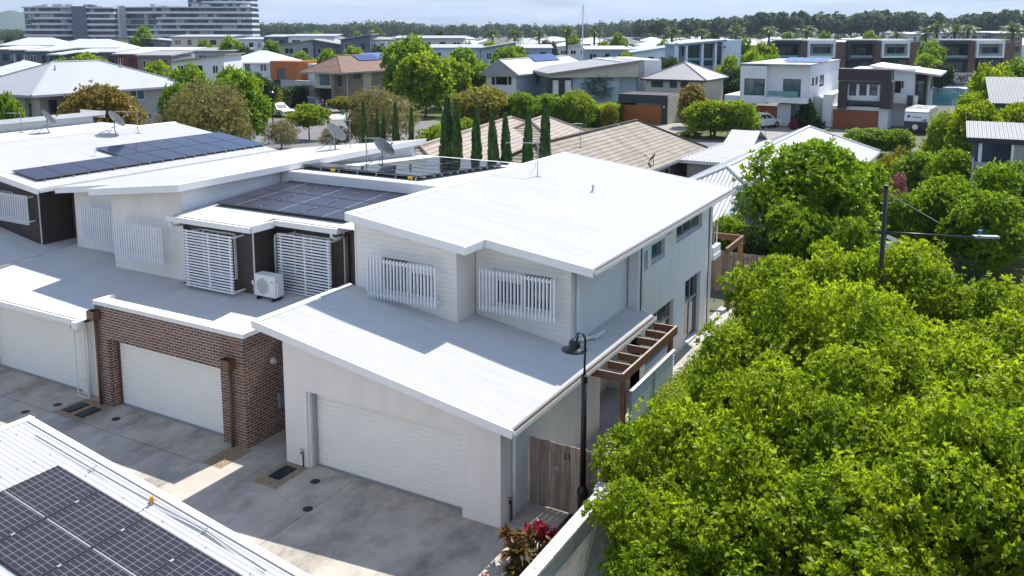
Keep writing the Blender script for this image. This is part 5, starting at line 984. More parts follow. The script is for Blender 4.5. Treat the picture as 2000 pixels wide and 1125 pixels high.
# ---- brick house with tiled roof, garage and the orange cube house
g = BH('taupe brick house with brown tiled hip roof and tall front windows', PY(640, 196, 101.5), 0, AL)
zE = g.L(678, 142, -.6)[1]; ux = g.L(674, 160)[0]; uw = g.L(609, 160)[0]
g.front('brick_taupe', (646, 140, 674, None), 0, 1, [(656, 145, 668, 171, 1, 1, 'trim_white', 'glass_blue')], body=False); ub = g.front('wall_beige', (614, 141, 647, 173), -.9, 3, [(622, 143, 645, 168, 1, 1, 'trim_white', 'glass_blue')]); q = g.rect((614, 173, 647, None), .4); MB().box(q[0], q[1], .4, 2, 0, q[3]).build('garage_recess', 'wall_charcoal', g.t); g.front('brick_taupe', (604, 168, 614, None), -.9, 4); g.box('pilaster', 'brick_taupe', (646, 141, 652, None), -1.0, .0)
MB().box(uw, ux - .2, 2.01, 13, 0, zE - .1).build('wall', 'brick_taupe', g.t); g.sidef('brick_taupe', ux, .26, 13, zE - .1, [(690, 142, 704, 154), (722, 165, 728, 172)]); MB().box(ux + .01, ux + .04, 4.2, 6.2, 1.2, zE - .3).build('render_panel', 'wall_beige', g.t)
g.hip('roof_brown', uw - .9, ux + .8, -1.7, 13.7, zE, zE + 2.3, ridge='v', tiled=True, cap='roof_brown', fascia='wall_grey'); hw_ = (ux + .8 - uw + .9) / 2; sl_ = 2.3 / hw_; g.solar((ux + .8 - hw_ * .62, 5.5, zE + 2.3 * .62 + .06), (0, 1, 0), (-1, 0, sl_), 1, 1.6, 5, 1)
MB().tube([(ux + .06, .4, 0), (ux + .06, .4, zE - .2)], .06, 6).build('downpipe', 'trim_white', g.t)
g = BH('house with an orange clad cube upper storey', PY(555, 175, 116), 0, AL)
u = g.front('wall_orange', (527, 119, 582, 157), -1.0, 5, [(541, 134, 559, 155, 2, 1, 'dark_frame', 'glass_blue')]); MB().box(u[0] + .2, u[1] - .2, -.7, 5, 0, u[2]).build('wall', 'wall_charcoal', g.t); g.box('balcony', 'wall_grey', (548, 156, 600, None), -2.0, -1.1); MB().box(u[1], u[1] + 3, 1.5, 12, 0, u[3] - .5).build('wall', 'wall_white', g.t); q = (u[1] + 1, u[1] + 15, u[3] - .9); g.hip('roof_dark', q[0] - 1, q[1] + 2, 2, 18, q[2], q[2] + 2.2, ridge='v', ribs=.5, fascia='wall_grey'); MB().box(q[0], q[1], 2.6, 17, 0, q[2] - .2).build('wall', 'wall_grey', g.t); g.solar((q[1] + 2 - 8.5 * .62, 5, q[2] + 2.2 * .62 + .05), (0, 1, 0), (-1, 0, 2.2 / 8.5), 1, 1.6, 6, 2)
# ---- grey brick house with pale hip roof at left
g = BH('grey brick two storey house with large pale hip roof at far left', PX(60, 240, -83.7), 0, AL); g.t.location.z = 0
gv0 = g.LS(66, 190, 0)[0]; zE = g.LS(60, 187, .6)[1]; gv1 = gv0 + 18.5
g.sidef('brick_grey', 0, gv0 + 4.5, gv1, zE - .1, [(252, 177, 284, 194), (288, 222, 299, 233)], 'trim_white', 'glass_blue'); MB().box(-13, -.2, gv0 + 4.4, gv1, 0, zE - .12).build('wall', 'brick_grey', g.t); MB().box(-13, -2.2, gv0 + .4, gv0 + 4.39, 0, zE - .12).build('wall', 'brick_grey', g.t); window(g.t, 'x', -2.2, 1, gv0 + .8, gv0 + 1.5, 1.6, 4, 1, 1, 'dark_frame', 'glass_dark', -.02, .06, sill=False); window(g.t, 'x', -2.2, 1, gv0 + 2.9, gv0 + 3.8, 1.6, 4.2, 1, 1, 'dark_frame', 'glass_dark', -.02, .06, sill=False); MB().box(-.5, 0, gv0, gv0 + .6, 0, zE - .12).build('column', 'brick_grey', g.t)
g.hip('roof_pale', -13.4, .6, gv0 - .6, gv1 + .6, zE, zE + 2.9, ridge='v', cap='roof_pale', fascia='wall_grey')
for v_ in (5.5, 13.5): MB().lathe([(.12, -.3), (.12, .15), (.07, .2), (.07, .5), (0, .5)], (-4.6, gv0 + v_, zE + 2.15), 10).build('roof_vent', 'wall_grey', g.t)
g = BH('low house with a pale hip roof at the left edge behind the grey brick house', 20, 118, 0, py=150); q = g.rect((-60, 147, 80, None), 0); MB().box(q[0] + .5, q[1] - .5, .5, 9, 0, q[3]).build('wall', 'wall_grey', g.t); g.hip('roof_bright', q[0], q[1], 0, 10, q[3], q[3] + 1.9, ridge='u', ribs=.5, fascia='wall_grey')
# ---- two neighbours at the right edge
g = BH('grey metal clad house with dark recessed porch at the right edge', 1900, 46, -26, py=300)
zE = g.L(1890, 268, -.4)[1]; zT = g.L(1897, 236, 3.0)[1]; u0 = g.L(1888, 268, -.4)[0]; uR = g.L(1983, 268, -.4)[0]; b = MB()
ribbed(mat('clad_grey', (.40, .39, .38), .5, .06, .6), 0, .2, .9)
n_ = 66
MB().prism([(u0, -.4, zE), (u0 + 11, -.4, zE), (u0 + 11, 3.0, zT), (u0, 3.0, zT)], (0, 0, -.1)).build('roof', 'clad_grey', g.t); MB().box(u0, u0 + 11, -.42, -.402, zE - .28, zE - .02).build('fascia', 'dark_frame', g.t)
MB().box(u0 + .4, uR, 1.8, 2.3, 0, zE).build('porch_wall', 'wall_slate', g.t); MB().box(uR, u0 + 11, -.35, 6, 0, zE - .1).build('wall', 'clad_grey', g.t); MB().box(uR - .12, uR - .003, -.36, -.2, 0, zE - .1).build('corner_trim', 'trim_white', g.t); p = g.L(1914, 300, -.2); MB().box(p[0] - .08, p[0] + .08, -.28, -.12, 0, zE - .1).build('post', 'trim_white', g.t); q = g.rect((1903, 316, 1938, 345), -.3); MB().box(q[0], q[1], -.34, -.282, 0, q[3]).build('balustrade', 'wall_grey', g.t); MB().box(u0 + .41, u0 + .5, -.34, 1.8, 0, q[3] + .0).build('balustrade', 'wall_grey', g.t)
g = BH('house with a plain grey skillion roof above the trees at the right edge', 1970, 72, -22, py=180); zE = g.L(1935, 201, 0)[1]; zT = g.L(1944, 150, 4.5)[1]; u0 = g.L(1933, 201, 0)[0]; MB().prism([(u0, 0, zE), (u0 + 12, 0, zE), (u0 + 12, 4.5, zT), (u0, 4.5, zT)], (0, 0, -.12)).build('roof', 'clad_grey', g.t); MB().box(u0, u0 + 12, -.03, .0, zE - .4, zE).build('fascia', 'dark_frame', g.t); MB().box(u0 + .4, u0 + 12, .5, 6, 0, zE - .1).build('wall', 'wall_grey', g.t)
ORD = ['first', 'second', 'third', 'fourth', 'fifth', 'sixth', 'seventh', 'eighth', 'ninth', 'tenth', 'eleventh', 'twelfth', 'thirteenth', 'fourteenth', 'fifteenth', 'sixteenth', 'seventeenth', 'eighteenth', 'nineteenth', 'twentieth']
ORD += ['twenty ' + o for o in ORD[:9]] + ['thirtieth'] + ['thirty ' + o for o in ORD[:9]] + ['fortieth'] + ['forty ' + o for o in ORD[:9]]
# ================================================================== garden and street trees
def plantD(name, key, v, px, ytop, D, rpx, label, m=None, cat='tree', group='trees between the houses', rz=0.):
    ext, H0 = {'near': (2.3, 4.6), 'mid': (2.58, 5.5), 'street': (2.66, 6.0), 'far': (2.62, 5.3), 'sparse': (2.53, 5.0), 'shrub': (1.12, 1.5)}[key]
    p = PD(px, ytop, D); s = rpx * D / 1734 / ext; return plant(name, key, v, (p.x, p.y, 0), label, cat, group, s, max(.2, p.z / H0), rz, m)
T = [('mid', 198, 166, 72, 70, 'leaf_rust', 'rusty olive tree before the grey brick house'), ('sparse', 400, 168, 66, 88, 'leaf_olive', 'wide olive brown tree left of the street'), ('sparse', 430, 185, 65, 55, 'leaf_olive', 'thin olive tree behind the blue solar panels'), ('mid', 470, 147, 84, 54, 'leaf_green', 'dense green tree left of the white ute'),
 ('mid', 345, 162, 84, 32, 'leaf_green', 'green tree at the right end of the grey brick house'), ('far', 372, 136, 104, 36, 'leaf_green', 'round green tree before the white gabled house'), ('street', 602, 206, 91, 35, 'leaf_lime', 'small round street tree beside the white ute'), ('sparse', 548, 236, 84, 36, 'leaf_olive', 'scrawny olive shrub below the street lamp'), ('sparse', 655, 246, 83, 34, 'leaf_olive', 'scrawny olive shrub beside the pale dish'),
 ('sparse', 745, 178, 80, 62, 'leaf_olive', 'large loose olive tree behind the left cypresses'), ('mid', 712, 180, 84, 34, 'leaf_olive', 'denser olive tree left of the small cypresses'), ('far', 798, 82, 128, 52, 'leaf_green', 'tall dark green tree beside the brick house'), ('far', 830, 110, 116, 56, 'leaf_lime', 'large yellow green tree before the brick house'), ('far', 912, 107, 130, 42, 'leaf_green', 'green tree left of the pale blue house'), ('far', 880, 120, 125, 34, 'leaf_lime', 'green tree between the two large street trees'), ('far', 992, 97, 150, 36, 'leaf_green', 'green tree behind the pale blue house gable'),
 ('mid', 935, 170, 98, 56, 'leaf_gold', 'broad olive yellow tree behind the tall cypresses'), ('mid', 968, 178, 99, 28, 'leaf_gold', 'small olive tree right of the broad olive one'), ('mid', 1022, 181, 98, 36, 'leaf_green', 'bright green tree behind the pink roof ridge'), ('mid', 1075, 186, 99, 36, 'leaf_green', 'bright green tree before the charcoal fronted house'), ('mid', 1122, 178, 98, 38, 'leaf_lime', 'bright green tree beside the silver palm'),
 ('far', 1352, 170, 103, 27, 'leaf_rust', 'bronze leaved tree right of the timber garage door'), ('mid', 1390, 196, 93, 48, 'leaf_lime', 'spreading green tree before the white cubic house'), ('mid', 1440, 199, 92, 42, 'leaf_lime', 'spreading green tree left of the white car'), ('mid', 1190, 205, 100, 16, 'leaf_yellow', 'yellow green shrub beside the dark garage'),
 ('mid', 1700, 252, 80, 44, 'leaf_green', 'dark green clump before the plum framed house'), ('mid', 1752, 252, 79, 36, 'leaf_green', 'dark green clump below the caravan'), ('mid', 1660, 262, 82, 20, 'leaf_green', 'small green clump at the corner of the pale hip roof'),
 ('mid', 1548, 395, 38, 66, 'leaf_green', 'dark green tree in front of the pale hip roof corner'), ('mid', 1590, 284, 41, 122, 'leaf_green', 'large dark green tree hiding the end of the pale hip roof'), ('mid', 1505, 345, 40, 60, 'leaf_green', 'dark green tree at the left of the large one'), ('mid', 1665, 315, 43, 70, 'leaf_green', 'dark green tree at the right of the large one'),
 ('mid', 1862, 222, 66, 48, 'leaf_lime', 'yellow green tree below the caravan at right'), ('mid', 1915, 205, 64, 55, 'leaf_lime', 'yellow green tree above the grey porch house'), ('mid', 1990, 200, 64, 50, 'leaf_lime', 'yellow green tree at the right edge above the porch house'), ('far', 1930, 138, 92, 36, 'leaf_lime', 'yellow green tree beside the canal'), ('far', 1950, 137, 95, 40, 'leaf_lime', 'yellow green tree left of the plain grey roof'), ('mid', 1905, 185, 76, 40, 'leaf_lime', 'yellow green tree on the canal bank'), ('far', 1990, 128, 98, 34, 'leaf_green', 'green tree at the right edge by the black townhouses'),
 ('mid', 1800, 300, 56, 58, 'leaf_green', 'deep green tree left of the grey porch house'), ('mid', 1870, 292, 50, 52, 'leaf_green', 'deep green tree before the porch house'), ('mid', 1965, 325, 42, 70, 'leaf_green', 'deep green tree under the porch at the right edge'), ('mid', 1850, 345, 42, 72, 'leaf_green', 'deep green tree behind the street light cable'), ('mid', 1930, 380, 39, 78, 'leaf_green', 'deep green tree behind the street light head'), ('mid', 1770, 378, 42, 60, 'leaf_green', 'deep green tree behind the street light pole'),
 ('mid', 1430, 425, 39, 48, 'leaf_green', 'leafy green screen tree beyond the rear pergola'), ('mid', 1470, 440, 38, 40, 'leaf_dark', 'shaded tree over the rear paling fence'), ('mid', 1660, 430, 37, 55, 'leaf_green', 'green tree between the pole and the large dark tree'), ('far', 168, 108, 170, 36, 'leaf_lime', 'lime green tree among the slate townhouses'), ('far', 280, 60, 300, 22, 'leaf_green', 'green tree before the apartment blocks'), ('far', 450, 78, 210, 22, 'leaf_green', 'green tree beside the cream columned house'), ('far', 1470, 105, 150, 26, 'leaf_lime', 'lime tree behind the white cubic house'), ('far', 1425, 118, 145, 24, 'leaf_lime', 'lime tree behind the beige house'), ('far', 525, 165, 118, 22, 'leaf_yellow', 'yellow green palm-like shrub by the orange cube house'), ('far', 665, 190, 122, 22, 'leaf_yellow', 'yellow orange shrub before the brick house'), ('far', 1815, 100, 190, 22, 'leaf_green', 'green shrub tree between the dark townhouses'), ('far', 10, 190, 84, 24, 'leaf_green', 'green shrub tree at the left edge'), ('far', 25, 200, 80, 22, 'leaf_green', 'green palm shrub beside the grey brick porch'), ('far', 1008, 190, 104, 26, 'leaf_green', 'green tree left of the charcoal fronted house')]
for i, (k, px, yt, D, r, m, lab) in enumerate(T): plantD('tree', k, i % {'mid': 2, 'sparse': 2, 'far': 3, 'street': 1}[k], px, yt, D, r, lab, m, rz=i * 1.7)
for i, (px, yt, D, r, m, lab) in enumerate([(1752, 302, 62, 24, 'leaf_gold', 'golden pink flowering shrub at the back of the side garden'), (1728, 308, 59, 36, 'leaf_yellow', 'golden shrub in the side garden'), (1750, 352, 54, 20, 'leaf_pink', 'magenta flowering shrub by the wall end'), (1300, 262, 92, 14, 'leaf_yellow', 'potted yellow shrub beside the timber garage door'), (1550, 235, 100, 8, 'leaf_red', 'small red shrub by the white cubic house'), (1600, 262, 90, 20, 'leaf_yellow', 'low golden shrub before the white cubic house'), (1440, 260, 92, 16, 'leaf_rusty', 'orange flowering shrub below the white car'), (850, 245, 84, 40, 'leaf_lime', 'low bright shrub behind the tallest cypress'), (905, 240, 86, 34, 'leaf_lime', 'low bright shrub behind the second cypress'), (1345, 255, 94, 24, 'leaf_lime', 'low green shrub beside the paved drive')]): plantD('shrub', 'shrub', i % 2, px, yt, D, r, lab, m, 'shrub', 'flowering and low shrubs')
# cypresses
def cypress_mesh(seed):
    g = np.random.default_rng(seed); n = 5200; h = g.random(n) ** .9; a = g.random(n) * 2 * math.pi; prof = np.interp(h, [0, .05, .3, .6, .85, 1], [.09, .125, .13, .115, .07, .006]) * (1 + .12 * np.sin(a * 5 + h * 23)); r = prof * (.75 + .3 * g.random(n))
    P = np.stack([r * np.cos(a), r * np.sin(a), h], 1); o = norm(np.stack([np.cos(a), np.sin(a), np.full(n, 1.6)], 1) + g.normal(size=(n, 3)) * .25); nn = norm(np.stack([np.cos(a), np.sin(a), np.full(n, .2)], 1) + g.normal(size=(n, 3)) * .4); L_ = .045 * (.6 + .8 * g.random(n)); v, q = leaves(P, o, nn, L_, L_ * .55); return mesh_np('cypress_crown', v, q, 'leaf_cypress')
cy = [cypress_mesh(s) for s in (1, 2)]; ctr = MB().tube([(0, 0, 0), (0, 0, .9)], [.02, .004], 6); cm_ = bpy.data.meshes.new('cypress_trunk'); cm_.from_pydata(ctr.v, [], ctr.f); cm_.materials.append(MATS['bark'])
ords = ['first', 'second', 'third', 'fourth', 'fifth', 'sixth', 'seventh']
CYP = [(865, 198, 36.6, 21, 'tallest at the left of the seven'), (895, 203, 36.7, 17, 'second of the seven from the left'), (928, 219, 36.8, 18, 'third of the seven from the left'), (970, 233, 36.4, 19, 'fourth of the seven from the left'), (997, 232, 36.9, 16, 'fifth of the seven from the left'), (1027, 226, 36.6, 19, 'sixth of the seven from the left'), (1066, 202, 37.0, 16, 'tall one at the right end of the row'), (1058, 268, 36.6, 10, 'small one at the right end of the row'), (715, 206, 38.5, 12, 'leftmost of the small group above the white roof'), (729, 219, 38.6, 10, 'second of the small group above the white roof'), (744, 228, 38.4, 9, 'third of the small group above the white roof'), (773, 208, 38.5, 13, 'tallest of the small group above the white roof'), (799, 218, 38.7, 10, 'rightmost of the small group above the white roof')]
for i, (px, yt, Y, wpx, d) in enumerate(CYP):
    p = PY(px, yt, Y); D = (p - CO).dot(F3); t = thing('cypress', (p.x, p.y, 0), 'slim pencil cypress, ' + d, 'cypress', 'pencil cypresses behind the terrace', rz=i * 1.1, world=False); w = wpx * 1.3 * D / 1715 / .26; t.scale = (w * (1, .86, 1.1, .95)[i % 4], w * (1, 1.1, .9)[i % 3], p.z); t.rotation_euler = (R((-1.5, 1, .5, -1, 2)[i % 5]), R((1, -1.5, 0, 1.5)[i % 4]), i * 1.1)
    for nm, me in (('crown', cy[i % 2]), ('trunk', cm_)): o = bpy.data.objects.new(nm, me); COL.objects.link(o); o.parent = t
# dark conifers
for px, yt, yb, w, lab in ((1578, 190, 250, 42, 'dark conical magnolia before the white cubic house'), (1390, 170, 212, 24, 'small dark conifer beside the bronze tree')):
    D = 1734 * 11.4 / (yb - 58); p = PD(px, yt, D); key = 'cone%d' % px; lob = [((.25 * math.cos(i * 2.4) * (1 - i / 22), .25 * math.sin(i * 2.4) * (1 - i / 22), .12 + .8 * i / 22), (.30 * (1.08 - i / 22), .30 * (1.08 - i / 22), .12)) for i in range(22)]
    TREES[key, 0] = (crown_mesh(key, 'leaf_dark', lob, 1500, 5, .075, .5, seed=px), cm_); wd = w / 2 * D / 1734 / .42; plant('tree', key, 0, (p.x, p.y, 0), lab, 'tree', None, wd, p.z)
# palms
def frond(b, base, az, el, L, n, wl, droop, ww=.05):
    az_ = Vector((math.cos(az), math.sin(az), 0)); pts = []
    for k in range(n + 1): t = k / n; pts.append(Vector(base) + az_ * (L * (t * math.cos(el) + 0)) + Vector((0, 0, L * (math.sin(el) * t - droop * t * t))))
    for k in range(n):
        p, q = pts[k], pts[k + 1]; d = (q - p).normalized(); s = d.cross(Vector((0, 0, 1))).normalized(); i = len(b.v); w = wl * math.sin(math.pi * min(.97, (k + .8) / (n + .6)))
        for sg in (-1, 1):
            tip = p + s * sg * w + d * w * .7 - Vector((0, 0, w * .35)); j = len(b.v); b.v += [tuple(p), tuple(p + d * (q - p).length * .75), tuple(tip)]; b.f.append((j, j + 1, j + 2))
        b.prism([p - s * ww * .2, p + s * ww * .2, p + s * ww * .2 + Vector((0, 0, ww * .3)), p - s * ww * .2 + Vector((0, 0, ww * .3))], q - p)
def palm_meshes(h, L, nf, wl, seed, r=.3):
    g = random.Random(seed); b = MB()
    for k in range(nf): frond(b, (0, 0, h), k * 2.4 + g.random() * .3, g.uniform(-.25, 1.25), L * g.uniform(.8, 1.1), 9, wl, g.uniform(.35, .75))
    c = bpy.data.meshes.new('palm_crown'); c.from_pydata(b.v, [], b.f); c.materials.append(MATS['leaf_palm']); t = MB().tube([(0, 0, 0), (.05, 0, h * .5), (0, 0, h)], [r * 1.15, r * .8, r], 8); tm = bpy.data.meshes.new('palm_trunk'); tm.from_pydata(t.v, [], t.f); tm.materials.append(MATS['bark']); return c, tm
TREES['palm', 0] = palm_meshes(9, 3.6, 46, .75, 1, .35); TREES['palm', 1] = palm_meshes(9, 3.2, 38, .7, 2, .3); TREES['gpalm', 0] = palm_meshes(2.2, 2.6, 26, .5, 3, .12)
PALMS = [(602, 58), (735, 57), (1005, 57), (1053, 55), (1107, 50), (1161, 50), (1313, 52), (1371, 53), (1438, 50), (1503, 47), (1576, 50), (1810, 52), (1832, 42), (1866, 48), (1892, 44), (1980, 46), (508, 76), (962, 54), (1752, 58)]
for i, (px, y) in enumerate(sorted(PALMS)): D = 265 if px < 1490 else 245; p = PD(px, y, D); sc_ = (p.z - 0) / 10.4; plant('palm', 'palm', i % 2, (p.x, p.y, 0), 'feathery date palm above the far roofs, %s from the left' % ORD[i], 'palm', 'date palms on the skyline', sc_ * .95, sc_, i * 1.1)
p = PZ(1395, 268); plant('palm', 'gpalm', 0, (p.x, p.y, 0), 'green garden palm in front of the spreading tree', 'palm', None, 1.15); p = PZ(870, 300); p = PZ(60, 235); plant('palm', 'gpalm', 0, (p.x, p.y, 0), 'green garden palm beside the grey brick porch', 'palm', None, 1.2, rz=1)
b = MB(); g = random.Random(4)
for k in range(72):
    az, el = k * 2.4, g.uniform(-.6, 1.35); L_ = g.uniform(1.3, 1.9); ax = Vector((math.cos(az) * math.cos(el), math.sin(az) * math.cos(el), math.sin(el))); c = Vector((0, 0, 3.4)) + ax * L_ * .75; sd_ = (Matrix.Rotation(g.uniform(-1.2, 1.2), 3, ax) @ ax.cross(Vector((0, 0, 1)))).normalized(); up_ = sd_.cross(ax); b.bar((0, 0, 3.3), c, .05, .03)
    for j in range(17):
        a = -1.9 + 3.8 * j / 16; d = ax * math.cos(a) + sd_ * math.sin(a); tip = c + d * 1.25 - Vector((0, 0, .18)) + up_ * .1 * abs(a); s = (ax * -math.sin(a) + sd_ * math.cos(a)) * .11; i = len(b.v); b.v += [tuple(c), tuple(c + d * .6 + s + up_ * .04), tuple(tip), tuple(c + d * .6 - s)]; b.f.append((i, i + 1, i + 2, i + 3))
sm_ = bpy.data.meshes.new('silver_crown'); sm_.from_pydata(b.v, [], b.f); sm_.materials.append(MATS['leaf_silver']); t = MB().tube([(0, 0, 0), (0, 0, 3.5)], [.3, .22], 8); stm = bpy.data.meshes.new('silver_trunk'); stm.from_pydata(t.v, [], t.f); stm.materials.append(MATS['bark']); TREES['silver', 0] = (sm_, stm)
p = PZ(1162, 222); plant('palm', 'silver', 0, (p.x, p.y, 0), 'silver blue fan palm before the pale blue house', 'palm', None, 1.12)
# cordylines by the block wall
def cordyline(x, y, label, s, m1, seed):
    t = thing('cordyline', (x, y, .05), label, 'plant', 'red cordylines by the block wall', rz=seed, world=False); g = random.Random(seed); st = MB(); a = MB(); c = MB()
    for k in range(5):
        bx, by, h = g.uniform(-.3, .3) * s, g.uniform(-.3, .3) * s, g.uniform(.3, .75) * s; st.tube([(bx * .4, by * .4, 0), (bx, by, h)], .018, 6)
        for j in range(36):
            az, el = j * 2.4 + g.random(), g.uniform(-.3, 1.2); L_ = g.uniform(.28, .46) * s; w = .05 * s; dr = Vector((math.cos(az), math.sin(az), 0)); sd_ = Vector((-dr.y, dr.x, 0)); P0 = Vector((bx, by, h)); pts = [P0, P0 + dr * L_ * .5 * math.cos(el) + Vector((0, 0, L_ * .5 * math.sin(el) + .03)), P0 + dr * L_ * math.cos(el) + Vector((0, 0, L_ * math.sin(el) - .08 * s))]; tgt = a if el > .35 else c; i = len(tgt.v); tgt.v += [tuple(pts[0]), tuple(pts[1] + sd_ * w), tuple(pts[2]), tuple(pts[1] - sd_ * w)]; tgt.f.append((i, i + 1, i + 2, i + 3))
    st.build('stem', 'bark', t); a.build('young_leaves', m1, t); c.build('old_leaves', 'leaf_rusty', t)
for i, (px, py, s, lab, m1) in enumerate([(1012, 1072, 1.15, 'red and green cordyline at the corner of the concrete', 'leaf_rusty'), (1045, 1055, 1.1, 'magenta tipped cordyline nearest the lamp', 'leaf_red'), (1075, 1045, .9, 'small crimson cordyline against the block wall', 'leaf_red'), (1020, 1118, 1.15, 'bronze cordyline at the lower edge by the wall', 'leaf_rusty'), (960, 1160, 1.0, 'spiky red cordyline at the bottom edge', 'leaf_red')]): p = PZ(px, py, .35); cordyline(p.x, p.y, lab, s * .72, m1, i + 1)
# ================================================================== street light with long arm
D_ = 23.5; pt = PD(1731, 364, D_); px_, py_ = pt.x, pt.y
sl = thing('street_light', (px_, py_, 0), 'tall black street light pole with long horizontal arm and blue sensor', 'street light')
MB().tube([(px_, py_, 0), (px_, py_, pt.z)], [.085, .055], 14).build('pole', 'black_metal', sl, smooth=True); MB().lathe([(.08, 0), (.08, .03), (0, .05)], (px_, py_, pt.z), 14).build('pole_cap', 'black_metal', sl)
a0, a1, a2 = PD(1700, 452, D_), PD(1905, 464, D_), PD(1950, 463, D_); MB().tube([a0, a1], [.034, .028], 10).build('arm', 'black_metal', sl, smooth=True); MB().bar(a1 - RT * .05 + nz_ * .03, a2 + nz_ * .0, .18, .06).build('lamp_head', 'galv', sl); MB().lathe([(.055, 0), (.055, .1), (0, .11)], PD(1914, 458, D_) + nz_ * .02, 12).build('sensor', 'blue_cap', sl); MB().bar(PD(1733, 462, D_), PD(1750, 470, D_), .09, .1).build('camera', 'plastic_white', sl); MB().lathe([(0, -.1), (.05, -.08), (.06, 0), (.06, .06), (0, .06)], PD(1735, 478, D_), 12).build('dome_camera', 'plastic_white', sl)
cbl = thing('cable', PD(1733, 378, D_), 'thin pale cable stretching from the pole into the trees', 'cable', world=False); cbl.location = (0, 0, 0); MB().tube([PD(1733, 378, D_), PD(1780, 404, D_ + 1), PD(1832, 434, D_ + 2)], .012, 5).build('wire', 'galv', cbl)
def post_lamp(px, yb, yt, label):
    p = PZ(px, yb); D = (p - CO).dot(FW); z = PD(px, yt, D).z; t = thing('street_lamp', p, label, 'street lamp', 'street lamps'); MB().tube([p, (p.x, p.y, z)], [.08, .05], 8).build('pole', 'black_metal', t); MB().lathe([(.05, -.3), (.32, -.25), (.3, -.15), (.1, .0), (0, .02)], (p.x, p.y, z), 12).build('shade', 'black_metal', t); return t
post_lamp(534, 258, 178, 'black street lamp post beside the white ute'); post_lamp(800, 222, 165, 'black street lamp before the yellow green tree'); post_lamp(1425, 150, 100, 'thin black lamp post behind the beige house'); post_lamp(1934, 165, 118, 'black lamp post by the canal at right')
t = thing('bollard', PZ(817, 236), 'yellow bollard at the road edge behind the cypresses', 'bollard'); p = PZ(817, 236); MB().tube([p, p + nz_ * 1.0], .11, 10).build('post', 'yellow', t); MB().tube([p + nz_ * 1.0, p + nz_ * 1.04], .12, 10).build('cap', 'yellow', t)
for x, y, w, h, m, lab in ((675, 218, .9, 1.6, 'wall_grey', 'grey utility cabinet on the verge'), (670, 224, .4, .6, mat('bin_green', (.05, .16, .09), .5, .1), 'small green utility pillar on the verge'), (872, 235, .9, 1.5, 'wall_white', 'white sign cabinet behind the cypresses')):
    p = PZ(x, y); t = thing('utility_box', p, lab, 'utility box', rz=YAW, world=False); MB().box(-w / 2, w / 2, -.25, .25, 0, h).build('cabinet', m, t); MB().box(-w / 2 - .03, w / 2 + .03, -.28, .28, h, h + .05).build('lid', m, t)
# ================================================================== vehicles
mat('car_white', (.72, .72, .71), .25, .03, coat=.5); mat('car_dark', (.02, .028, .05), .25, .1, coat=.5); mat('car_red', (.3, .02, .02), .3, .1, coat=.5); mat('tyre', (.012, .012, .012), .8, .2); mat('rim', (.35, .35, .36), .3, .1, metal=.7); mat('lamp_red', (.4, .01, .01), .3, .1); mat('lamp_clear', (.6, .6, .6), .2, .05)
def car(loc, rz, label, paint, kind='suv', group='parked cars'):
    t = thing('car', loc, label, 'car', group, rz=rz, world=False); W_ = .92
    low = [(-2.55, .45), (-2.6, .85), (-2.5, 1.02), (-1.3, 1.06), (1.25, 1.06), (2.3, .95), (2.55, .8), (2.55, .45), (2.05, .38), (-2.0, .38)]
    cab = {'suv': [(-2.35, 1.05), (-2.15, 1.62), (-1.8, 1.75), (.25, 1.75), (.55, 1.68), (1.3, 1.05)], 'ute': [(-2.4, 1.05), (-2.35, 1.66), (-2.2, 1.76), (.25, 1.78), (.5, 1.7), (1.3, 1.05)]}[kind]
    MB().prism([(x, -W_, z) for x, z in low], (0, 2 * W_, 0)).build('body', paint, t)
    def fr(s): return [(x * s + (1 - s) * -.5, z) for x, z in cab]
    b = MB(); n = len(cab); lo_ = [(x, -W_ + .04 if z < 1.2 else -W_ + .2, z) for x, z in cab]; hi_ = [(x, -y, z) for x, y, z in lo_]; b.v = lo_ + hi_; b.f = [tuple(range(n)), tuple(range(2 * n - 1, n - 1, -1))] + [(k + 1, k, n + k, n + k + 1) for k in range(n - 1)]; b.build('cabin', paint, t)
    for sg in (-1, 1):
        for x0, x1 in ((-2.0, -1.15), (-1.05, -.15), (-.05, .85)):
            s_ = .25 if x1 > .5 else 0; y0, y1 = sg * (W_ - .065), sg * (W_ - .185); b = MB(); q = [(x0, y0 + sg * .012, 1.14), (x1 + .1 if s_ else x1, y0 + sg * .012, 1.14), (x1 - .32 if s_ else x1, y1 + sg * .012, 1.62), (x0 + (.08 if x0 < -1.9 else 0), y1 + sg * .012, 1.62)]; b.prism(q, (0, -sg * .02, 0)); b.build('window', 'glass_dark', t)
        MB().box(2.3, 2.57, sg * .62, sg * .88, .68, .84).build('headlight', 'lamp_clear', t); MB().box(-2.6, -2.5, sg * .7, sg * .9, .75, 1.0).build('tail_light', 'lamp_red', t); MB().box(.85, 1.0, sg * .93, sg * 1.08, 1.08, 1.2).build('mirror', paint, t)
        for x in (-1.6, 1.6): w = MB().lathe([(0, -.12), (.36, -.12), (.38, -.08), (.38, .08), (.36, .12), (0, .12)], (x, sg * (W_ - .08), .38), 20, (0, 1, 0)).build('wheel', 'tyre', t); MB().lathe([(0, .01), (.1, .012), (.24, .0), (.24, -.02)], (x, sg * (W_ + .045), .38), 14, (0, sg, 0)).build('rim', 'rim', w)
    MB().prism([(.66, -.68, 1.64), (.66, .68, 1.64), (1.24, .78, 1.12), (1.24, -.78, 1.12)], (.015, 0, .015)).build('windscreen', 'glass_dark', t); MB().prism([(-2.2, -.66, 1.6), (-2.2, .66, 1.6), (-2.36, .76, 1.15), (-2.36, -.76, 1.15)], (-.02, 0, .01)).build('rear_window', 'glass_dark', t); MB().box(2.53, 2.58, -.55, .55, .5, .82).build('grille', 'dark_frame', t)
    return t
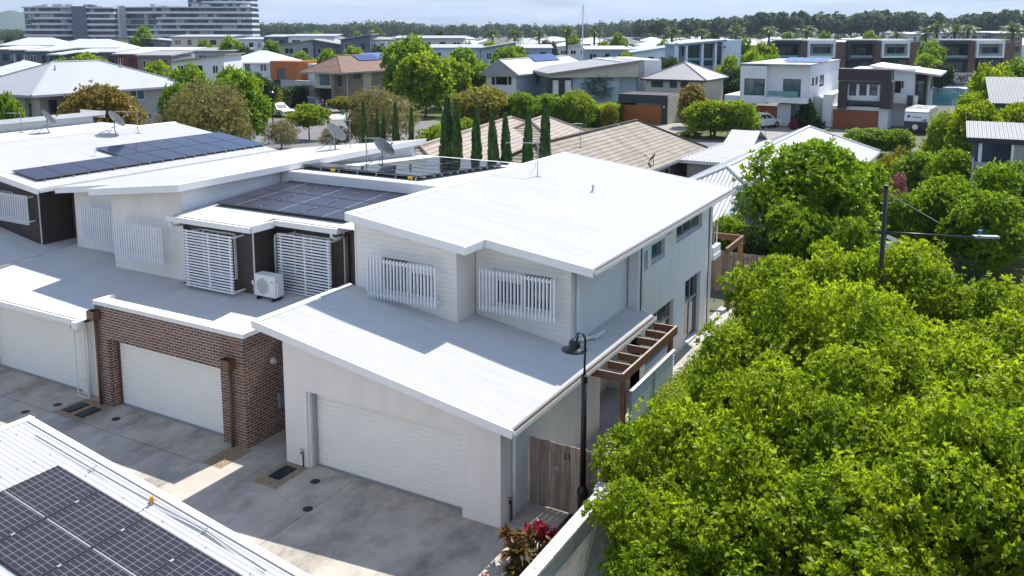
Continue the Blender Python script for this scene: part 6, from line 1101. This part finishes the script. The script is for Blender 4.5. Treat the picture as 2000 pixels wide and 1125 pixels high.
car(PZ(543, 227) + nz_ * .02, YAW - R(42), 'white dual cab ute parked on the street beside the lamp post', 'car_white', 'ute'); car(PZ(612, 214) + nz_ * .02, YAW - R(70), 'dark blue hatch parked before the brick house garage', 'car_dark'); car(PZ(1487, 250) + nz_ * .03, YAW + R(35), 'white car parked by the white cubic house', 'car_white'); car(PD(1440, 150, 160) * 1.0 - nz_ * PD(1440, 150, 160).z + nz_ * .02, YAW + R(80), 'red car parked behind the beige house', 'car_red')
cv = thing('caravan', PZ(1788, 262) + nz_ * .02, 'white and grey caravan parked beside the plum framed house', 'caravan', rz=YAW - R(34), world=False)
mat('caravan_grey', (.22, .23, .25), .4, .05); MB().prism([(-1.2, 0, .9), (-1.2, -.35, 1.5), (-1.2, -.1, 2.45), (-1.2, .4, 2.75), (-1.2, 5.8, 2.75), (-1.2, 6, .6), (-1.2, .2, .6)], (2.4, 0, 0)).build('body', 'car_white', cv); MB().box(-1.22, 1.22, -.13, 5.9, 2.3, 2.45).build('stripe', 'caravan_grey', cv); MB().box(-1.0, 1.0, .6, 5.5, 2.76, 2.82).build('roof_deck', 'car_white', cv); MB().box(-.35, .35, 1.4, 2.2, 2.83, 3.0).build('roof_unit', 'plastic_white', cv); MB().box(-.9, -.3, 3.2, 3.8, 2.83, 2.92).build('hatch', 'plastic_white', cv); MB().prism([(-1.1, -.38, 1.45), (1.1, -.38, 1.45), (1.1, -.14, 2.25), (-1.1, -.14, 2.25)], (0, -.03, 0)).build('front_panel', 'wall_white', cv); MB().box(-1.18, 1.18, -.5, .18, .55, 1.35).build('front_boot', 'wall_charcoal', cv); MB().lathe([(0, .1), (.25, .1), (.3, .02), (.3, -.1)], (0, -.6, .8), 16, (0, -1, 0)).build('spare_wheel', 'plastic_white', cv); MB().bar((0, -.5, .5), (0, -1.6, .5), .12, .1).build('drawbar', 'dark_frame', cv)
for sg in (-1, 1): MB().lathe([(0, -.1), (.35, -.1), (.36, .1), (0, .1)], (sg * 1.12, 3.4, .36), 16, (1, 0, 0)).build('wheel', 'tyre', cv); MB().box(sg * 1.2, sg * 1.222, 1.5, 2.6, 1.5, 2.1).build('window', 'glass_dark', cv)
MB().lathe([(0, 0), (.14, 0), (.14, .012), (0, .012)], (-.75, -.345, 1.95), 18, (0, -1, .3)).build('emblem', 'wall_plum', cv); MB().box(-.35, .55, -.335, -.31, 1.83, 1.93).build('lettering_band', 'caravan_grey', cv); MB().prism([(.5, -.42, 1.5), (1.08, -.42, 1.5), (1.08, -.34, 1.75), (.9, -.34, 1.75)], (0, -.02, 0)).build('swoosh', 'caravan_grey', cv)
# ================================================================== people by the brick house
mat('skin', (.42, .24, .16), .6, .08); mat('cloth_navy', (.02, .03, .09), .8, .15); mat('cloth_blue', (.05, .10, .28), .8, .15); mat('cloth_stripe', (.22, .28, .45), .8, .3, 12); mat('hair_fair', (.32, .2, .09), .7, .2); mat('hair_dark', (.03, .02, .015), .7, .2)
def skin_mesh(name, V, E, rad, m, parent, sub=2):
    me = bpy.data.meshes.new(name); me.from_pydata(V, E, []); me.materials.append(MATS[m]); o = bpy.data.objects.new(name, me); COL.objects.link(o); mod = o.modifiers.new('skin', 'SKIN'); mod.use_smooth_shade = True
    if not me.skin_vertices: bpy.context.view_layer.objects.active = o; o.select_set(True)
    lay = me.skin_vertices[0] if me.skin_vertices else None
    if lay is None:
        bm = bmesh.new(); bm.from_mesh(me); bm.verts.layers.skin.verify(); bm.to_mesh(me); bm.free(); lay = me.skin_vertices[0]
    for i, r in enumerate(rad): lay.data[i].radius = (r, r) if not isinstance(r, tuple) else r
    lay.data[0].use_root = True
    s = o.modifiers.new('subdivision', 'SUBSURF'); s.levels = s.render_levels = sub; o.parent = parent; return o
def person(loc, rz, label, shirt, shorts, hair, arm=.3, h=1.7):
    t = thing('person', loc, label, 'person', 'people by the brick house', rz=rz, world=False); k = h / 1.75; V = [(0, 0, .95), (0, 0, 1.18), (0, 0, 1.42), (0, .0, 1.52), (0, -.01, 1.62)]; E = [(0, 1), (1, 2), (2, 3), (3, 4)]; Rr = [(.15, .11), (.13, .1), (.15, .1), .055, .085]
    V.append((0, -.01, 1.70)); E.append((4, 5)); Rr.append(.08)
    for sg in (-1, 1):
        i = len(V); V += [(sg * .19, 0, 1.40), (sg * .24, .03, 1.13), (sg * .22, -.12 * arm * 3, .93 + arm * .25), (sg * .21, -.15 * arm * 3, .87 + arm * .3)]; E += [(2, i), (i, i + 1), (i + 1, i + 2), (i + 2, i + 3)]; Rr += [.06, .045, .036, .04]
        i = len(V); V += [(sg * .09, 0, .86), (sg * .1, -.02, .48), (sg * .1, .02, .08), (sg * .1, -.13, .04)]; E += [(0, i), (i, i + 1), (i + 1, i + 2), (i + 2, i + 3)]; Rr += [.085, .06, .042, .04]
    V = [(x * k, y * k, z * k) for x, y, z in V]; Rr = [tuple(a * k for a in r) if isinstance(r, tuple) else r * k for r in Rr]; skin_mesh('body', V, E, Rr, 'skin', t)
    S_ = [(0, 0, .98), (0, 0, 1.18), (0, 0, 1.42), (-.19, 0, 1.40), (-.23, .02, 1.2), (.19, 0, 1.40), (.23, .02, 1.2)]; skin_mesh('shirt', [(x * k, y * k, z * k) for x, y, z in S_], [(0, 1), (1, 2), (2, 3), (3, 4), (2, 5), (5, 6)], [(.175, .135), (.155, .125), (.17, .12), .075, .065, .075, .065], shirt, t)
    S_ = [(0, 0, .96), (-.09, 0, .84), (-.1, -.01, .58), (.09, 0, .84), (.1, -.01, .58)]; skin_mesh('shorts', [(x * k, y * k, z * k) for x, y, z in S_], [(0, 1), (1, 2), (0, 3), (3, 4)], [(.18, .14), .11, .1, .11, .1], shorts, t)
    MB().lathe([(0, .115), (.06, .1), (.095, .05), (.1, 0), (.085, -.06)], (0, .015 * k, 1.68 * k), 12).build('hair', hair, t, smooth=True)
    MB().lathe([(0, .025), (.012, .012), (.018, 0)], (0, -.085 * k, 1.655 * k), 6, (0, -1, 0)).build('nose', 'skin', t)
    for sg in (-1, 1): MB().box(sg * .03 - .01, sg * .03 + .01, -.092 * k, -.08 * k, 1.68 * k, 1.69 * k).build('eye', 'dark_frame', t)
person(PZ(619, 218) + nz_ * .025, YAW + .4, 'person with a striped shirt and cap of fair hair holding something orange', 'cloth_stripe', 'cloth_navy', 'hair_fair', .5, 1.6); person(PZ(630, 217) + nz_ * .025, YAW - .5, 'person in a navy shirt with dark hair standing in the middle', 'cloth_navy', 'cloth_navy', 'hair_dark', .2, 1.78); person(PZ(638, 221) + nz_ * .025, YAW + 2.2, 'person in a blue striped top and blue shorts at the right', 'cloth_stripe', 'cloth_blue', 'hair_fair', .25, 1.65)
# ================================================================== canal, black and white townhouses
mat('water', (.02, .09, .13), .08, .3, .4, bump=.25, bscale=3, spec=.6); mat('rock', (.10, .10, .105), .9, .4, 2, bump=.6, bscale=5); mat('pontoon', (.5, .5, .49), .7, .1)
sheet('canal', 'water', [(900, 184), (900, 150), (2050, 161), (2050, 206), (1815, 206)], .03)
rk = MB(); g = random.Random(3)
for k in range(420):
    p = PZ(g.uniform(1800, 1905), g.uniform(158, 166)); s = g.uniform(.3, .7); i = len(rk.v); pts = [Vector((g.uniform(-1, 1), g.uniform(-1, 1), g.uniform(-.5, 1))).normalized() * s * g.uniform(.7, 1) for _ in range(7)]; z = .2 + (166 - (58 + 11.4 * 1734 / (p - CO).dot(FW))) * .12; bm = bmesh.new(); [bm.verts.new(p + q + nz_ * z) for q in pts]; bmesh.ops.convex_hull(bm, input=bm.verts); bm.verts.index_update(); rk.v += [tuple(v.co) for v in bm.verts]; rk.f += [tuple(i + v.index for v in f.verts) for f in bm.faces]; bm.free()
tag(rk.build('rock_bank', 'rock'), 'grey boulders lining the far bank of the canal', 'rocks', kind='stuff')
pn = thing('pontoon', PZ(1860, 176), 'pale floating pontoon on the canal', 'pontoon', rz=YAW, world=False); MB().box(-5, 4, -.8, .8, .03, .55).build('deck', 'pontoon', pn); MB().box(.5, 3, -3.5, -.8, .03, .5).build('finger', 'pontoon', pn)
for x in (-4.5, 3.6): MB().tube([(x, 1, 0), (x, 1, 2.4)], .15, 8).build('pile', 'wall_white', pn)
yt = thing('sailing_boat', PD(1133, 60, 176) - nz_ * PD(1133, 60, 176).z, 'sailing boat with a tall white mast behind the pale blue house', 'boat', rz=YAW + .4, world=False)
zt = PD(1133, 9, 176).z; MB().prism([(-5, 0, 1.1), (-4.5, -1.5, 1.1), (1, -1.7, 1.2), (5.5, 0, 1.4), (1, 1.7, 1.2), (-4.5, 1.5, 1.1)], (0, 0, -1.0)).build('hull', 'car_white', yt); MB().box(-2.5, 1.5, -.9, .9, 1.25, 1.75).build('cabin', 'car_white', yt); MB().tube([(.6, 0, 1.2), (.6, 0, zt)], [.17, .1], 8).build('mast', 'trim_white', yt); MB().tube([(.6, 0, 2.4), (-4.2, 0, 2.4)], .1, 8).build('boom', 'trim_white', yt)
for a in ((5.3, 0, 1.4), (-4.6, 0, 1.2)): MB().tube([(.6, 0, zt - .5), a], .025, 4).build('stay', 'galv', yt)
for x in (-1.0, 1.0): MB().tube([(.6, 0, zt * .6), (.6, x, zt * .6)], .04, 4).build('spreader', 'galv', yt)
def townhouse(x0, lab, D=212, gy=128):
    sc = lambda x: x0 + x; g = BH(lab, x0 + 70, D, -2, .6, py=100, group='black and white townhouses on the canal')
    def frame(m, r, v0, v1, t=.5):
        u0, u1, z0, z1 = g.rect(r, v0); b = MB(); b.box(u0, u1, v0, v1, z1 - t * 1.6, z1); b.box(u0, u1, v0, v1, z0, z0 + t); b.box(u0, u0 + t, v0, v1, z0 + t, z1 - t * 1.6); b.box(u1 - t, u1, v0, v1, z0 + t, z1 - t * 1.6); b.build('surround', m, g.t)
    for (a, e, m, y1) in ((0, 50, 'wall_charcoal', 117), (66, 118, 'wall_white', 113)):
        frame(m, (sc(a), 79, sc(e), y1), -1.2, 1); u = g.front('wall_charcoal' if a == 0 else 'wall_grey', (sc(a + 3), 84, sc(e - 3), y1 - 2), 1.02, 9, [(sc(a + 9), 92, sc(a + 23), y1 - 4, 2), (sc(a + 25), 92, sc(e - 6), y1 - 4, 3)]); w = g.rect((sc(a + 3), y1 - 9, sc(e - 3), y1 - 3), -1.1); MB().box(w[0], w[1], -1.12, -1.09, w[2], w[3]).build('balcony_glass', 'rail_glass', g.t)
        g.front('wall_charcoal', (sc(a + 1), y1 + 2, sc(e - 1), None), 1.0, 9, [(sc(a + 4), y1 + 4, sc(a + 22), y1 + 24, 3, 1, 'dark_frame', 'glass_mid'), (sc(a + 25), y1 + 4, sc(e - 3), y1 + 24, 3, 1, 'dark_frame', 'glass_mid')])
    g.box('timber_panel', 'wall_timber', (sc(51), 80, sc(65), None), -.4, 8); u = g.rect((sc(119), 82, sc(140), None), .5); MB().box(u[0], u[1], .5, 9, 0, u[3]).build('side_wall', 'wall_timber', g.t); q = g.rect((sc(0), 79, sc(118), 90), 0); MB().box(q[0] + 1, q[1] + 2, 1.2, 10, q[3], q[3] + .25).build('roof', 'roof_bright', g.t); u = g.rect((sc(0), gy, sc(118), None), -3); MB().box(u[0] - 1, u[1] + 3, -5, 1, 0, .6).build('terrace', 'wall_cream', g.t)
townhouse(1513, 'black and white townhouse pair with timber panel, left one on the canal'); townhouse(1658, 'black and white townhouse pair with timber panel, middle one on the canal'); townhouse(1843, 'black and white townhouse pair with timber panel, right one on the canal')
# ================================================================== individual far houses
def fh(px0, px1, yt, D, wm, rm, kind, label, floors=2, wins=3, rot=0., dep=11, gm='glass_dark'):
    g = BH(label, (px0 + px1) / 2, D, rot, py=100, group='houses of the far streets'); u0, u1, z0, z1 = g.rect((px0, yt, px1, None)); ops = []; fhh = min(3.0, z1 / floors)
    for f in range(floors):
        for k in range(wins):
            a = u0 + (u1 - u0) * (k + .5) / wins; w = min(2.6, (u1 - u0) / wins * .55) * (.6 + .4 * ((k * 7 + f * 3 + int(px0)) % 3) / 2); zz = z1 - fhh * (f + 1) + .75
            if zz > .2: ops.append((a - w / 2, a + w / 2, zz, zz + 1.5))
    wall(g.t, wm, 'y', 0, -1, u0, u1, 0, z1, .25, ops)
    for i, o in enumerate(ops): window(g.t, 'y', 0, -1, *o, 2, 1, 'dark_frame' if i % 2 else 'trim_white', gm, .12, .1, sill=False)
    MB().box(u0 + .002, u1 - .002, .252, dep, 0, z1 - .003).build('wall', wm, g.t)
    if kind == 'hip': g.hip(rm, u0 - .5, u1 + .5, -.5, dep + .5, z1, z1 + min(u1 - u0, dep) * .2, ridge='u' if u1 - u0 > dep else 'v')
    elif kind == 'flat': g.slab('roof', rm, u0 - .3, u1 + .3, -.4, dep + .3, z1 + .25, .25, 0, .5)
    elif kind in ('up', 'down'): r = 1.3 if kind == 'up' else -1.3; zb2 = z1 + (.2 if r > 0 else 1.5); g.slab('roof', rm, u0 - .5, u1 + .5, -.6, dep + .4, zb2, .22, r, 0); MB().prism([(u0, .02, z1), (u1, .02, z1), (u1, .02, zb2 + r - .25) if r > 0 else (u0, .02, zb2 - .25)], (0, dep - .5, 0)).build('gable_wall', wm, g.t)
    return g
FH = [(-20, 20, 98, 186, 'wall_slate', 'roof_bright', 'flat', 'slate townhouse with white piers at the left edge', 2, 2), (22, 51, 99, 184, 'wall_slate', 'roof_bright', 'flat', 'slate townhouse beside the left edge one'), (53, 95, 101, 181, 'wall_slate', 'roof_bright', 'flat', 'dark slate townhouse without light trim', 2, 2), (96, 116, 108, 178, 'wall_charcoal', 'roof_bright', 'flat', 'narrow charcoal townhouse left of the lime tree', 2, 1), (131, 188, 104, 186, 'wall_slate', 'roof_bright', 'flat', 'blue slate townhouse behind the lime tree', 2, 2), (190, 226, 103, 187, 'wall_slate', 'roof_bright', 'flat', 'dark slate townhouse left of the red brown one', 2, 2), (223, 267, 107, 172, 'wall_redbrown', 'roof_bright', 'flat', 'red brown clad townhouse among the slate ones', 2, 2), (268, 334, 110, 170, 'wall_taupe', 'roof_mid', 'flat', 'plain taupe townhouse right of the red brown one', 2, 2), (334, 437, 122, 158, 'wall_white', 'roof_mid', 'up', 'white house with a dark edged raking roof', 2, 3), (437, 560, 122, 172, 'wall_blue', 'roof_bright', 'hip', 'blue grey house with a bright hip roof left of the orange cube', 2, 4),
 (0, 118, 88, 262, 'wall_grey', 'roof_bright', 'hip', 'long low white roof at the far left', 1, 4), (95, 235, 93, 232, 'wall_grey', 'roof_bright', 'hip', 'long white roof behind the slate townhouses', 1, 4), (225, 372, 100, 212, 'wall_grey', 'roof_bright', 'flat', 'wide white roof behind the red brown townhouse', 1, 4), (380, 470, 101, 205, 'wall_grey', 'roof_mid', 'flat', 'low grey roof below the cream columned house', 1, 3), (178, 252, 80, 300, 'wall_grey', 'roof_pale', 'up', 'grey house before the left apartment block', 2, 3), (253, 332, 80, 298, 'wall_slate', 'roof_pale', 'down', 'slate house before the right apartment block', 2, 3), (335, 450, 73, 262, 'wall_cream', 'roof_pale', 'flat', 'cream house with tall columns below the apartments', 3, 5), (466, 514, 78, 250, 'wall_white', 'roof_pale', 'flat', 'white portico house right of the apartments', 2, 3),
 (515, 562, 73, 242, 'wall_slate', 'roof_pale', 'flat', 'slate and white house at the left of the middle row', 2, 2), (563, 652, 72, 240, 'wall_white', 'roof_pale', 'flat', 'white and grey house with balcony in the middle row', 2, 3), (548, 612, 88, 226, 'wall_grey', 'roof_mid', 'up', 'low grey skillion house in the middle row', 1, 2), (614, 664, 88, 224, 'wall_slate', 'roof_mid', 'down', 'low slate skillion house in the middle row', 1, 2), (665, 723, 78, 216, 'wall_slate', 'roof_pale', 'up', 'slate framed house left of the white one', 2, 2), (724, 768, 79, 219, 'wall_white', 'roof_mid', 'flat', 'white house behind the dark hip roof', 2, 3), (769, 905, 76, 222, 'wall_cream', 'roof_pale', 'flat', 'cream house with a long flat roof', 2, 5), (836, 938, 95, 190, 'wall_blue', 'roof_pale', 'flat', 'pale blue house behind the yellow green tree', 2, 3), (939, 1004, 96, 187, 'wall_grey', 'roof_mid', 'up', 'grey skillion house left of the pale blue gable', 2, 2), (1010, 1078, 95, 198, 'wall_grey', 'roof_bright', 'flat', 'grey house behind the solar roof', 2, 2), (1145, 1228, 98, 194, 'wall_grey', 'roof_bright', 'flat', 'grey house with wide windows right of the mast', 2, 3), (1236, 1308, 104, 190, 'wall_white', 'roof_pale', 'up', 'white skillion house left of the columned house', 2, 3)]
for a in FH: fh(*a)
g = BH('three storey pale house with tall white columns and glass front', 1385, 170, 3, py=110, group='houses of the far streets')
u = g.front('wall_grey', (1322, 86, 1411, None), 1, 10, [(1332, 92, 1339, 109, 1), (1343, 89, 1370, 128, 4, 2, 'dark_frame', 'glass_mid'), (1374, 87, 1396, 128, 3, 2, 'dark_frame', 'glass_mid'), (1400, 88, 1408, 126, 1, 2)])
for x in (1322, 1340, 1371, 1397): g.box('column', 'wall_white', (x, 84, x + 4, None), -.8, .9)
za, zb_ = g.L(1320, 86, -.8)[1], g.L(1412, 77, -.8)[1]; MB().prism([(u[0] - .5, -1, za), (u[1] + .3, -1, zb_), (u[1] + .3, -1, zb_ - .4), (u[0] - .5, -1, za - .4)], (0, 12, 0)).build('roof', 'roof_pale', g.t); w = g.rect((1343, 113, 1396, 118), -.7); MB().box(w[0], w[1], -.72, -.69, w[2], w[3]).build('balcony_glass', 'rail_glass', g.t); g.front('wall_white', (1411, 78, 1448, None), 2, 10, [(1413, 90, 1417, 94, 1)])
for r, m, lab, D in (((1760, 68, 1815, None), 'wall_white', 'white modern house behind the middle townhouse', 262), ((1818, 66, 1870, None), 'wall_white', 'white house with a dark window band behind the right townhouse', 266), ((1872, 65, 1935, None), 'wall_grey', 'grey and white modern house behind the right townhouse', 264), ((1938, 66, 1998, None), 'wall_taupe', 'taupe modern house at the right edge behind the townhouses', 262)): fh(r[0], r[2], r[1], D, m, 'roof_pale', 'flat', lab, 3, 3)
# ================================================================== rows of far roofs
protos = []
def proto(i, wm, rm, kind, w, d, h):
    t = thing('house', (0, -300, 0), 'x', 'house', 'far roofs before the forest', world=False)
    b = MB().box(-w / 2, w / 2, 0, d, 0, h).build('wall', wm, t)
    for k in range(4): x = -w / 2 + w * (k + .5) / 4; window(t, 'y', 0, -1, x - .9, x + .9, h - 2.1, h - .7, 2, 1, 'trim_white', 'glass_dark', -.02, .12, sill=False)
    if kind == 'hip': hip_roof(t, rm, -w / 2 - .6, w / 2 + .6, -.6, d + .6, h, h + 2.1, ridge='u')
    else: MB().prism([(-w / 2 - .5, -.6, h + .1), (w / 2 + .5, -.6, h + 1.4), (w / 2 + .5, -.6, h + 1.15), (-w / 2 - .5, -.6, h - .15)], (0, d + 1.2, 0)).build('roof', rm, t); MB().prism([(-w / 2, .05, h), (w / 2, .05, h), (w / 2, .05, h + 1.1)], (0, d - .1, 0)).build('gable_wall', wm, t)
    protos.append(t)
for i, a in enumerate([('wall_white', 'roof_bright', 'hip', 16, 12, 5.4), ('wall_grey', 'roof_bright', 'hip', 18, 11, 3.4), ('wall_beige', 'roof_pale', 'hip', 15, 13, 5.2), ('wall_white', 'roof_bright', 'skill', 13, 12, 5.6), ('wall_slate', 'roof_mid', 'skill', 12, 11, 5.8), ('wall_taupe', 'roof_dark', 'hip', 17, 12, 5.2), ('wall_redbrown', 'roof_red', 'hip', 15, 12, 4.2), ('wall_beige', 'roof_brown', 'hip', 18, 12, 4.0)]): proto(i, *a)
rowname = ['nearest', 'second', 'third', 'fourth', 'farthest']; rnames = ['white house under white hip roof', 'low grey house under white hip roof', 'beige house under pale grey roof', 'white house under skillion roof', 'slate house under grey skillion', 'taupe house under dark roof', 'house under red roof', 'beige house under brown roof']
g = random.Random(11); used = set()
for r, (D, sp_px, x0, x1) in enumerate([(285, 98, 480, 1790), (335, 86, 470, 2040), (400, 76, 490, 2040), (480, 68, 500, 2040), (570, 60, 500, 2040)]):
    px = x0 + g.uniform(0, 30); k = 0
    while px < x1:
        i = g.choices(range(8), [5, 5, 3, 4, 1.2, 1.3, .5, .8])[0]; k += 1; p = PD(px, 80, D + g.uniform(-14, 14)); src = protos[i]
        t = src if i not in used else copy_tree(src); used.add(i); t.location = (p.x, p.y, 0); t.rotation_euler = (0, 0, YAW + g.uniform(-.35, .35)); t['label'] = '%s, %s from left in the %s far row' % (rnames[i], ORD[k - 1], rowname[r]); px += sp_px * g.uniform(.62, 1.0)
for i, t in enumerate(protos):
    if i not in used:
        for c in t.children_recursive: bpy.data.objects.remove(c)
        bpy.data.objects.remove(t)
# ================================================================== apartment blocks
mat('apt_glass', (.045, .06, .085), .12, .5, .25, col2=(.13, .17, .2)); mat('apt_dark', (.05, .055, .07), .6, .15); mat('apt_band', (.62, .63, .66), .6, .04); mat('apt_curtain', (.38, .42, .43), .6, .15)
def apartment(label, px0, px1, ytop, D, nf, bulge, seed, core=(), fpx=11.0, segs=14):
    g = BH(label, (px0 + px1) / 2, D, 0, py=60, name='apartment_block', cat='apartments'); u0, _ = g.L(px0, ytop); u1, ztop = g.L(px1, ytop); fh_ = fpx * D / 1734; rr = random.Random(seed); Wd = u1 - u0
    def curve(v, a, e, n): return [(u0 + Wd * (a + (e - a) * k / n), v - bulge * math.sin(math.pi * (a + (e - a) * k / n))) for k in range(n + 1)]
    def ring(name, m, a, e, v, z0, z1, dep=14, n=None):
        c = curve(v, a, e, n or max(2, int((e - a) * segs))); MB().prism([(x, y, z0) for x, y in c] + [(c[-1][0], dep, z0), (c[0][0], dep, z0)], (0, 0, z1 - z0)).build(name, m, g.t)
    for f in range(nf):
        z1 = ztop - f * fh_; z0 = z1 - fh_; ring('glazing', 'apt_dark', .01, .99, 1.4, z0, z1 - .4)
        s = rr.choice((0., .25, .32)); ring('balcony_band', 'apt_band', s, 1.0, -.6, z0 - .35, z0 + .75); ring('floor_slab', 'apt_band', 0, 1, -.5, z1 - .42, z1 - .1)
        n = int(Wd / 2.6); c = curve(1.36, .015, .985, n)
        for k in range(n):
            if rr.random() < .82: (xa, ya), (xb, yb) = c[k], c[k + 1]; MB().prism([(xa + .12, ya, z0 + .2), (xb - .12, yb, z0 + .2), (xb - .12, yb, z1 - .55), (xa + .12, ya, z1 - .55)], (0, -.1, 0)).build('pane', 'apt_curtain' if rr.random() < .3 else 'apt_glass', g.t)
    for a, e, m in core: ring('stair_core', m, a, e, -1.2, 0, ztop + .8, n=2)
    zb2 = ztop - nf * fh_; ring('podium', 'apt_dark', .0, 1, .5, 0, zb2)
    for k in range(6): x = u0 + Wd * rr.uniform(.1, .9); MB().box(x, x + rr.uniform(2, 6), 4, 8, ztop - .1, ztop + rr.uniform(.8, 2)).build('roof_plant', 'wall_grey', g.t)
    ring('roof', 'apt_band', 0, 1, -.7, ztop - .1, ztop + .25)
apartment('left apartment block with curved white balcony bands', 43, 140, 14, 490, 6, 5, 1); apartment('middle apartment block with a dark stair core', 141, 222, 15, 486, 6, 0, 2, ((0, .34, 'wall_slate'),)); apartment('long apartment block with grey lift tower', 222, 492, 14, 492, 6, 3, 3, ((0., .05, 'wall_white'), (.05, .09, 'wall_grey'))); apartment('tall apartment wing rising out of the picture top', 362, 489, -40, 506, 5, 2, 4)
# ================================================================== far wood and hills
g = np.random.default_rng(5); V_, Q_, cnt = [], [], 0; TV = MB()
def wood(n, x0, x1, D0, D1, h, cl, tall):
    global cnt
    for _ in range(n):
        px = g.uniform(x0, x1); D = g.uniform(D0, D1); p = np.array(PD(px, 60, D)); hh = h(px) * g.uniform(.82, 1.06); rx = hh * (.2 if tall else .3); k = cl; u = norm(g.normal(size=(k, 3))); rr_ = (.55 + .5 * g.random(k))[:, None]; cz = hh * (.74 if tall else .62); P = np.array([p[0], p[1], cz]) + u * rr_ * np.array([rx, rx, hh * (.24 if tall else .4)]); o = norm(u + np.array([0, 0, .5]) + g.normal(size=u.shape) * .5); d = norm(np.cross(o, g.normal(size=u.shape))); L_ = hh * .15 * (.6 + .8 * g.random(k)); v, q = leaves(P - d * L_[:, None] * .5, d, o, L_, L_ * .7); V_.append(v); Q_.append(q + cnt); cnt += len(v)
        if tall: TV.tube([(p[0], p[1], 0), (p[0], p[1], hh * .75)], [.28, .16], 5)
hl = lambda px: 9.5 + (58 - (43 - 2 * math.sin(px / 90) - 2.5 * math.sin(px / 37))) * 870 / 1734
hr = lambda px: 10.4 + (58 - np.interp(px, [1280, 1400, 1500, 1630, 1640, 1740, 1830, 1850, 2000], [36, 32, 23, 22, 30, 16, 26, 30, 16])) * 560 / 1734
wood(900, 420, 1500, 800, 1050, hl, 60, False); wood(300, -60, 60, 700, 900, lambda px: 11, 40, False); wood(330, 1240, 2060, 540, 640, hr, 90, True); wood(120, 1240, 2060, 520, 540, lambda px: 9., 60, False)
fo = bpy.data.objects.new('wood', mesh_np('wood', np.concatenate(V_), np.concatenate(Q_), 'leaf_forest')); COL.objects.link(fo); tag(fo, 'dark green wood along the horizon', 'wood', kind='stuff'); tag(TV.build('wood_trunks', 'bark'), 'bare pine trunks of the wood at right', 'wood', kind='stuff')
mat('hill', (.05, .075, .05), .95, .3, .004); hm = MB(); n = 60
for k in range(n + 1): t = k / n; px = -260 + 380 * t; yb = 58 - 36 * math.exp(-((px - 20) / 75) ** 2) - 14 * math.exp(-((px + 150) / 60) ** 2) - 4 * math.sin(px / 13) * .4; a = PD(px, 60, 2450); c = PD(px, yb, 2650); e = PD(px, 60, 2950); hm.v += [(a.x, a.y, -5), (c.x, c.y, c.z), (e.x, e.y, -5)]
for k in range(n): i = 3 * k; hm.f += [(i, i + 3, i + 4, i + 1), (i + 1, i + 4, i + 5, i + 2)]
hm.build('hills', 'hill', smooth=True, kind='structure')

# ---- trees scattered among the far streets
BT = [(120, 120, 128), (310, 132, 120), (455, 138, 118), (500, 150, 112), (590, 108, 190), (690, 96, 200), (640, 100, 178), (745, 100, 165), (905, 84, 230), (960, 84, 235), (1015, 100, 160), (1068, 84, 240), (1180, 84, 235), (1228, 112, 150), (1300, 84, 225), (1310, 118, 140), (1460, 84, 200), (1490, 90, 190), (1505, 112, 150), (1435, 140, 130), (1610, 66, 300), (1700, 64, 310), (1652, 140, 150), (1835, 128, 165), (1820, 84, 200), (1815, 112, 185), (530, 84, 220), (480, 96, 190), (400, 84, 250), (240, 84, 270), (60, 76, 330), (20, 78, 300), (820, 76, 250), (1120, 70, 290), (1210, 70, 300), (1390, 66, 300), (1540, 66, 290), (1890, 64, 300), (1955, 64, 310), (860, 66, 300), (700, 68, 300), (620, 66, 310)]
for i, (px, yt, D) in enumerate(BT): plantD('tree', 'far', i % 3, px, yt, D, (4.0 + 1.6 * ((i * 37) % 10) / 10) * 1734 / D * .55, 'leafy green tree among the far houses, %s from left' % ORD[sorted(BT).index((px, yt, D))], ('leaf_green', 'leaf_lime', 'leaf_green', 'leaf_dark')[i % 4], group='trees among the far houses', rz=i * 2.1)

# ================================================================== air
hz = MB().prism([FW * a + RT * c + nz_ * -6.5 for a, c in ((-600, -3600), (-600, 3600), (3100, 3600), (3100, -3600))], (0, 0, 80)).build('haze', 'hill'); hz.data.materials.clear(); tag(hz, 'thin blue air over the whole suburb', 'haze', kind='stuff')
hm_ = bpy.data.materials.new('haze'); hm_.use_nodes = True; nn = hm_.node_tree.nodes; nn.remove(nn['Principled BSDF']); pv = nn.new('ShaderNodeVolumePrincipled'); pv.inputs['Color'].default_value = (.62, .76, 1, 1); pv.inputs['Density'].default_value = .0001; pv.inputs['Anisotropy'].default_value = .2; hm_.node_tree.links.new(pv.outputs[0], nn['Material Output'].inputs['Volume']); hz.data.materials.append(hm_)
S.cycles.volume_bounces = 0
